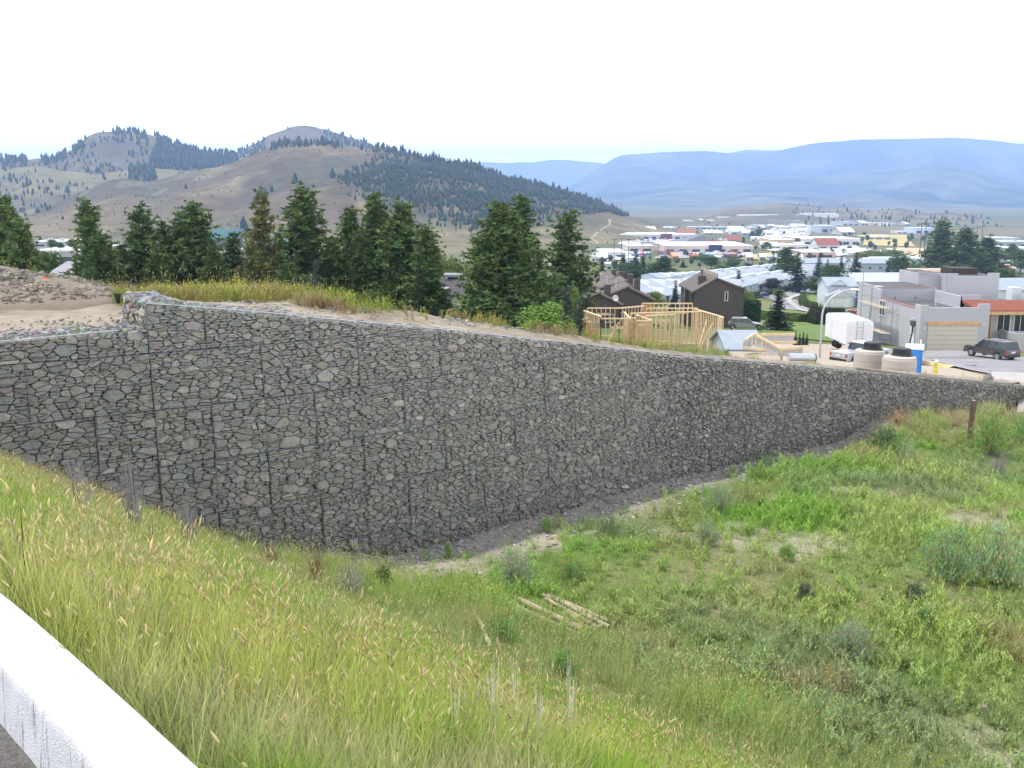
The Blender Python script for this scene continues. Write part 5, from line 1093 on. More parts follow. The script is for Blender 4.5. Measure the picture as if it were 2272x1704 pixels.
for (px, py) in ((1668, 775), (1676, 777), (1690, 779)):
    MB().beam((at(px, py, 86) - Vector(fm.location)), (at(px, py, 86) - Vector(fm.location) + Vector((0, 0, .9))), .07, .07).build('form_stake', m_tim, fm)
# silver tank lying beyond the wall
e = empty('pipe_section', at(1783, 792, 80), label='long silver pipe lying on the sand beside the lamp post', cat='pipe'); m_al = mat('aluminium', (.55, .58, .62), metal=.6, rough=.4)
mb = MB(); mb.beam((-1.2, 0, 0), (.95, .3, -.1), .62, n=14); mb.build('pipe_shell', m_al, e); MB().beam((.95, .3, -.1), (1.05, .31, -.1), .66, n=14).build('pipe_collar', m_wire, e)
# ---------------------------------------------------------------- vehicles
def wheel(e, x, y, r=.34, wd=.22, s=1):
    t = MB(); t.beam((x, y - wd / 2, r), (x, y + wd / 2, r), 2 * r, n=18); t = t.build('wheel', plain((.02, .02, .02), key='tyre'), e)
    m2 = MB(); m2.beam((x, y + s * (wd / 2), r), (x, y + s * (wd / 2 + .015), r), 2 * r * .62, n=12); m2.build('rim', mat('alloy', (.4, .4, .42), metal=.8, rough=.35), t)
def vehicle(name, L, Wd, H, prof, cab, paint, label, loc, rz, cat='car', wheels=(.8, -.8), group=None, wr=.34, bed=None, extra=None, pillars=None):
    """prof: lower body side outline (x,z); cab: greenhouse outline (x,z) bottom->top; nose towards +x"""
    e = empty(name, loc, rz=rz, label=label, cat=cat, group=group); w2 = Wd / 2; mb = MB(); n = len(prof)
    rings = [(-w2, .0), (-w2 + .0, 0), (w2, 0)]
    vs_ = []; 
    for y, k in ((-w2 + .09, .965), (-w2, 1.0), (w2, 1.0), (w2 - .09, .965)):
        cx = 0
        for (x, z) in prof: vs_.append((x * (k if k < 1 else 1), y, z if z < .5 else z - (.05 if k < 1 else 0.0) + (.03 if k < 1 else -.03)))
    fs_ = []
    for j in range(3):
        for i in range(n): fs_.append((j * n + i, j * n + (i + 1) % n, (j + 1) * n + (i + 1) % n, (j + 1) * n + i))
    fs_ += [tuple(range(n))[::-1], tuple(range(3 * n, 4 * n))]; mb.add(vs_, fs_); body = mb.build('body', paint, e, bevel=.03)
    (x0, x1, z0), (x2, x3, z1) = cab; in_ = .17; g = MB(); g.add([(x0, -w2 + .07, z0), (x1, -w2 + .07, z0), (x1, w2 - .07, z0), (x0, w2 - .07, z0), (x2, -w2 + in_, z1), (x3, -w2 + in_, z1), (x3, w2 - in_, z1), (x2, w2 - in_, z1)], [(0, 1, 5, 4), (1, 2, 6, 5), (2, 3, 7, 6), (3, 0, 4, 7), (4, 5, 6, 7)]); g.build('windows', mat('car_glass', (.02, .025, .03), rough=.06, spec=.7), e)
    rf = MB(); rf.add([(x2 - .04, -w2 + in_ - .03, z1), (x3 + .04, -w2 + in_ - .03, z1), (x3 + .04, w2 - in_ + .03, z1), (x2 - .04, w2 - in_ + .03, z1), (x2 + .08, -w2 + in_ + .08, z1 + .07), (x3 - .1, -w2 + in_ + .08, z1 + .07), (x3 - .1, w2 - in_ - .08, z1 + .07), (x2 + .08, w2 - in_ - .08, z1 + .07)], [(0, 1, 5, 4), (1, 2, 6, 5), (2, 3, 7, 6), (3, 0, 4, 7), (4, 5, 6, 7), (3, 2, 1, 0)]); rf.build('roof', paint, e, smooth=False)
    for s in (-1, 1):
        for f in (pillars or (0, .36, .68, 1)):
            xa, xb = x0 + (x1 - x0) * f, x2 + (x3 - x2) * f; MB().beam((xa, s * (w2 - .06), z0 - .02), (xb, s * (w2 - in_ + .01), z1 + .02), .07, .05).build('pillar', paint, e)
        for wx in wheels:
            wheel(e, wx * L / 2, s * (w2 - .10), wr, s=s); 
            ar = MB(); pts = [(wx * L / 2 + math.cos(a) * (wr + .09), s * (w2 + .012), wr + math.sin(a) * (wr + .09)) for a in np.linspace(-.1, math.pi + .1, 9)]; ar.tube([Vector(q) for q in pts], .03, 4); ar.build('wheel_arch', mat('black_trim', (.03, .03, .03), rough=.6), e)
        MB().box(L / 2 - .14, s * w2 * .84 - .17, .62, L / 2 - .015, s * w2 * .84 + .12 * 0 + .02, .78).build('headlight', mat('lamp_glass', (.6, .6, .58), rough=.1), e)
        MB().box(-L / 2 - .012, s * (w2 - .12) - .07, .72, -L / 2 + .10, s * (w2 - .12) + .07, 1.0).build('tail_light', mat('red_lens', (.42, .03, .02), rough=.2), e)
        MB().cbox(x1 - .15, s * (w2 + .05), z0 + .08, .12, .18, .13).build('wing_mirror', paint, e)
    MB().box(-L / 2 - .05, -w2 + .05, .36, -L / 2 + .06, w2 - .05, .58).build('bumper', mat('black_trim'), e); MB().box(L / 2 - .06, -w2 + .05, .34, L / 2 + .05, w2 - .05, .56).build('bumper', mat('black_trim'), e)
    MB().box(-L / 2 - .03, -.24, .74, -L / 2 - .0, .24, .88).build('number_plate', plain((.6, .6, .62), key='plate'), e)
    if extra: extra(e, L, w2)
    return e
def sedan_prof(L, h=.92): a = L / 2; return [(-a, .3), (a, .3), (a, .68), (a - .25, .78), (a * .38, h), (-a + .1, h), (-a, .84)]
def rack(e, L, w2):
    for s in (-1, 1): MB().tube([(-1.8, s * .62, 1.80), (.3, s * .62, 1.80)], .022, 5).build('roof_rail', mat('black_trim'), e)
    MB().box(-L / 2 - .01, -.66, .56, -L / 2 + .01, .66, .58).build('tailgate_seam', mat('black_trim'), e); MB().box(-2.1, -w2 - .012, .44, 2.0, -w2 + .01, .60).build('side_cladding', plain((.09, .08, .075), key='cladding'), e); MB().box(-2.1, w2 - .01, .44, 2.0, w2 + .012, .60).build('side_cladding', plain((.09, .08, .075), key='cladding'), e)
ps = gpt(2198, 800); m_pew = mat('brown_grey_paint', (.115, .105, .095), rough=.25, spec=.6, metal=.3)
vehicle('parked_suv', 4.6, 1.82, 1.75, [(-2.3, .42), (2.3, .42), (2.3, .80), (2.1, .98), (1.0, 1.06), (-2.2, 1.06), (-2.3, .95)], ((-2.2, 1.05, 1.05), (-1.95, .35, 1.66)), m_pew, 'dark grey-brown SUV parked on the asphalt before the garage', (ps.x, ps.y, ps.z + .22), rad(113), cat='car', wheels=(.62, -.62), extra=rack, wr=.37)
p = gpt(1690, 661); vehicle('blue_car', 4.4, 1.75, 1.45, sedan_prof(4.4), ((-1.9, .75, .92), (-1.3, .1, 1.40)), mat('blue_paint', (.04, .07, .20), rough=.25), 'small dark blue car driving on the curved street', (p.x, p.y, p.z + .2), rad(200))
p = gpt(1653, 731); vehicle('silver_suv', 4.5, 1.8, 1.6, sedan_prof(4.5, 1.0), ((-2.1, .95, 1.0), (-1.8, .2, 1.52)), mat('silver_paint', (.42, .43, .42), rough=.25, metal=.4), 'silver SUV parked in front of the tall box hedge', (p.x, p.y, p.z + .1), rad(-8))
p = gpt(1799, 652); vehicle('white_car', 4.5, 1.75, 1.4, sedan_prof(4.5), ((-1.9, .75, .92), (-1.3, .1, 1.40)), mat('white_paint', (.6, .62, .64), rough=.25), 'white car parked by the curved hedge', (p.x, p.y, p.z + .2), rad(165))
p = gpt(1891, 704); m_redp = mat('red_paint', (.42, .02, .03), rough=.25)
vehicle('red_coupe', 4.4, 1.75, 1.3, sedan_prof(4.4, .86), ((-1.6, .7, .86), (-.9, .0, 1.28)), m_redp, 'low red coupe parked below the white garage house', (p.x, p.y, p.z + .2), rad(-12))
p = gpt(1916, 698); vehicle('red_van', 4.6, 1.8, 1.8, sedan_prof(4.6, 1.05), ((-2.2, 1.0, 1.05), (-2.0, .3, 1.72)), m_redp, 'tall red van beside the red coupe', (p.x, p.y, p.z + .2), rad(168))
def truckbed(e, L, w2):
    MB().box(-L / 2 + .08, -w2 + .14, .96, -L / 2 + 1.95, w2 - .14, 1.0).build('bed_floor', mat('black_trim'), e)
p = gpt(1890, 806); p = at(1893, 803, 84); m_sv = mat('silver_white_paint', (.50, .51, .53), rough=.3, metal=.3)
vehicle('pickup_truck', 5.5, 1.95, 1.85, [(-2.75, .5), (2.75, .5), (2.75, .95), (2.6, 1.1), (1.2, 1.16), (-2.75, 1.12)], ((-.75, 1.35, 1.14), (-.6, .75, 1.72)), m_sv, 'silver white pickup truck parked behind the concrete tanks', (p.x + .7, p.y, p.z - .05), rad(28), cat='pickup truck', wheels=(.62, -.62), wr=.42, extra=truckbed, pillars=(0, .45, 1))
# white box trailer
tl_ = at(1876, 781, 93); tr_ = empty('box_trailer', (tl_.x, tl_.y, tl_.z), label='white box trailer with a rear ladder parked beside the villa', cat='trailer')
m_tw = mat('trailer_white', (.74, .75, .77), rough=.4, noise=.04, scale=1); bb = MB(); bb.prism([(-.02, .55), (2.45, .55), (2.45, 2.75), (2.2, 2.95), (.22, 2.95), (-.02, 2.75)], 'y', 0, 6.4); bb.build('body', m_tw, tr_)
for x in (.5, 1.1): MB().beam((1.2 + (x - .8), -.06, .8), (1.2 + (x - .8), -.06, 3.0), .035, n=5).build('ladder_rail', m_tube, tr_)
for k in range(6): MB().beam((.9, -.06, 1.0 + k * .33), (1.5, -.06, 1.0 + k * .33), .03, n=5).build('ladder_rung', m_tube, tr_)
for y in (2.2, 3.0): wheel(tr_, -.12 + .1, y, .36)
for o in [c for c in bpy.data.objects if c.parent is tr_ and c.name.startswith('wheel')]: o.location = (0, 0, 0)
MB().box(-.03, .05, .55, -.015, 6.3, .68).build('side_trim', m_tube, tr_); MB().box(-.035, 4.2, .8, -.02, 5.0, 2.5).build('side_door', plain((.66, .67, .68), key='tdoor'), tr_); MB().box(.1, -.03, .6, 2.3, -.015, 2.6).build('rear_door', plain((.70, .71, .72), key='tdoor2'), tr_)
for (a, b) in (((.2, 0, 3.0), (.2, 6.2, 3.0)), ((2.2, 0, 3.0), (2.2, 6.2, 3.0))): MB().tube([a, b], .03, 5).build('roof_rail', m_tube, tr_)
MB().box(.5, 2.5, 2.95, 1.3, 3.3, 3.15).build('roof_vent', m_tw, tr_)
for s in (.25, 2.2): MB().box(s - .08, -.04, .75, s + .08, -.02, .9).build('tail_light', mat('red_lens'), tr_)
# ---------------------------------------------------------------- things standing between the wall and the villa
m_conc = mat('precast_concrete', (.47, .43, .38), noise=.16, scale=2.2, col2=(.41, .38, .34), bump=.3, bscale=25, rough=.95); m_blk = mat('black_plastic', (.02, .02, .022), rough=.5)
for (px, pyt, Y, dia, lb) in ((1930, 781, 57, 1.72, 'taller concrete tank with black lid, left of the pair'), (1996, 795, 55, 1.82, 'shorter concrete tank with black lid, beside the blue toilet')):
    p = at(px, pyt, Y); r = dia / 2; e = empty('concrete_tank', (p.x, p.y, p.z - 3.4), label=lb, cat='tank', group='concrete tanks behind the wall')
    hs_ = (0, 1.7, 2.35, 2.9, 3.4)
    for k in range(4): MB().lathe([(r - .02, hs_[k]), (r, hs_[k] + .025), (r, hs_[k + 1] - .03), (r - .02, hs_[k + 1] - .004)], 28).build('concrete_ring', m_conc, e)
    MB().lathe([(r - .03, 3.4), (r - .05, 3.5), (r - .2, 3.56), (.5, 3.58)], 28).build('tank_top', m_conc, e); MB().lathe([(.60, 3.585), (.62, 3.61), (.50, 3.66), (.46, 3.95), (.42, 3.97)], 20, .12).build('lid', m_blk, e)
# portable toilet
p = at(2030, 764, 73); e = empty('portable_toilet', (p.x, p.y, p.z - 2.3), rz=rad(-20), label='blue portable toilet with a white domed roof', cat='portable toilet'); m_bl = mat('blue_plastic', (.04, .22, .60), rough=.5)
MB().box(-.55, -.58, -.1, .55, .58, 2.0).build('cabin', m_bl, e, bevel=.05)
MB().prism([(-.60, 1.98), (.60, 1.98), (.60, 2.06), (.42, 2.22), (.15, 2.32), (-.15, 2.32), (-.42, 2.22), (-.60, 2.06)], 'x', -.62, .62).build('roof', plain((.68, .74, .80), key='toilet_roof'), e)
MB().box(-.42, -.63, .05, .42, -.585, 1.85).build('door', plain((.05, .25, .66), key='toilet_door'), e)
for k in range(4): MB().box(.3, -.66, .2 + k * .5, .36, -.63, .4 + k * .5).build('door_rib', m_bl, e)
mb = MB(); pts = [(-.57, .2 + .28 * math.cos(a), 1.45 + .28 * math.sin(a)) for a in np.linspace(.5, 5.6, 10)]; mb.tube([Vector(q) for q in pts], .035, 5); mb.build('side_emblem', m_trimw, e)
MB().lathe([(.05, 2.2), (.05, 2.6)], 8, .4, .4).build('vent_pipe', m_trimw, e)
# hydrant
p = at(2076, 819, 72); p.z = p.z; e = empty('fire_hydrant', p, label='yellow fire hydrant with a white cap beside the asphalt', cat='fire hydrant'); m_y = mat('hydrant_yellow', (.62, .55, .06), rough=.5)
MB().lathe([(.17, -.3), (.17, .0), (.12, .03), (.11, .45), (.15, .47), (.15, .50)], 14).build('barrel', m_y, e); MB().lathe([(.15, .50), (.14, .58), (.07, .66), (.04, .67), (.04, .73)], 14).build('bonnet', plain((.7, .68, .6), key='bonnet'), e)
for s in (-1, 1): MB().beam((s * .09, 0, .36), (s * .20, 0, .36), .12, n=10).build('side_nozzle', m_y, e)
MB().beam((0, -.09, .33), (0, -.2, .33), .16, n=10).build('front_nozzle', m_y, e)
# lumber and debris beside the toilet
rn = random.Random(4)
lp = empty('lumber_stack', at(2060, 808, 73), label='loose boards lying beside the blue toilet', cat='lumber')
for k in range(6): MB().beam((-1.2 + k * .12, .8 - k * .1, .1 + .03 * k), (1.0 + k * .1, -1.0 + .05 * k, -.15 + .03 * k), .14, .05).build('board', m_tim, lp)
e = tag(MB().box(-.45, -.12, 0, .45, .12, .02).build('drain_grate', m_blk), 'dark drain grate in the asphalt near the SUV', 'drain'); p = gpt(2153, 817); e.location = (p.x, p.y, p.z + .22)
# ---------------------------------------------------------------- street lamps and poles
def street_lamp(p, h, arm, label, r=.09, rz=0):
    e = empty('street_lamp', p, rz=rz, label=label, cat='street lamp'); m_g = mat('galvanised_pole', (.46, .48, .50), metal=.4, rough=.5)
    pts = []; n = 12
    for i in range(5): pts.append(Vector((0, 0, h * .62 * i / 4 - (.8 if i == 0 else 0))))
    for i in range(1, n + 1):
        a = i / n * math.pi / 2 * .93; pts.append(Vector((arm * (1 - math.cos(a)), 0, h * .62 + h * .36 * math.sin(a))))
    rs = [r * (1 - .55 * i / (len(pts) - 1)) for i in range(len(pts))]; MB().tube(pts, rs, 10).build('pole', m_g, e, smooth=False); end = pts[-1]
    mb = MB(); mb.add([], []); hd = MB().lathe([(.02, -.38), (.11, -.30), (.16, 0), (.15, .3), (.05, .42)], 12).build('lamp_head', plain((.62, .66, .72), key='lamp_head'), e, smooth=True); hd.location = end + Vector((.35, 0, .0)); hd.rotation_euler = (0, rad(92), 0); hd.scale = (.62, 1, 1)
    return e
p = at(1818, 803, 85); street_lamp(p, 6.35, 2.55, 'tall curved grey street lamp standing beside the box trailer', .10)
p = gpt(1914, 640); street_lamp(p, (slope_of(594) - slope_of(640)) * p.y, -3.4, 'distant curved street lamp above the long white roof', .16)
m_pole = mat('weathered_pole', (.13, .10, .08), noise=.3, scale=4)
def power_poles(px, pyt, pyb, lab, arm=True, w=.32, Y=None):
    Y = Y or ygr(px, pyb); p = at(px, pyb, Y); h = (slope_of(pyt) - slope_of(pyb)) * Y; e = empty('utility_pole', p, label=lab, cat='utility pole', group='utility poles in the valley')
    MB().beam((0, 0, -4), (0, 0, h), w, n=7, w2=w * .7).build('pole', m_pole, e)
    if arm:
        MB().beam((-h * .13, 0, h * .965), (h * .13, 0, h * .965), w * .6, w * .7).build('crossarm', m_pole, e)
        for q in (-.12, 0, .12): MB().lathe([(.1, h * .97), (.14, h * .98), (.08, h * .995)], 6, q * h).build('insulator', plain((.3, .25, .22), key='insulator'), e)
for i, (px, a, b) in enumerate(((1362, 529, 592), (1378, 528, 590), (1394, 529, 588), (1427, 538, 586), (1443, 536, 592), (1459, 540, 590))):
    power_poles(px, a, b, '%s pole from the left in the line above the spruces' % ORD[i], w=.36)
power_poles(1670, 553, 592, 'single thin pole behind the pale townhouse rows', arm=False, w=.4)
power_poles(2039, 494, 580, 'left pole of the tall H-frame pair near the big pine', w=.6); power_poles(2049, 493, 580, 'right pole of the tall H-frame pair near the big pine', w=.6)
power_poles(2164, 503, 560, 'left pole of the pair seen between the right pines', w=.6); power_poles(2176, 500, 560, 'right pole of the pair seen between the right pines', w=.6)
power_poles(2119, 582, 612, 'short pale pole behind the villa roof, left one', arm=False, w=.3); power_poles(2149, 594, 612, 'short pale pole behind the villa roof, right one', arm=False, w=.3); power_poles(2053, 575, 612, 'thin grey pole left of the big pine trunk', arm=False, w=.25)
# ================================================================ trees
m_leafn = mat('needles', attr=True, rough=.85, spec=.12, trans=.12); m_leafb = mat('leaves', attr=True, rough=.7, spec=.2, trans=.3); m_bark = mat('bark', (.11, .085, .065), noise=.4, scale=12, bump=.6, bscale=20)
UNLINKED = []
def pine_crown(seed, h=10., w=4., base=.10, dens=1., cl=.42, pw=.75, col=(.050, .082, .034), droop=.15, gaps=.25, tris=9, tipcol=1.5):
    g = np.random.default_rng(seed); V = []; F = []; C = []; nb = int(150 * dens); lob = g.uniform(.55, 1.2, (9, 7))
    for i in range(nb):
        t = (i + g.random()) / nb; t = t ** .85; a = g.random() * 2 * math.pi; z = h * (base + (1 - base) * t)
        r = w / 2 * (min(1, (t / .10) ** .5 if t < .10 else 1)) * max(.03, (1 - t)) ** pw * lob[int(t * 8.99), int(a / 2 / math.pi * 6.99)] * g.uniform(.8, 1.12)
        if g.random() < gaps * .5 and t < .9: continue
        nc = max(1, int(r / cl * 1.5)); 
        for j in range(nc):
            q = (j + .5 + g.uniform(-.3, .3)) / nc; q = max(.15, q) if nc > 1 else .5
            c = np.array([math.cos(a) * r * q, math.sin(a) * r * q, z + r * q * (.35 - droop) * 1.0 - droop * r * q * q + g.uniform(-.12, .12)]) + g.normal(0, .19, 3)
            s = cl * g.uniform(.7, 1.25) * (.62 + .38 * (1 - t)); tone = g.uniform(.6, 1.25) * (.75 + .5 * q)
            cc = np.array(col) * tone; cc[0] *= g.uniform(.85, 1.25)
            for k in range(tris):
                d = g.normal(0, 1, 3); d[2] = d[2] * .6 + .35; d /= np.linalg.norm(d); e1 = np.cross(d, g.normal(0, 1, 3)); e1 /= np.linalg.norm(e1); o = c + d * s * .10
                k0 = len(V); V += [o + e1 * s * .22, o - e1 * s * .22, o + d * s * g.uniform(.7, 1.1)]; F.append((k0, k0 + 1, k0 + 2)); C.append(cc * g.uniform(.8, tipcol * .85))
    return np.array(V), np.array(F), np.array(C)
def trunk_mb(h, r, seed, limbs=14, reach=1.2, top=.93, base=.12):
    g = random.Random(seed); mb = MB(); n = 7; pts = [Vector((g.uniform(-.05, .05) * i * .3, g.uniform(-.05, .05) * i * .3, h * top * i / n - (.5 if i == 0 else 0))) for i in range(n + 1)]
    mb.tube(pts, [r * (1 - .85 * i / n) for i in range(n + 1)], 7)
    lm = MB()
    for i in range(limbs):
        t = base + (.85 - base) * i / limbs; a = g.uniform(0, 6.28); z = h * t; q = reach * (1 - t) * g.uniform(.7, 1.1); lm.tube([Vector((0, 0, z)), Vector((math.cos(a) * q * .5, math.sin(a) * q * .5, z + q * .12)), Vector((math.cos(a) * q, math.sin(a) * q, z + q * .35))], [.05, .035, .015], 4)
    return mb, lm
def make_tree_proto(kind, seed):
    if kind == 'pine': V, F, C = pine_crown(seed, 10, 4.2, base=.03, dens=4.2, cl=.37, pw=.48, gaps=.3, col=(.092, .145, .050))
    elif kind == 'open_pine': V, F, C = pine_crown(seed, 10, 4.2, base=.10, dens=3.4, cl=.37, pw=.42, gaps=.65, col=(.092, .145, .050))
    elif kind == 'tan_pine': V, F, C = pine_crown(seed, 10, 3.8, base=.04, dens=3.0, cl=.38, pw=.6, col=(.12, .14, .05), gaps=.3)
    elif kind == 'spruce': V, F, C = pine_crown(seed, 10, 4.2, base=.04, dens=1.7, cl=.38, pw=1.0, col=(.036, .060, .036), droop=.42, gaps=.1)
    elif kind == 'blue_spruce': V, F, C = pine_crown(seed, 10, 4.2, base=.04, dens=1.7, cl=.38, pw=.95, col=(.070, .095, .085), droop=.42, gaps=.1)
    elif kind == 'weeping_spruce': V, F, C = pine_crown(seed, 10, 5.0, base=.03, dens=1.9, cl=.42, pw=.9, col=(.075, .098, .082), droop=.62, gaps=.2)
    elif kind in ('broadleaf', 'plum', 'lime', 'bright_bush', 'dry_bush'):
        col = dict(broadleaf=(.062, .105, .032), plum=(.050, .030, .034), lime=(.13, .18, .045), bright_bush=(.15, .25, .05), dry_bush=(.28, .20, .10))[kind]
        g = np.random.default_rng(seed); V = []; F = []; C = []; low = .05 if 'bush' in kind else .2
        cent = [(g.normal(0, 1.3), g.normal(0, 1.3), g.uniform(low * 10 + 1.5, 8.3), g.uniform(1.3, 2.2)) for _ in range(22)]
        cent = [(x * (1 - abs(z - 5) / 9), y * (1 - abs(z - 5) / 9), z, r * (1.1 - abs(z - 5) / 9)) for x, y, z, r in cent]
        for (x, y, z, r) in cent:
            for k in range(115 if kind != 'dry_bush' else 45):
                d = g.normal(0, 1, 3); d /= np.linalg.norm(d); p = np.array([x, y, z]) + d * r * g.uniform(.72, 1.08) ** 1.0; nrm = d + g.normal(0, .5, 3); nrm /= np.linalg.norm(nrm)
                e1 = np.cross(nrm, g.normal(0, 1, 3)); e1 /= np.linalg.norm(e1); e2 = np.cross(nrm, e1); s = g.uniform(.16, .34); k0 = len(V); V += [p + e1 * s, p + e2 * s * .6, p - e1 * s, p - e2 * s * .6]; F.append((k0, k0 + 1, k0 + 2, k0 + 3)); C.append(np.array(col) * g.uniform(.6, 1.45) * (.8 + .25 * (d[2] + .3)) if False else np.array(col) * g.uniform(.6, 1.45))
        V, F, C = np.array(V), np.array(F), np.array(C)
    crown = np_mesh('crown', V, F, m_leafb if kind in ('broadleaf', 'plum', 'lime', 'bright_bush', 'dry_bush') else m_leafn, fcol=C, link=False)
    broad = kind in ('broadleaf', 'plum', 'lime', 'bright_bush', 'dry_bush')
    tb, lb = trunk_mb(10, .20, seed, limbs=6 if broad else 18, reach=2.0 if broad else 1.9, top=.6 if broad else .94, base=.25 if broad else .10)
    t = tb.build('trunk', m_bark); l = lb.build('limbs', m_bark); l['kind'] = 'stuff'
    for o in (t, l): SC.collection.objects.unlink(o)
    return [crown, t, l]
PROT = {}
def tree(kind, px, pyt, Y, wpx, label, var=0, pyb=None, group=None, cat='tree', name=None, sink=.2, hmul=1, wy=None):
    key = (kind, var)
    if key not in PROT: PROT[key] = make_tree_proto(kind, 100 + len(PROT) * 7)
    zt = slope_of(pyt) * Y
    if pyb: zb_ = slope_of(pyb) * Y; zb_ = min(zb_, zb_)
    else: zb_ = zg(xat(px, Y, zt), Y)
    x = xat(px, Y, zt); h = zt - zb_; w = wpx / FP * Y; rr_ = random.Random(int(px * 7 + pyt)); 
    nm = name or {'pine': 'pine_tree', 'open_pine': 'pine_tree', 'tan_pine': 'pine_tree', 'spruce': 'spruce_tree', 'blue_spruce': 'spruce_tree', 'weeping_spruce': 'spruce_tree', 'bright_bush': 'bush', 'dry_bush': 'bush'}.get(kind, 'broadleaf_tree')
    e = empty(nm, (x, Y, zb_ - sink), rz=rr_.uniform(0, 6.28), label=label, cat='bush' if 'bush' in kind and cat == 'tree' else cat, group=group)
    pw_ = {'broadleaf': 5.2, 'plum': 5.2, 'lime': 5.2, 'bright_bush': 5.4, 'dry_bush': 5.4}.get(kind, 2.3 if 'pine' in kind else 3.1)
    e.scale = (w / pw_, w / pw_, (h + sink) / 10 * 1.0)
    for o in PROT[key]: c = o.copy(); SC.collection.objects.link(c); c.parent = e
    return e
GP = 'row of pines below the terrace'
for (k, px, pt, Y, w, v, lb) in [
 ('pine', 6, 443, 74, 110, 0, 'tall dark pine cut by the left edge of the view'), ('pine', 42, 492, 70, 90, 1, 'shorter dark pine beside the edge-cut pine'),
 ('pine', 193, 449, 84, 84, 2, 'first full pine from the left, tall and narrow, rising from the dirt bank'), ('pine', 224, 522, 80, 92, 1, 'low rounded dark pine in front of the first tall pine'),
 ('open_pine', 309, 461, 88, 92, 0, 'open-crowned pine with see-through branches, second tall one from the left'), ('pine', 361, 495, 92, 66, 0, 'short pine tucked between the open-crowned pine and the double-topped pine'),
 ('pine', 432, 455, 90, 108, 2, 'right top of the broad double-topped pine'), ('pine', 403, 472, 92, 90, 1, 'left top of the broad double-topped pine'),
 ('pine', 515, 520, 95, 66, 0, 'small dark pine below the teal roof'), ('tan_pine', 578, 433, 84, 92, 0, 'tall yellowish brown-tinted pine left of the biggest pine'), ('tan_pine', 556, 540, 78, 80, 1, 'low yellowish green pine at the foot of the tinted pine'),
 ('pine', 673, 419, 88, 118, 1, 'tallest pine of the line, broad, right of the yellowish pine'),
 ('pine', 776, 465, 90, 84, 0, 'left pine of the dense four-pine group'), ('pine', 830, 433, 92, 92, 2, 'tallest pointed pine of the dense four-pine group'), ('pine', 893, 452, 86, 108, 1, 'broad third pine of the dense four-pine group'), ('open_pine', 944, 506, 82, 84, 1, 'shorter right pine of the dense four-pine group'),
 ('pine', 1108, 455, 80, 132, 0, 'left broad trunkless half of the big twin pines beside the light green bush'), ('pine', 1156, 441, 82, 100, 2, 'taller right one of the big twin pines'),
 ('open_pine', 1262, 472, 105, 88, 1, 'slender open pine standing alone behind the weeping blue spruce')]:
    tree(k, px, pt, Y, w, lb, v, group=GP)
for (k, px, pt, Y, w, v, lb) in [('pine', 268, 545, 86, 60, 2, 'low dark pine between the first pine and the open-crowned pine'), ('pine', 345, 560, 84, 70, 1, 'low dark pine under the open-crowned pine'), ('pine', 470, 548, 86, 60, 0, 'low dark pine right of the double-topped pine'), ('pine', 735, 530, 94, 62, 2, 'mid-height pine between the tallest pine and the dense group'),
 ('pine', 800, 520, 88, 80, 1, 'lower pine filling the middle of the dense group'), ('pine', 862, 510, 90, 76, 0, 'lower pine behind the dense group'), ('pine', 620, 520, 96, 60, 2, 'dark pine half hidden left of the tallest pine'), ('pine', 1075, 520, 84, 84, 1, 'low left flank pine of the big twin pines'), ('spruce', 930, 590, 78, 60, 0, 'dark spruce at the right foot of the dense group')]:
    tree(k, px, pt, Y, w, lb, v, group=GP)
tree('broadleaf', 110, 543, 95, 104, 'dark round broadleaf tree left of the first full pine')
tree('broadleaf', 640, 556, 76, 60, 'fresh green round tree before the tallest pine', 1); tree('blue_spruce', 700, 580, 72, 66, 'low greyish young pine in front of the tallest pine', 0)
tree('lime', 975, 532, 120, 62, 'light green tree right of the dense pine group'); tree('lime', 1012, 552, 125, 64, 'light green tree behind the cream house', 1)
tree('broadleaf', 1195, 610, 110, 60, 'dim green tree between the twin pines and the slender pine', 2)
tree('lime', 1268, 622, 66, 52, 'yellow-green conifer top behind the weeping spruce', 0); tree('weeping_spruce', 1258, 640, 58, 70, 'grey-blue weeping spruce left of the timber frame', 0); tree('weeping_spruce', 1287, 668, 56, 58, 'lower grey-blue spruce touching the timber frame', 1)
tree('bright_bush', 1208, 668, 46, 92, 'bright yellow-green leafy bush behind the wall top', 0, pyb=752); tree('dry_bush', 1004, 682, 40, 44, 'dry orange-brown bush on the terrace edge', 0, pyb=722)
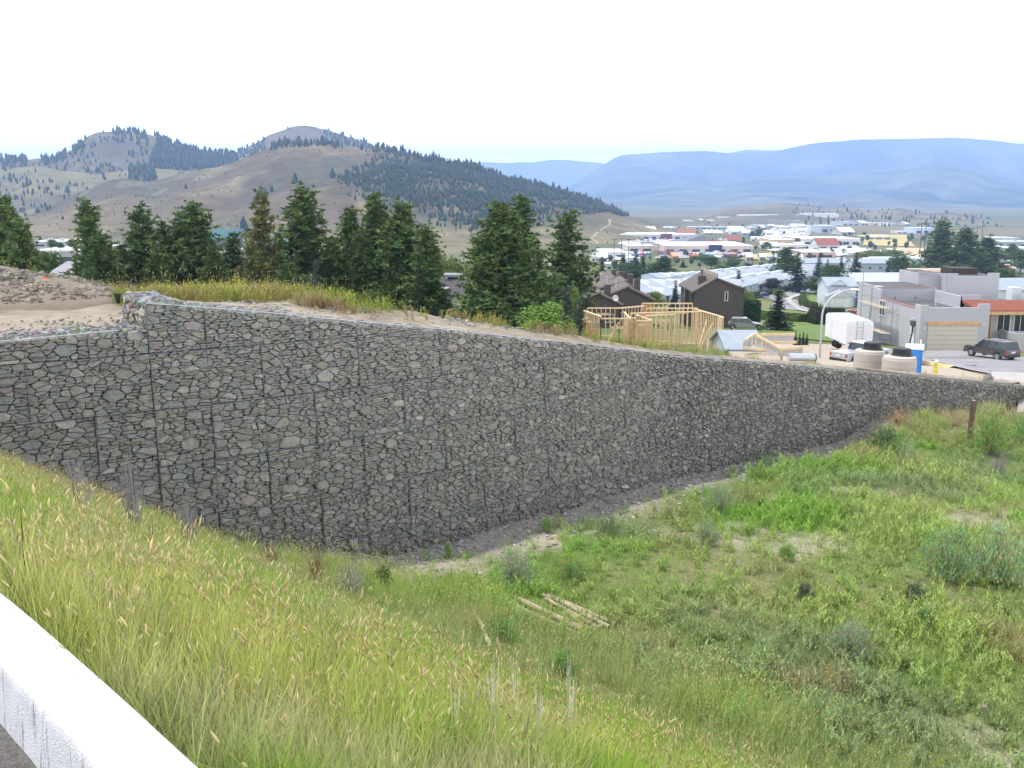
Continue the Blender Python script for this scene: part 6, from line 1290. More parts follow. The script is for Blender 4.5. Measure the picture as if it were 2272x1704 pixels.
# right-hand trees
GR = 'trees around the houses in the valley'
for (k, px, pt, pb, w, v, lb, *yy) in [
 ('open_pine', 2094, 490, 614, 62, 0, 'tall open pine behind the villa, left of three'), ('pine', 2147, 506, 614, 56, 1, 'second tall pine behind the villa, middle of three'), ('pine', 2194, 528, 612, 66, 2, 'broad dark pine behind the villa, right of three'), ('pine', 2248, 542, 592, 36, 0, 'small dark pine near the right edge above the pale roof'), ('broadleaf', 2268, 552, 606, 50, 0, 'broadleaf tree at the right edge of the valley'), ('broadleaf', 2235, 590, 640, 60, 2, 'green tree before the brick-red bungalow'),
 ('spruce', 1336, 570, 622, 30, 0, 'single dark spruce left of the dark spruce group'), ('spruce', 1384, 564, 618, 30, 1, 'left spruce of the dark group above the pale roofs'), ('spruce', 1410, 557, 620, 32, 0, 'tallest middle spruce of the dark group above the pale roofs'), ('spruce', 1428, 569, 618, 28, 1, 'right spruce of the dark group above the pale roofs'), ('broadleaf', 1396, 578, 620, 60, 1, 'dark leafy tree filling in below the spruce group'), ('pine', 1473, 568, 622, 44, 1, 'round dark pine right of the spruce group'), ('broadleaf', 1450, 590, 622, 36, 0, 'dim green tree between the spruce group and the round pine'),
 ('spruce', 1499, 622, 690, 28, 1, 'dark spruce left of the big brown gabled house'), ('plum', 1590, 613, 642, 46, 0, 'purple-leaved tree behind the big brown gabled house'), ('spruce', 1639, 600, 650, 36, 0, 'dark spruce right of the purple-leaved tree'), ('pine', 1746, 550, 628, 54, 2, 'tall dark pine above the street, left of its pair'), ('spruce', 1772, 560, 650, 46, 0, 'tall dark spruce beside the street, right of its pair'), ('plum', 1718, 616, 648, 42, 1, 'purple-leaved tree in front of the pale townhouses'),
 ('spruce', 1729, 645, 735, 66, 1, 'broad spruce on the lawn above the sandy plot'), ('lime', 1655, 636, 690, 40, 0, 'light green tree right of the big brown gabled house'), ('lime', 1455, 642, 690, 46, 1, 'lime green tree left of the dark spruce by the brown house'), ('broadleaf', 1437, 622, 650, 28, 0, 'small green tree among the pale roofs'), ('lime', 1730, 640, 664, 22, 1, 'small bright green tree by the street bend'),
 ('blue_spruce', 1818, 567, 622, 28, 0, 'left blue-grey spruce right of the street'), ('spruce', 1837, 576, 630, 20, 0, 'thin dark spruce right of the blue-grey spruce'), ('broadleaf', 1848, 582, 640, 52, 1, 'dense green trees before the long pale roof'), ('spruce', 1868, 569, 626, 26, 1, 'pointed dark spruce in the middle of the dense green trees'), ('spruce', 1901, 560, 620, 40, 0, 'dark broad spruce beside the distant street lamp'), ('spruce', 1972, 578, 612, 14, 1, 'very slim dark cypress beside the white houses'), ('plum', 1892, 600, 630, 44, 0, 'dark purple bush under the broad spruce'),
 ('broadleaf', 2000, 562, 618, 62, 2, 'wide green tree left of the twin power poles'), ('lime', 1946, 553, 580, 60, 0, 'pale green grove above the two-storey white house, left part'), ('lime', 1975, 551, 578, 50, 1, 'pale green grove above the two-storey white house, right part'), ('lime', 1925, 558, 582, 40, 1, 'small pale green tree at the left end of the grove'), ('broadleaf', 1812, 612, 652, 44, 0, 'green leafy tree left of the white garage house'), ('broadleaf', 1917, 624, 660, 34, 1, 'round green tree right of the white garage house'),
 ('broadleaf', 1580, 566, 596, 38, 0, 'round green tree above the pale rows, left one'), ('broadleaf', 1625, 572, 597, 36, 2, 'round green tree above the pale rows, right one'), ('lime', 1602, 586, 600, 30, 0, 'light green bush between the two round green trees'), ('plum', 1660, 582, 596, 18, 0, 'small dark tree beside the single thin pole'), ('spruce', 1516, 577, 594, 18, 0, 'small dark spruce by the orange restaurant'),
 ('broadleaf', 1668, 512, 530, 14, 0, 'small dark tree in the middle of town, left of two'), ('broadleaf', 1683, 506, 530, 16, 1, 'small dark tree in the middle of town, right of two'), ('broadleaf', 1702, 535, 553, 20, 1, 'green tree at the end of the long shopping centre'), ('broadleaf', 2024, 516, 534, 10, 0, 'tiny tree pair left of the tall factory hall')]:
    tree(k, px, pt, ygr(px, pb), w, lb, v, group=GR)
# small trees scattered in the town, low detail
rn = random.Random(50); blobs = []
for v in range(4):
    V, F, C = [], [], []; g = rn.uniform(.9, 1.2)
    for q in range(3):
        cx, cy, cz, r = rn.uniform(-1.2, 1.2), rn.uniform(-1.2, 1.2), rn.uniform(2.2, 4), rn.uniform(1.4, 2.2); k0 = len(V)
        for j, (zz, ww) in enumerate(((-1, .3), (-.5, .9), (.3, 1), (.85, .55))):
            for i in range(6): a = i * 1.047 + rn.uniform(-.3, .3); V.append((cx + r * ww * math.cos(a) * rn.uniform(.8, 1.2), cy + r * ww * math.sin(a) * rn.uniform(.8, 1.2), cz + zz * r))
        for j in range(3):
            for i in range(6): F.append((k0 + j * 6 + i, k0 + j * 6 + (i + 1) % 6, k0 + (j + 1) * 6 + (i + 1) % 6, k0 + (j + 1) * 6 + i))
        F.append(tuple(k0 + 18 + i for i in range(6)))
    cr_ = mesh_obj('crown', V, F, m_con, cols=[tuple(np.array((.062, .088, .035)) * rn.uniform(.6, 1.4)) for _ in F]); tk = MB().beam((0, 0, -.5), (0, 0, 2.4), .4, n=5).build('trunk', m_bark)
    for o in (cr_, tk): SC.collection.objects.unlink(o)
    blobs.append((cr_, tk))
for (a, b, c, d, n, nm) in ((1480, 1760, 490, 528, 42, 'small tree among the sheds at the back of the town'), (1640, 1800, 530, 600, 30, 'small tree in the fields between the shopping centre and the pale rows'), (1800, 2060, 520, 575, 46, 'small tree in the fields right of the long white warehouse'), (1330, 1500, 575, 603, 16, 'small tree in the field below the car parks'), (2070, 2270, 520, 600, 26, 'small tree between the factories and houses at the right'), (1810, 1880, 484, 500, 14, 'small tree beside the top of the diagonal road'), (1880, 2270, 575, 606, 22, ''), (1480, 1660, 560, 600, 16, ''), (1160, 1330, 560, 606, 12, 'small tree on the flat seen beside the slender pine')):
    for i in range(n):
        px, py = rn.uniform(a, b), rn.uniform(c, d); Y = ygr(px, py)
        p = at(px, py, Y); e = empty('broadleaf_tree', (p.x, p.y, zg(p.x, p.y)), rz=rn.uniform(0, 6), label='small tree ' + beside(px, py), cat='tree', group='small trees scattered in the town'); s = rn.uniform(.55, 1.15) * (1.0 if Y > 900 else .75); e.scale = (s, s, s * rn.uniform(.8, 1.3))
        for o in rn.choice(blobs): c_ = o.copy(); SC.collection.objects.link(c_); c_.parent = e
# small round trees before the grey warehouses on the left
for px, lb in ((113, 'left'), (133, 'middle'), (158, 'right')): tree('broadleaf', px, 530 if px != 133 else 537, 320, 18, '%s one of three small round trees before the grey warehouse roof' % lb, 0, pyb=552)
# ---------------------------------------------------------------- hedges
def hedge(name, pts, wd, h, label, col, leaf=.14, dens=260, round_=False):
    """leafy hedge along ground points"""
    P = [gpt(*p) for p in pts]; g = np.random.default_rng(int(pts[0][0])); e = empty(name, P[0], label=label, cat='hedge'); V = []; F = []; C = []; core = MB()
    for a, b in zip(P[:-1], P[1:]):
        a = a - P[0]; b = b - P[0]; L = (b - a).length; d = (b - a) / max(L, .01); nrm = Vector((-d.y, d.x, 0)); core.beam(a + Vector((0, 0, h * .45)), b + Vector((0, 0, h * .45)), wd * .82, h * .9) if False else core.add([a - nrm * wd * .4, a + nrm * wd * .4, b + nrm * wd * .4, b - nrm * wd * .4] + [q + Vector((0, 0, h * .9)) for q in (a - nrm * wd * .36, a + nrm * wd * .36, b + nrm * wd * .36, b - nrm * wd * .36)], [(0, 1, 5, 4), (1, 2, 6, 5), (2, 3, 7, 6), (3, 0, 4, 7), (4, 5, 6, 7)])
        n = int(dens * max(L, 1) * (wd + 2 * h) / 5)
        for i in range(n):
            s = g.random() * L; q = g.random() * (wd + 2 * h)
            if q < h: o, z = -wd / 2, q
            elif q < h + wd: o, z = q - h - wd / 2, h
            else: o, z = wd / 2, q - h - wd
            if round_: o *= math.sqrt(max(0.05, 1 - (z / h) ** 2 * .8)); 
            c = np.array(a + d * s + nrm * (o + g.normal(0, .05)) + Vector((0, 0, z + g.normal(0, .07)))); e1 = g.normal(0, 1, 3); e1 /= np.linalg.norm(e1); e2 = np.cross(e1, g.normal(0, 1, 3)); e2 /= np.linalg.norm(e2); sz = leaf * g.uniform(.6, 1.3); k0 = len(V)
            V += [c + e1 * sz, c + e2 * sz * .6, c - e1 * sz, c - e2 * sz * .6]; F.append((k0, k0 + 1, k0 + 2, k0 + 3)); C.append(np.array(col) * g.uniform(.55, 1.4))
    core.build('hedge_core', plain(tuple(c * .5 for c in col), key='core_%d' % int(pts[0][0])), e); o = np_mesh('foliage', np.array(V), np.array(F), m_leafb, e, fcol=np.array(C)); return e
hedge('box_hedge', [(1628, 724), (1668, 722)], 3.0, 3.9, 'tall dark green box hedge beside the big brown gabled house', (.035, .075, .022), dens=500)
hedge('juniper_hedge', [(1676, 706), (1730, 712), (1784, 716)], 3.4, 1.3, 'low spreading yellow-green juniper hedge on the lawn', (.12, .16, .035), round_=True, dens=260, leaf=.18)
hedge('clipped_hedge', [(1664, 664), (1700, 655), (1748, 646), (1800, 640)], 1.6, 1.5, 'long clipped hedge along the far side of the street', (.06, .09, .035), dens=120, leaf=.2)
hedge('curved_hedge', [(1782, 668), (1778, 674), (1788, 684), (1808, 690)], 1.4, 1.9, 'curved cypress hedge around the corner lawn', (.09, .12, .04), dens=220, leaf=.18)
hedge('shrub_hedge', [(1955, 646), (2056, 648)], 2.5, 2.2, 'leafy green hedge behind the villa roof', (.09, .13, .04), dens=120, leaf=.2)
hedge('dark_shrubs', [(1808, 716), (1832, 722), (1868, 722)], 3.2, 2.6, 'dark leafy shrubs above the lawn left of the trailer', (.045, .055, .028), dens=260, round_=True, leaf=.18)
for i, px in enumerate((1766, 1775, 1783, 1791)): tree('spruce', px, 737 + (i % 2) * 4, ygr(px, 768), 13, '%s slim dark arborvitae at the lawn edge' % ['leftmost', 'second', 'third', 'rightmost'][i], 0, group='four slim arborvitae')
for i, (px, py) in enumerate(((1787, 683), (1795, 685), (1803, 687), (1811, 688))): pass
# picket fence round the corner lawn
fp = [gpt(px, py) for px, py in ((1778, 686), (1790, 690), (1802, 694), (1812, 696))]; e = empty('picket_fence', fp[0], label='low grey picket fence below the curved hedge', cat='fence')
for a, b in zip(fp[:-1], fp[1:]):
    for k in range(7): q = a.lerp(b, k / 7) - fp[0]; MB().box(q.x - .09, q.y, 0, q.x + .09, q.y + .04, 1.0).build('picket', m_trimw, e)
    MB().beam(a - fp[0] + Vector((0, .06, .75)), b - fp[0] + Vector((0, .06, .75)), .06, .08).build('rail', m_trimw, e)
# ================================================================ dirt heap and loose rock on the terrace
g = np.random.default_rng(3)
def mound(name, cx, cy, rx, ry, h, label, cat, m, rocks=0, rs=(.06, .2), zb_=None, cols=None, sk=.0, nz=.25):
    e = empty(name, (cx, cy, 0), label=label, cat=cat); n = 46; v = []; 
    for j in range(n):
        for i in range(n):
            a, b = i / (n - 1) * 2 - 1, j / (n - 1) * 2 - 1; x, y = a * rx, b * ry; d = math.hypot(a + sk * b, b)
            hh = h * max(0, 1 - d) ** .8 * (1 + .0) + (fbm([cx + x], [cy + y], .8, 3, 41)[0] - .5) * nz * max(0, 1 - d) - (.12 if d > .98 else 0)
            v.append((x, y, zg(cx + x, cy + y) + hh))
    o = np_mesh('heap_surface', np.array(v), grid_faces(n, n), m, e, smooth=True)
    if rocks:
        mb = MB(); 
        for k in range(rocks):
            a = g.uniform(0, 6.28); q = math.sqrt(g.random()) * .98; x, y = math.cos(a) * q * rx, math.sin(a) * q * ry; d = math.hypot(x / rx + sk * y / ry, y / ry); z = zg(cx + x, cy + y) + h * max(0, 1 - d) ** .8; s = g.uniform(*rs) * (1 if g.random() < .9 else 1.8)
            c = np.array((.19, .17, .145)) * g.uniform(.7, 1.5); mb.cbox(x, y, z, s, s * g.uniform(.5, .9), s * .5, g.uniform(0, 6), g.uniform(-.5, .5), g.uniform(-.5, .5), c=tuple(c))
        r = mesh_obj('rock_rubble', mb.v, mb.f, m_stone, e, cols=mb.c); r['kind'] = 'stuff'
    return e
m_heap = mat('heap_earth', (.21, .17, .13), noise=.35, scale=4, col2=(.16, .135, .11), bump=1, bscale=9, rough=1, coord='Position')
h0 = at(20, 640, 23.5); mound('gravel_heap', h0.x - .6, 24.0, 3.9, 2.9, .72, 'long heap of broken grey rock and earth at the left edge of the terrace', 'gravel heap', m_heap, rocks=2600, rs=(.03, .11), sk=.25)
h1 = at(915, 715, 24.2); mound('dirt_mound', h1.x, 23.6, .62, .5, .30, 'small pale dirt mound on the terrace before the cream house', 'dirt mound', mat('pale_earth', (.36, .30, .22), noise=.25, scale=6, bump=.8, bscale=20, rough=1, coord='Position'), rocks=40, rs=(.03, .08), nz=.1)
h2 = at(965, 718, 24.2); mound('dirt_mound', h2.x, 24.0, .6, .4, .14, 'lower pale dirt mound beside the small dirt mound', 'dirt mound', mat('pale_earth'), rocks=30, rs=(.03, .07), nz=.05)
# loose stones on the terrace and along the wall foot
mb = MB()
for k in range(5200):
    if k % 2:
        u = g.uniform(U0 - 9, WL - 1); o_ = -g.uniform(.9, 3.4 if u < 20 else 2.2); x, y = wall_xy(u); nx, ny = wall_n(u); x, y = float(x + nx * o_), float(y + ny * o_); z = zg(x, y); s = g.uniform(.02, .07) * (1 + (u > 14) * .3); c = np.array((.30, .29, .27)) * g.uniform(.7, 1.25)
    else:
        u = g.uniform(8, WL - 6); o_ = .35 + abs(g.normal(0, .75)); x, y = wall_xy(u); nx, ny = wall_n(u); x, y = float(x + nx * o_), float(y + ny * o_); z = float(hgt_lo(x, y)); s = g.uniform(.03, .10); c = np.array((.30, .285, .265)) * g.uniform(.7, 1.4)
    mb.cbox(x, y, z + s * .1, s, s * g.uniform(.6, .9), s * .55, g.uniform(0, 6), g.uniform(-.4, .4), g.uniform(-.4, .4), c=tuple(c))
o = mesh_obj('gravel', mb.v, mb.f, m_stone, cols=mb.c); tag(o, kind='stuff')
# ================================================================ ground cover by instancing
def blade(V, F, C, x, y, h, w, az, lean, col, z0=0, seg=3, curl=1.0, tip=None):
    dx, dy = math.cos(az), math.sin(az); px_, py_ = -dy, dx; k = len(V)
    for i in range(seg):
        t = i / seg; o = lean * h * t ** (1.6 * curl); ww = w * (1 - t * .75) / 2; zz = z0 + h * t * (1 - .15 * lean * t)
        V.append((x + dx * o - px_ * ww, y + dy * o - py_ * ww, zz)); V.append((x + dx * o + px_ * ww, y + dy * o + py_ * ww, zz))
    V.append((x + dx * lean * h, y + dy * lean * h, z0 + h * (1 - .15 * lean)))
    for i in range(seg - 1): F.append((k + 2 * i, k + 2 * i + 1, k + 2 * i + 3)); F.append((k + 2 * i, k + 2 * i + 3, k + 2 * i + 2)); C += [col, col]
    F.append((k + 2 * seg - 2, k + 2 * seg - 1, k + 2 * seg)); C.append(tip or col)
def seed_head(V, F, C, p, d, L, r, col, fluffy=True):
    p = np.array(p); d = np.array(d, float); d /= np.linalg.norm(d); e1 = np.cross(d, (0.3, .9, .2)); e1 /= np.linalg.norm(e1); e2 = np.cross(d, e1); k = len(V)
    V.append(tuple(p))
    for (t, q) in ((.25, .9), (.6, 1.0)):
        for a in (0, 2.09, 4.19): V.append(tuple(p + d * L * t + (e1 * math.cos(a) + e2 * math.sin(a)) * r * q))
    V.append(tuple(p + d * L))
    for i in range(3): j = (i + 1) % 3; F.extend([(k, k + 1 + i, k + 1 + j), (k + 1 + i, k + 4 + i, k + 4 + j), (k + 1 + i, k + 4 + j, k + 1 + j), (k + 4 + i, k + 7, k + 4 + j)]); C.extend([col] * 4)
def tuft(kind, sd):
    q = random.Random(sd); V, F, C = [], [], []
    one = (1, 1, 1); tan = (2.5, 1.50, 2.0)
    if kind == 'foxtail':           # colour attribute multiplies the tuft tint
        for i in range(20): blade(V, F, C, q.uniform(-.11, .11), q.uniform(-.11, .11), q.uniform(.22, .48), q.uniform(.004, .008), q.uniform(0, 6.28), q.uniform(.05, .5), tuple(q.uniform(.65, 1.25) for _ in '1') * 3)
        for i in range(2 + sd % 2):
            x, y = q.uniform(-.1, .1), q.uniform(-.1, .1); az = q.uniform(0, 6.28); le = q.uniform(.05, .25); h = q.uniform(.42, .62); s = (1.25, 1.15, 1.3)
            blade(V, F, C, x, y, h, .004, az, le, s); hx, hy, hz = x + math.cos(az) * le * h, y + math.sin(az) * le * h, h * (1 - .15 * le); b = q.uniform(.8, 1.15)
            seed_head(V, F, C, (hx, hy, hz - .01), (math.cos(az) * (le * 2.2 + .1), math.sin(az) * (le * 2.2 + .1), .8), q.uniform(.04, .075), q.uniform(.0035, .006), (.66 * b, .58 * b * q.uniform(.92, 1.05), .30 * b, 0))
    elif kind == 'green_blades':
        for i in range(26): blade(V, F, C, q.uniform(-.12, .12), q.uniform(-.12, .12), q.uniform(.18, .42), q.uniform(.005, .010), q.uniform(0, 6.28), q.uniform(.05, .6), tuple([q.uniform(.65, 1.3)]) * 3)
    elif kind == 'short_grass':
        for i in range(22): blade(V, F, C, q.uniform(-.15, .15), q.uniform(-.15, .15), q.uniform(.05, .17), q.uniform(.007, .014), q.uniform(0, 6.28), q.uniform(.2, .9), tuple([q.uniform(.65, 1.3)]) * 3, seg=2)
    elif kind == 'weed':
        for i in range(7):
            x, y, az, h, le = q.uniform(-.08, .08), q.uniform(-.08, .08), q.uniform(0, 6.28), q.uniform(.15, .38), q.uniform(.1, .6); blade(V, F, C, x, y, h, .006, az, le, (.8, .8, .8))
            for k in range(7):
                t = (k + 1) / 8; o = le * h * t ** 1.6; blade(V, F, C, x + math.cos(az) * o, y + math.sin(az) * o, q.uniform(.04, .08), .022, q.uniform(0, 6.28), 1.0, tuple([q.uniform(.7, 1.35)]) * 3, z0=h * t * .95, seg=2)
    elif kind in ('yellow_flower', 'white_flower'):
        fc = (.72, .62, .04, 0) if kind[0] == 'y' else (.6, .6, .56, 0)
        for i in range(6):
            x, y, az, h, le = q.uniform(-.10, .10), q.uniform(-.10, .10), q.uniform(0, 6.28), q.uniform(.22, .42), q.uniform(.05, .4); blade(V, F, C, x, y, h, .005, az, le, (.9, .9, .9))
            for k in range(4): t = (k + 1) / 5; o = le * h * t ** 1.6; blade(V, F, C, x + math.cos(az) * o, y + math.sin(az) * o, q.uniform(.03, .06), .012, q.uniform(0, 6.28), .9, (1, 1, 1), z0=h * t * .95, seg=2)
            if i < 4:
                for k in range(2): seed_head(V, F, C, (x + math.cos(az) * le * h + q.uniform(-.02, .02), y + math.sin(az) * le * h + q.uniform(-.02, .02), h * .95 + q.uniform(-.03, .02)), (0, 0, 1), .014, .009, fc)
    elif kind == 'dry_twigs':
        for i in range(9):
            x, y, az, h, le = q.uniform(-.10, .10), q.uniform(-.10, .10), q.uniform(0, 6.28), q.uniform(.2, .5), q.uniform(.1, .5); blade(V, F, C, x, y, h, .005, az, le, tuple([q.uniform(.8, 1.2)]) * 3)
            for k in range(4): t = .35 + .15 * k; o = le * h * t ** 1.6; blade(V, F, C, x + math.cos(az) * o, y + math.sin(az) * o, q.uniform(.05, .14), .004, q.uniform(0, 6.28), .8, (1, 1, 1), z0=h * t * .95, seg=2)
    return np_mesh('tuft_' + kind, np.array(V), np.array(F), m_cover, fcol=np.array([tuple(c) if len(c) == 4 else tuple(c) + (1,) for c in C]), link=False)
m_cover = mat('ground_cover', attr=True, inst=True, rough=.75, spec=.15, trans=.42)
def scatter(name, kinds, P, idx, scl, tint, lean=.12):
    """kinds: list of proto meshes; P (n,3) points"""
    coll = bpy.data.collections.new(name + '_kinds')
    for i, o in enumerate(kinds): o.name = '%s_%02d' % (name, i); coll.objects.link(o)
    n = len(P); me = bpy.data.meshes.new(name); me.vertices.add(n); me.vertices.foreach_set('co', np.asarray(P, np.float32).ravel())
    a = me.attributes.new('idx', 'INT', 'POINT'); a.data.foreach_set('value', np.asarray(idx, np.int32)); a = me.attributes.new('scl', 'FLOAT', 'POINT'); a.data.foreach_set('value', np.asarray(scl, np.float32))
    rot = np.stack([g.normal(0, lean, n), g.normal(0, lean, n), g.uniform(0, 6.283, n)], 1).astype(np.float32); a = me.attributes.new('rot', 'FLOAT_VECTOR', 'POINT'); a.data.foreach_set('vector', rot.ravel())
    tc = np.ones((n, 4), np.float32); tc[:, :3] = tint; a = me.attributes.new('tint', 'FLOAT_COLOR', 'POINT'); a.data.foreach_set('color', tc.ravel()); me.materials.append(m_cover)
    o = bpy.data.objects.new(name, me); SC.collection.objects.link(o)
    ng = bpy.data.node_groups.new(name, 'GeometryNodeTree'); ng.interface.new_socket('Geometry', in_out='INPUT', socket_type='NodeSocketGeometry'); ng.interface.new_socket('Geometry', in_out='OUTPUT', socket_type='NodeSocketGeometry')
    N = ng.nodes; L = ng.links; gi = N.new('NodeGroupInput'); go = N.new('NodeGroupOutput'); ip = N.new('GeometryNodeInstanceOnPoints'); ci = N.new('GeometryNodeCollectionInfo'); ci.inputs['Collection'].default_value = coll
    ci.inputs['Separate Children'].default_value = True; ci.inputs['Reset Children'].default_value = True; ip.inputs['Pick Instance'].default_value = True
    def at_(nm, ty): q = N.new('GeometryNodeInputNamedAttribute'); q.data_type = ty; q.inputs['Name'].default_value = nm; return q.outputs['Attribute']
    L.new(gi.outputs[0], ip.inputs['Points']); L.new(ci.outputs[0], ip.inputs['Instance']); L.new(at_('idx', 'INT'), ip.inputs['Instance Index'])
    er = N.new('FunctionNodeEulerToRotation'); L.new(at_('rot', 'FLOAT_VECTOR'), er.inputs[0]); L.new(er.outputs[0], ip.inputs['Rotation']); L.new(at_('scl', 'FLOAT'), ip.inputs['Scale']); L.new(ip.outputs[0], go.inputs[0])
    md = o.modifiers.new('scatter', 'NODES'); md.node_group = ng; tag(o, kind='stuff'); return o
def wall_off(x, y): th = np.arctan2(x, y); return r_wall(th) - np.hypot(x, y)
def mixc(a, b, t): return np.asarray(a)[None, :] * (1 - t[:, None]) + np.asarray(b)[None, :] * t[:, None]
def inframe(x, y, z, m=70):
    d = y * cP - z * sP; px = 1136 + FP * x / np.maximum(d, .2); py = 852 - FP * (z * cP + y * sP) / np.maximum(d, .2); return (d > .3) & (px > -m * 3) & (px < 2272 + m * 3) & (py < 1704 + 260) & (py > 300), px, py
# --- the bank: tall foxtail grass
n = 76000; s_ = g.uniform(-.10, 11.5, n); q = g.uniform(-22, 24, n); x = (s_ + 1.36) / S2 + q / S2; y = (s_ + 1.36) / S2 - q / S2
# q>0 moves right/near ; keep what lies before the wall
dk = np.hypot(x, y); z = hgt_lo(x, y); ok, px, py = inframe(x, y, z)
keep = ok & (y > .5) & (wall_off(x, y) > .45) & (dk > 1.6) & (g.random(n) < np.clip(1.35 - dk / 26, .45, 1)); 
edge = np.clip((9.2 + (fbm(x, y, 2.5, 3, 51) - .5) * 5 - s_) / 4.2, 0, 1); keep &= g.random(n) < edge
x, y, z, s_, px, py = [a[keep] for a in (x, y, z, s_, px, py)]; n = len(x); n1 = fbm(x, y, 2.2, 4, 52); n2 = fbm(x, y, .9, 3, 53)
tint = mixc((.24, .40, .045), (.45, .49, .13), np.clip((n1 - .38) * 4.5 + (s_ - 4) * .06, 0, 1)); tint = tint * (.75 + .5 * g.random((n, 1))) * (.8 + .5 * (n2[:, None]))
dryw = np.clip((n2 - .52) * 5, 0, .8) + np.clip((fbm(x, y, 1.4, 3, 54) - .62) * 8, 0, 1) * .7 + np.exp(-(((px - 200) / 260) ** 2 + ((py - 1090) / 70) ** 2)) * .5; dry = np.clip(dryw, 0, 1); tint = tint * (1 - dry[:, None]) + np.array((.50, .47, .24)) * (g.uniform(.7, 1.2, (n, 1))) * dry[:, None]
gb = np.clip((s_ - 5.0) / 3.5 + (n1 - .5) * 1.5, 0, 1)[:, None] * .75; tint = tint * (1 - gb) + np.array((.26, .40, .085)) * g.uniform(.75, 1.25, (n, 1)) * gb
kin = [tuft('foxtail', i) for i in (1, 2, 3, 4)] + [tuft('green_blades', i) for i in (5, 6)] + [tuft('dry_twigs', 7)]
r_ = g.random(n); fox = .42 - np.clip((.5 - n1) * 1.4, -.25, .35) + .1 * np.clip((s_ - 3) / 5, 0, 1) - .25 * np.clip((s_ - 7) / 2, 0, 1); idx = np.where(r_ < fox, g.integers(0, 4, n), np.where(r_ < .965, g.integers(4, 6, n), 6)); tint[idx == 6] = np.array((.22, .19, .15))
dk = dk[keep]; scatter('tall_grass', kin, np.stack([x, y, z - .02], 1), idx, g.uniform(.7, 1.15, n) * (1 - .22 * (dk < 4)) * np.interp(dk, (7, 13), (1, .55)) * np.interp(s_, (8, 10), (1, .7)), tint, .16); print('bank tufts', n)
# --- the hollow: patchy low growth
n = 230000; rr_ = np.sqrt(g.uniform(8.5 ** 2, 52 ** 2, n)); aa = g.uniform(-.55, .56, n); keep = g.random(n) < np.clip(16 / rr_, .35, 1.0); rr_, aa = rr_[keep], aa[keep]; x, y = rr_ * np.sin(aa), rr_ * np.cos(aa); z = hgt_lo(x, y); ok, px, py = inframe(x, y, z); s_ = bank_s(x, y); wo = wall_off(x, y)
cov = fbm(x, y, 3.0, 4, 61); bare = np.clip((fbm(x, y, 2.6, 4, 21) - .60) * 6, 0, .8); p_ = np.clip(.45 + (cov - .40) * 4.0, .25, 1) * (1 - bare * .9) * np.clip((wo - np.interp(x, (0, 6), (1.5, 2.6)) + (fbm(x, y, 1.5, 3, 62) - .5) * 2.4) / 1.9, .02, 1)
thf = (aa > WTH[-1] - .01) & (rr_ > 44); ok &= ~thf
keep = ok & ~((np.abs(py - np.interp(px, (1120, 1360), (1345, 1410))) < np.interp(px, (1120, 1200, 1300, 1370), (22, 40, 40, 16))) & (px > 1115) & (px < 1375) & (g.random(len(x)) < .92)) & (wo > .5) & (s_ > 6.2) & (g.random(len(x)) < p_ * np.clip((s_ - 6.2) / 2.5, .1, 1)); x, y, z, px, py, cov, wo, s_ = [a[keep] for a in (x, y, z, px, py, cov, wo, s_)]; n = len(x); n1 = fbm(x, y, 3.4, 4, 63); n2 = fbm(x, y, 1.2, 3, 64)
tint = mixc((.27, .46, .09), (.38, .47, .15), np.clip((n1 - .36) * 4, 0, 1)); ol = np.clip((fbm(x, y, 4.2, 3, 65) - .54) * 6, 0, 1); tint = tint * (1 - ol[:, None] * .8) + np.array((.30, .37, .19)) * ol[:, None] * .8
dr = np.clip((n2 - .64) * 6, 0, .6) + np.clip((y - 31) / 4, 0, 1) * np.clip((py < 1010) * 1.0, 0, 1) * .75 * (fbm(x, y, 2.0, 3, 66) > .42); dr = np.clip(dr, 0, 1); tint = tint * (1 - dr[:, None]) + np.array((.42, .34, .20)) * dr[:, None]; tint = tint * g.uniform(.7, 1.3, (n, 1))
kin = [tuft('short_grass', i) for i in (11, 12, 13)] + [tuft('weed', i) for i in (14, 15)] + [tuft('green_blades', 16), tuft('yellow_flower', 17), tuft('white_flower', 18), tuft('dry_twigs', 19), tuft('foxtail', 20)]
r_ = g.random(n); idx = np.where(r_ < .58, g.integers(0, 3, n), np.where(r_ < .83, g.integers(3, 5, n), 5))
yel = np.clip(1.1 - np.hypot((px - 1950) / 420, (py - 1640) / 150), 0, 1) * .10 + np.clip(1 - np.hypot((px - 1280) / 90, (py - 1240) / 45), 0, 1) * .35 + .006 + np.clip(1 - np.hypot((px - 2080) / 150, (py - 1420) / 60), 0, 1) * .08; idx[g.random(n) < yel] = 6
wh = np.clip(1 - np.hypot((px - 1140) / 75, (py - 1235) / 35), 0, 1) * .3 + .004; idx[g.random(n) < wh] = 7; dd_ = (dr > .5) & (g.random(n) < .35); idx[dd_] = 8
fx_ = (s_ < 11.0) & (g.random(n) < np.clip((11 - s_) / 3, 0, .8)) | ((y > 33) & (g.random(n) < .25)); fx_ |= (py > 1560) & (px > 1000) & (px < 1780) & (g.random(n) < .6 * np.clip(1 - np.abs(px - 1400) / 420, 0, 1)); idx[fx_] = 9; tint[fx_] = tint[fx_] * .5 + np.array((.46, .50, .15)) * .5
scl = g.uniform(.7, 1.3, n) * np.where(cov > .55, 1.15, .85); scl[idx == 5] *= .75; scl[(y > 33)] *= 1.25
scatter('meadow', kin, np.stack([x, y, z - .01], 1), idx, scl, tint, .2); print('meadow tufts', n)
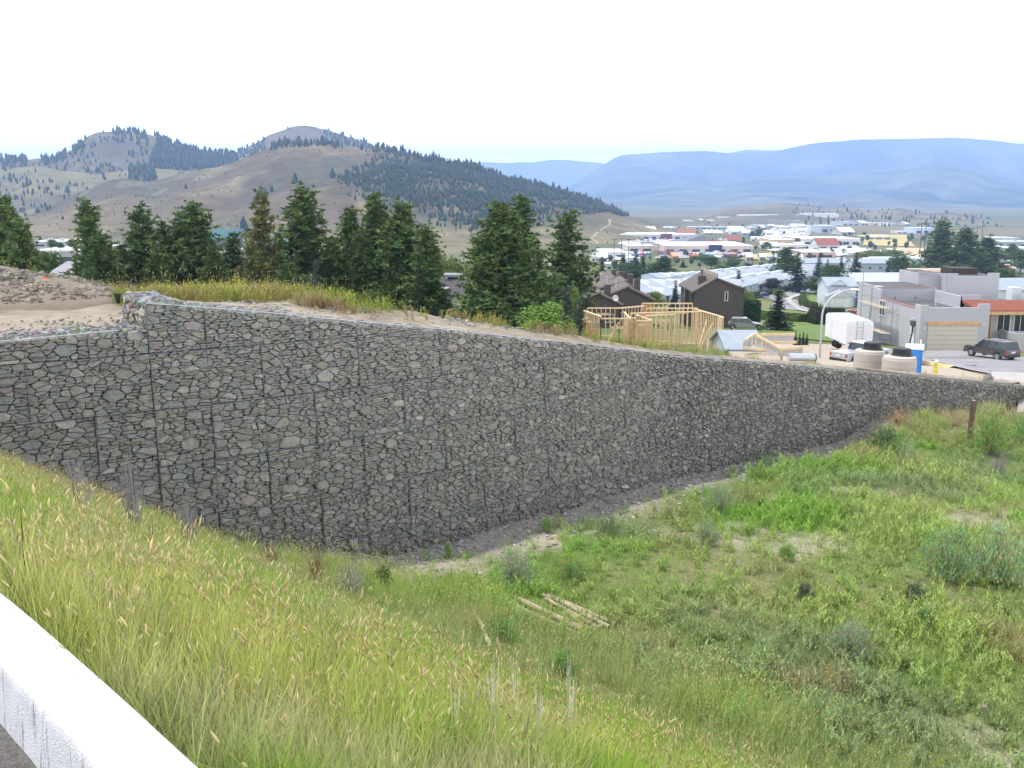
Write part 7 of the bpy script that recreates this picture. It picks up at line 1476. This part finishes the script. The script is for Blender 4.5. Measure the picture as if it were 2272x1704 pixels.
# --- weeds along the terrace edge and slopes beyond
n = 26000; pu = g.uniform(-60, 2262, n); th = np.arctan((pu - 1136) / FP); rw = r_wall(th); w = np.interp(pu, TWX, TWW); o_ = g.uniform(-3.5, 9, n) + w; x, y = (rw + o_) * np.sin(th), (rw + o_) * np.cos(th); z = hgt_up(x, y)
den = np.interp(pu, (0, 60, 90, 215, 260, 640, 760, 900, 1030, 1060, 1240, 1330, 1600, 1780, 1850, 2262), (1, 1, .8, .5, 1, 1, .5, .15, .15, .8, .5, .7, .6, .25, .1, .08)) * np.clip((o_ - w * np.interp(pu, (200, 330, 900, 1000), (.9, .5, .5, .8)) + .5 + (fbm(x, y, 1.5, 3, 71) - .5) * 2.5) / 1.0, 0, 1) * (g.random(n) < .9)
keep = (g.random(n) < den) & (np.hypot((x - h1.x) / 1.3, (y - 23.7) / 1) > 1) & (o_ > .7); x, y, z, pu, o_, w = [a[keep] for a in (x, y, z, pu, o_, w)]; n = len(x); n1 = fbm(x, y, 2.2, 3, 72)
tint = mixc((.22, .29, .055), (.34, .32, .10), np.clip((n1 - .4) * 4, 0, 1)); rd = (fbm(x, y, 1.6, 3, 73) > .60); tint[rd] = (.30, .22, .12); tint *= g.uniform(.7, 1.25, (n, 1))
kin = [tuft('weed', 31), tuft('green_blades', 32), tuft('foxtail', 33), tuft('yellow_flower', 34), tuft('white_flower', 35), tuft('dry_twigs', 36)]
idx = g.choice(6, n, p=[.36, .28, .10, .12, .06, .08]); scatter('terrace_weeds', kin, np.stack([x, y, z - .03], 1), idx, g.uniform(.7, 1.5, n) * np.interp(pu, (0, 240, 700, 1300, 2262), (1.1, .85, .8, .62, .55)), tint, .15)
# ================================================================ shrubs and single plants in the hollow
m_shrub = mat('shrub_leaves', attr=True, rough=.8, spec=.1, trans=.4)
def shrub(px, pyb, wpx, hpx, label, col, stems=70, leaf=.035, dense=1.0, twig=(.27, .26, .17), name='shrub', spread=1.0, leaves=True, flower=None, fn=None, seedk=0):
    s = slope_of(pyb); ys = np.linspace(4, 60, 1400); zz = s * ys; xx = (px - 1136) / FP * (ys * cP - zz * sP); hh = (fn or hgt_lo)(xx, ys); i = np.argmax(hh > zz); Y = ys[i]; p = Vector((xx[i], Y, hh[i])); k = Y / FP
    w, h = wpx * k, hpx * k * 1.06; q = random.Random(int(px + pyb + seedk)); e = empty(name, p, label=label, cat='shrub' if name == 'shrub' else name.replace('_', ' ')); sm = MB(); V, F, C = [], [], []
    for j in range(stems):
        a = q.uniform(0, 6.28); t = math.sqrt(q.random()) * spread; ex, ey, ez = math.cos(a) * t * w / 2, math.sin(a) * t * w / 2, h * max(.15, 1 - .72 * t * t) * q.uniform(.75, 1.0); mid = Vector((ex * .55, ey * .55, ez * .6))
        sm.tube([Vector((ex * .06, ey * .06, -.03)), mid, Vector((ex, ey, ez))], [.0045, .003, .0015], 3)
        if leaves:
            for k_ in range(int(26 * dense)):
                f = q.uniform(.3, 1.02); pt = mid.lerp(Vector((ex, ey, ez)), (f - .5) * 2) if f > .5 else Vector((0, 0, 0)).lerp(mid, f * 2); pt = pt + Vector((q.gauss(0, .03), q.gauss(0, .03), q.gauss(0, .025))) * (w / .8) ** .5
                blade(V, F, C, pt.x, pt.y, leaf * q.uniform(.7, 1.4), leaf * .35, q.uniform(0, 6.28), q.uniform(.2, .9), tuple(c * q.uniform(.6, 1.4) for c in col), z0=pt.z, seg=2)
        if flower and q.random() < .8: seed_head(V, F, C, (ex, ey, ez), (0, 0, 1), .02, .012, flower)
    sm.build('stems', mat('twig_%02d' % int(twig[0] * 99), twig, rough=.9), e)['kind'] = 'stuff'
    if V: o = np_mesh('foliage', np.array(V), np.array(F), m_shrub, e, fcol=np.array(C)); o['kind'] = 'stuff'
    return e
GG = (.31, .38, .23); GN = (.23, .38, .11)
shrub(1888, 1462, 125, 105, 'round grey-green shrub standing in a pale bare patch', GG, stems=110)
shrub(1596, 1138, 100, 78, 'grey-green shrub in the upper middle of the meadow', GG, stems=90)
shrub(1566, 1212, 72, 70, 'smaller grey-green shrub below the upper middle one', GG, stems=60)
shrub(2105, 1290, 175, 140, 'large grey-green bush at the right, left one of two', (.25, .36, .17), stems=100, leaf=.06)
shrub(2215, 1300, 185, 155, 'large pale green bush at the right edge, right one of two', (.33, .43, .22), stems=110, leaf=.07)
shrub(1352, 1190, 95, 52, 'low dark green shrub by the wall foot gravel', (.16, .25, .11), stems=50); shrub(1214, 1182, 40, 40, 'small upright green shrub on the gravel below the wall', GN, stems=40)
shrub(995, 1240, 28, 40, 'tiny dark green shrub at the edge of the wall gravel', GN, stems=26); shrub(1140, 1302, 125, 88, 'wide grey-green bush with tiny white flowers left of the logs', GG, stems=120, flower=(.55, .52, .52))
shrub(1270, 1290, 110, 60, 'green bush dotted with yellow flowers beyond the logs', GN, stems=80, flower=(.6, .45, .03)); shrub(2055, 1400, 62, 70, 'small bush topped by a creamy white flower head', GN, stems=70, flower=(.72, .70, .50))
shrub(1745, 1245, 48, 45, 'small dark green tuft in the middle of the meadow', GN, stems=50); shrub(1785, 1330, 45, 42, 'pale grey-green tuft above the bare patch shrub', (.14, .17, .12), stems=40); shrub(2030, 1340, 60, 60, 'silvery green shrub left of the creamy flower head', (.12, .17, .10), stems=60)
shrub(2200, 1010, 130, 110, 'tall green bush near the wall end, right of the wooden post', (.22, .33, .09), stems=90, leaf=.09); shrub(2262, 985, 80, 80, 'green bush at the right edge below the wall end', GN, stems=80, leaf=.06)
shrub(1960, 1000, 120, 55, 'dark green bramble on the mound before the wall', (.16, .23, .10), stems=70, leaf=.08); shrub(2010, 1030, 70, 65, 'bare grey twiggy bush on the mound', GG, stems=90, twig=(.30, .28, .28), leaves=False); shrub(2215, 1050, 75, 60, 'bare purplish grey bush near the right edge', GG, stems=90, twig=(.26, .23, .26), leaves=False)
shrub(2040, 1045, 40, 70, 'fan of straw-coloured dead stalks on the mound', GG, stems=40, twig=(.42, .32, .17), leaves=False); shrub(1920, 1010, 60, 36, 'rusty orange dead weed at the foot of the mound', GG, stems=50, twig=(.42, .20, .07), leaves=False); shrub(1990, 935, 120, 40, 'orange-brown dead weeds along the mound top', GG, stems=90, twig=(.40, .24, .12), leaves=False); shrub(2120, 945, 110, 50, 'pink-brown dead grass left of the wooden post', GG, stems=90, twig=(.38, .26, .18), leaves=False); shrub(1880, 965, 90, 30, 'dry tan weeds at the left end of the mound', GG, stems=60, twig=(.38, .28, .16), leaves=False)
shrub(1545, 1610, 110, 70, 'dark brown tangle in the grass at the bottom of the bank', GG, stems=90, twig=(.10, .07, .05), leaves=False); shrub(980, 1452, 60, 55, 'brown round tumbleweed at the bank foot', GG, stems=80, twig=(.17, .12, .10), leaves=False); shrub(1150, 1500, 110, 40, 'dark brown dead brush below the logs', GG, stems=80, twig=(.13, .09, .06), leaves=False); shrub(1110, 1440, 110, 90, 'green bush left of the leaning stick', GN, stems=110); shrub(1250, 1520, 110, 90, 'deep green bush below the logs', (.18, .34, .09), stems=70)
shrub(780, 1330, 110, 110, 'grey dry brush where the bank meets the wall', GG, stems=110, twig=(.28, .26, .26), leaves=False); shrub(700, 1290, 90, 90, 'reddish brown dead brush at the foot of the wall', GG, stems=90, twig=(.24, .14, .11), leaves=False); shrub(600, 1250, 60, 60, 'dark red dock weed against the wall', GG, stems=60, twig=(.20, .10, .08), leaves=False); shrub(850, 1310, 50, 60, 'leafy green weed below the wall corner', (.11, .19, .05), stems=30, leaf=.06)
for (px, pb, w, h, lb) in ((180, 1175, 110, 130, 'grey dead bush on the bank in front of the wall, left one'), (300, 1200, 90, 150, 'grey dead bush on the bank in front of the wall, middle one'), (420, 1220, 70, 90, 'grey dead bush on the bank in front of the wall, right one')): shrub(px, pb, w, h + 70, lb, GG, stems=75, twig=(.30, .28, .27), leaves=False)
for i, (px, pb, h) in enumerate(((1010, 1690, 150), (1045, 1660, 120), (1098, 1700, 170), (1140, 1650, 130), (1190, 1700, 120), (1260, 1690, 140))): shrub(px, pb, 62, h * 1.9, '%s pale leafless stalk of the group at the bottom centre' % ORD[i], GG, stems=24, twig=(.70, .66, .54), leaves=False, name='dry_stalk')
for px, pb, h, lb in ((62, 1360, 260, 'tall dark red dock stem rising near the kerb wall'), (345, 1310, 120, 'thin dark stem in the middle of the bank grass')): shrub(px, pb, 20, h + 90, lb, GG, stems=2, twig=(.09, .04, .03), leaves=False, name='weed_stem')
shrub(1350, 1490, 90, 70, 'arched pale dead stalks right of the deep green bush', GG, stems=10, twig=(.45, .42, .36), leaves=False, name='dry_stalk')
# seed puff
def ground_pt(px, py, fn=hgt_lo): s = slope_of(py); ys = np.linspace(3, 60, 3000); zz = s * ys; xx = (px - 1136) / FP * (ys * cP - zz * sP); i = np.argmax(fn(xx, ys) > zz); return Vector((xx[i], ys[i], float(fn(xx[i], ys[i]))))
p = ground_pt(2172, 1650); e = empty('seed_puff', p, label='round pale beige seed head on a stem at the lower right', cat='seed head'); h = (slope_of(1580) - slope_of(1650)) * p.y; MB().tube([(0, 0, 0), (.02, 0, h)], .004, 4).build('stem', mat('twig_16', (.16, .14, .11), rough=.9), e)
V, F, C = [], [], []; q = random.Random(2)
for k in range(500): d = np.array([q.gauss(0, 1) for _ in range(3)]); d /= np.linalg.norm(d); c = d * .05; e1 = np.cross(d, (0.1, .4, .9)); e1 /= np.linalg.norm(e1); k0 = len(V); V += [tuple(c * .2), tuple(c + e1 * .006), tuple(c - e1 * .006)]; F.append((k0, k0 + 1, k0 + 2)); C.append((.62, .55, .45))
sp = np_mesh('seed_ball', np.array(V), np.array(F), m_shrub, e, fcol=np.array(C)); sp.location = (.02, 0, h + .05)
# ================================================================ logs, posts, stakes
m_log = mat('peeled_log', (.44, .36, .26), noise=.28, scale=7, col2=(.34, .27, .20), bump=.6, bscale=40, rough=.9, stretch=(1, 1, .25)); m_end = mat('log_end', (.10, .075, .055), noise=.3, scale=20)
LG_ = [((1150, 1338), (1293, 1405), .05, 'nearest thick log with a dark cut end'), ((1130, 1346), (1288, 1418), .036, 'thin log half sunk in grass in front of the thick log'), ((1205, 1326), (1275, 1352), .036, 'short log at the back of the pile, left end'), ((1212, 1336), (1330, 1402), .036, 'middle log of the pile behind the thick log'), ((1205, 1322), (1365, 1392), .036, 'rearmost long log of the pile'), ((1225, 1332), (1352, 1400), .04, 'log just before the rearmost one'), ((1240, 1352), (1312, 1408), .036, 'short pale log right of the thick log')]
for (a, b, r, lb) in LG_:
    A, B = ground_pt(*a), ground_pt(*b); A.z += r * .8 + .03; B.z += r * .8 + .03; e = empty('log', (A + B) / 2, label=lb, cat='log', group='wooden posts lying in the meadow'); a_, b_ = A - (A + B) / 2, B - (A + B) / 2; q = random.Random(int(a[0]))
    n_ = 8; pts = [a_.lerp(b_, i / n_) + Vector((0, 0, q.uniform(-.006, .006))) for i in range(n_ + 1)]; MB().tube(pts, [r * q.uniform(.95, 1.05) for _ in pts], 14).build('log_shaft', m_log, e)
    d = (b_ - a_).normalized(); MB().beam(b_, b_ + d * .004, 2 * r * .93, n=14).build('cut_end', m_end, e); MB().beam(a_ - d * .004, a_, 2 * r * .93, n=14).build('cut_end', m_end, e)
A, B = ground_pt(1050, 1375), ground_pt(1088, 1452); A.z += .16; B.z += .1; o = MB().tube([A, A.lerp(B, .5) + Vector((.02, 0, .02)), B], [.022, .03, .034], 7).build('driftwood_stick', mat('bleached_wood', (.42, .37, .26), noise=.35, scale=9, bump=1, bscale=30)); tag(o, 'knobbly bleached stick leaning in the grass left of the logs', 'stick')
p = ground_pt(2150, 984); h = (slope_of(889) - slope_of(984)) * p.y; e = empty('wooden_post', p, rz=.4, label='weathered square wooden post on the mound near the wall end', cat='post'); m_pst = mat('old_post', (.14, .09, .06), noise=.3, scale=6, stretch=(1, 1, .2), bump=.5, bscale=30)
MB().beam((0, 0, -.4), (.05, 0, h), .13, .13).build('post_shaft', m_pst, e); MB().beam((.05, 0, h), (.05, 0, h + .01), .11, .11).build('post_top', plain((.36, .30, .24), key='post_top'), e)
p = at(1564, 791, 30.2); p.z = zg(p.x, p.y); h = slope_of(752) * p.y - p.z; o = MB().beam((0, 0, -.1), (h * .07, 0, h), .045, .02).build('survey_stake', plain((.62, .52, .47), key='stake')); tag(o, 'pale survey stake leaning on the wall top before the timber frame', 'stake'); o.location = p
p = at(1733, 803, 34.5); p.z = zg(p.x, p.y); h = slope_of(778) * p.y - p.z; o = MB().beam((0, 0, -.1), (0, 0, h), .09, .04).build('survey_stake', plain((.50, .40, .30), key='stake2')); tag(o, 'short wide wooden stake on the wall top left of the street lamp', 'stake'); o.location = p
for (px, py, lb) in ((76, 671, 'small orange-red ribbon on the dirt track, left one'), (110, 668, 'small orange-red ribbon on the dirt track, right one'), (101, 625, 'small red scrap lying on the gravel heap')):
    s = slope_of(py); ys = np.linspace(15, 40, 800); zz = s * ys; xx = (px - 1136) / FP * (ys * cP - zz * sP); i = np.argmax(hgt_up(xx, ys) + (.5 if py < 640 else 0) > zz); p = Vector((xx[i], ys[i], zz[i] + .03))
    o = MB().add([(-.07, 0, 0), (.03, -.03, .015), (.08, .02, .05), (-.03, .03, .04), (.0, 0, .07)], [(0, 1, 2, 3), (2, 3, 4)]).build('marker_ribbon', plain((.75, .16, .10), key='ribbon')); tag(o, lb, 'ribbon'); o.location = p
# black filter cloth at the cage end
o = MB().add([(-.09, 0, -.16), (-.05, .05, -.15), (-.04, .10, .02), (-.15, .04, .03), (-.12, .1, -.07)], [(0, 1, 2, 3), (0, 3, 4)]).build('filter_cloth', m_blk); tag(o, 'black filter cloth flap at the end of the upper cage', 'cloth'); o.location = (xr - nxr * 1.95 - .02, yr - nyr * 1.95, zt_hi - .02)
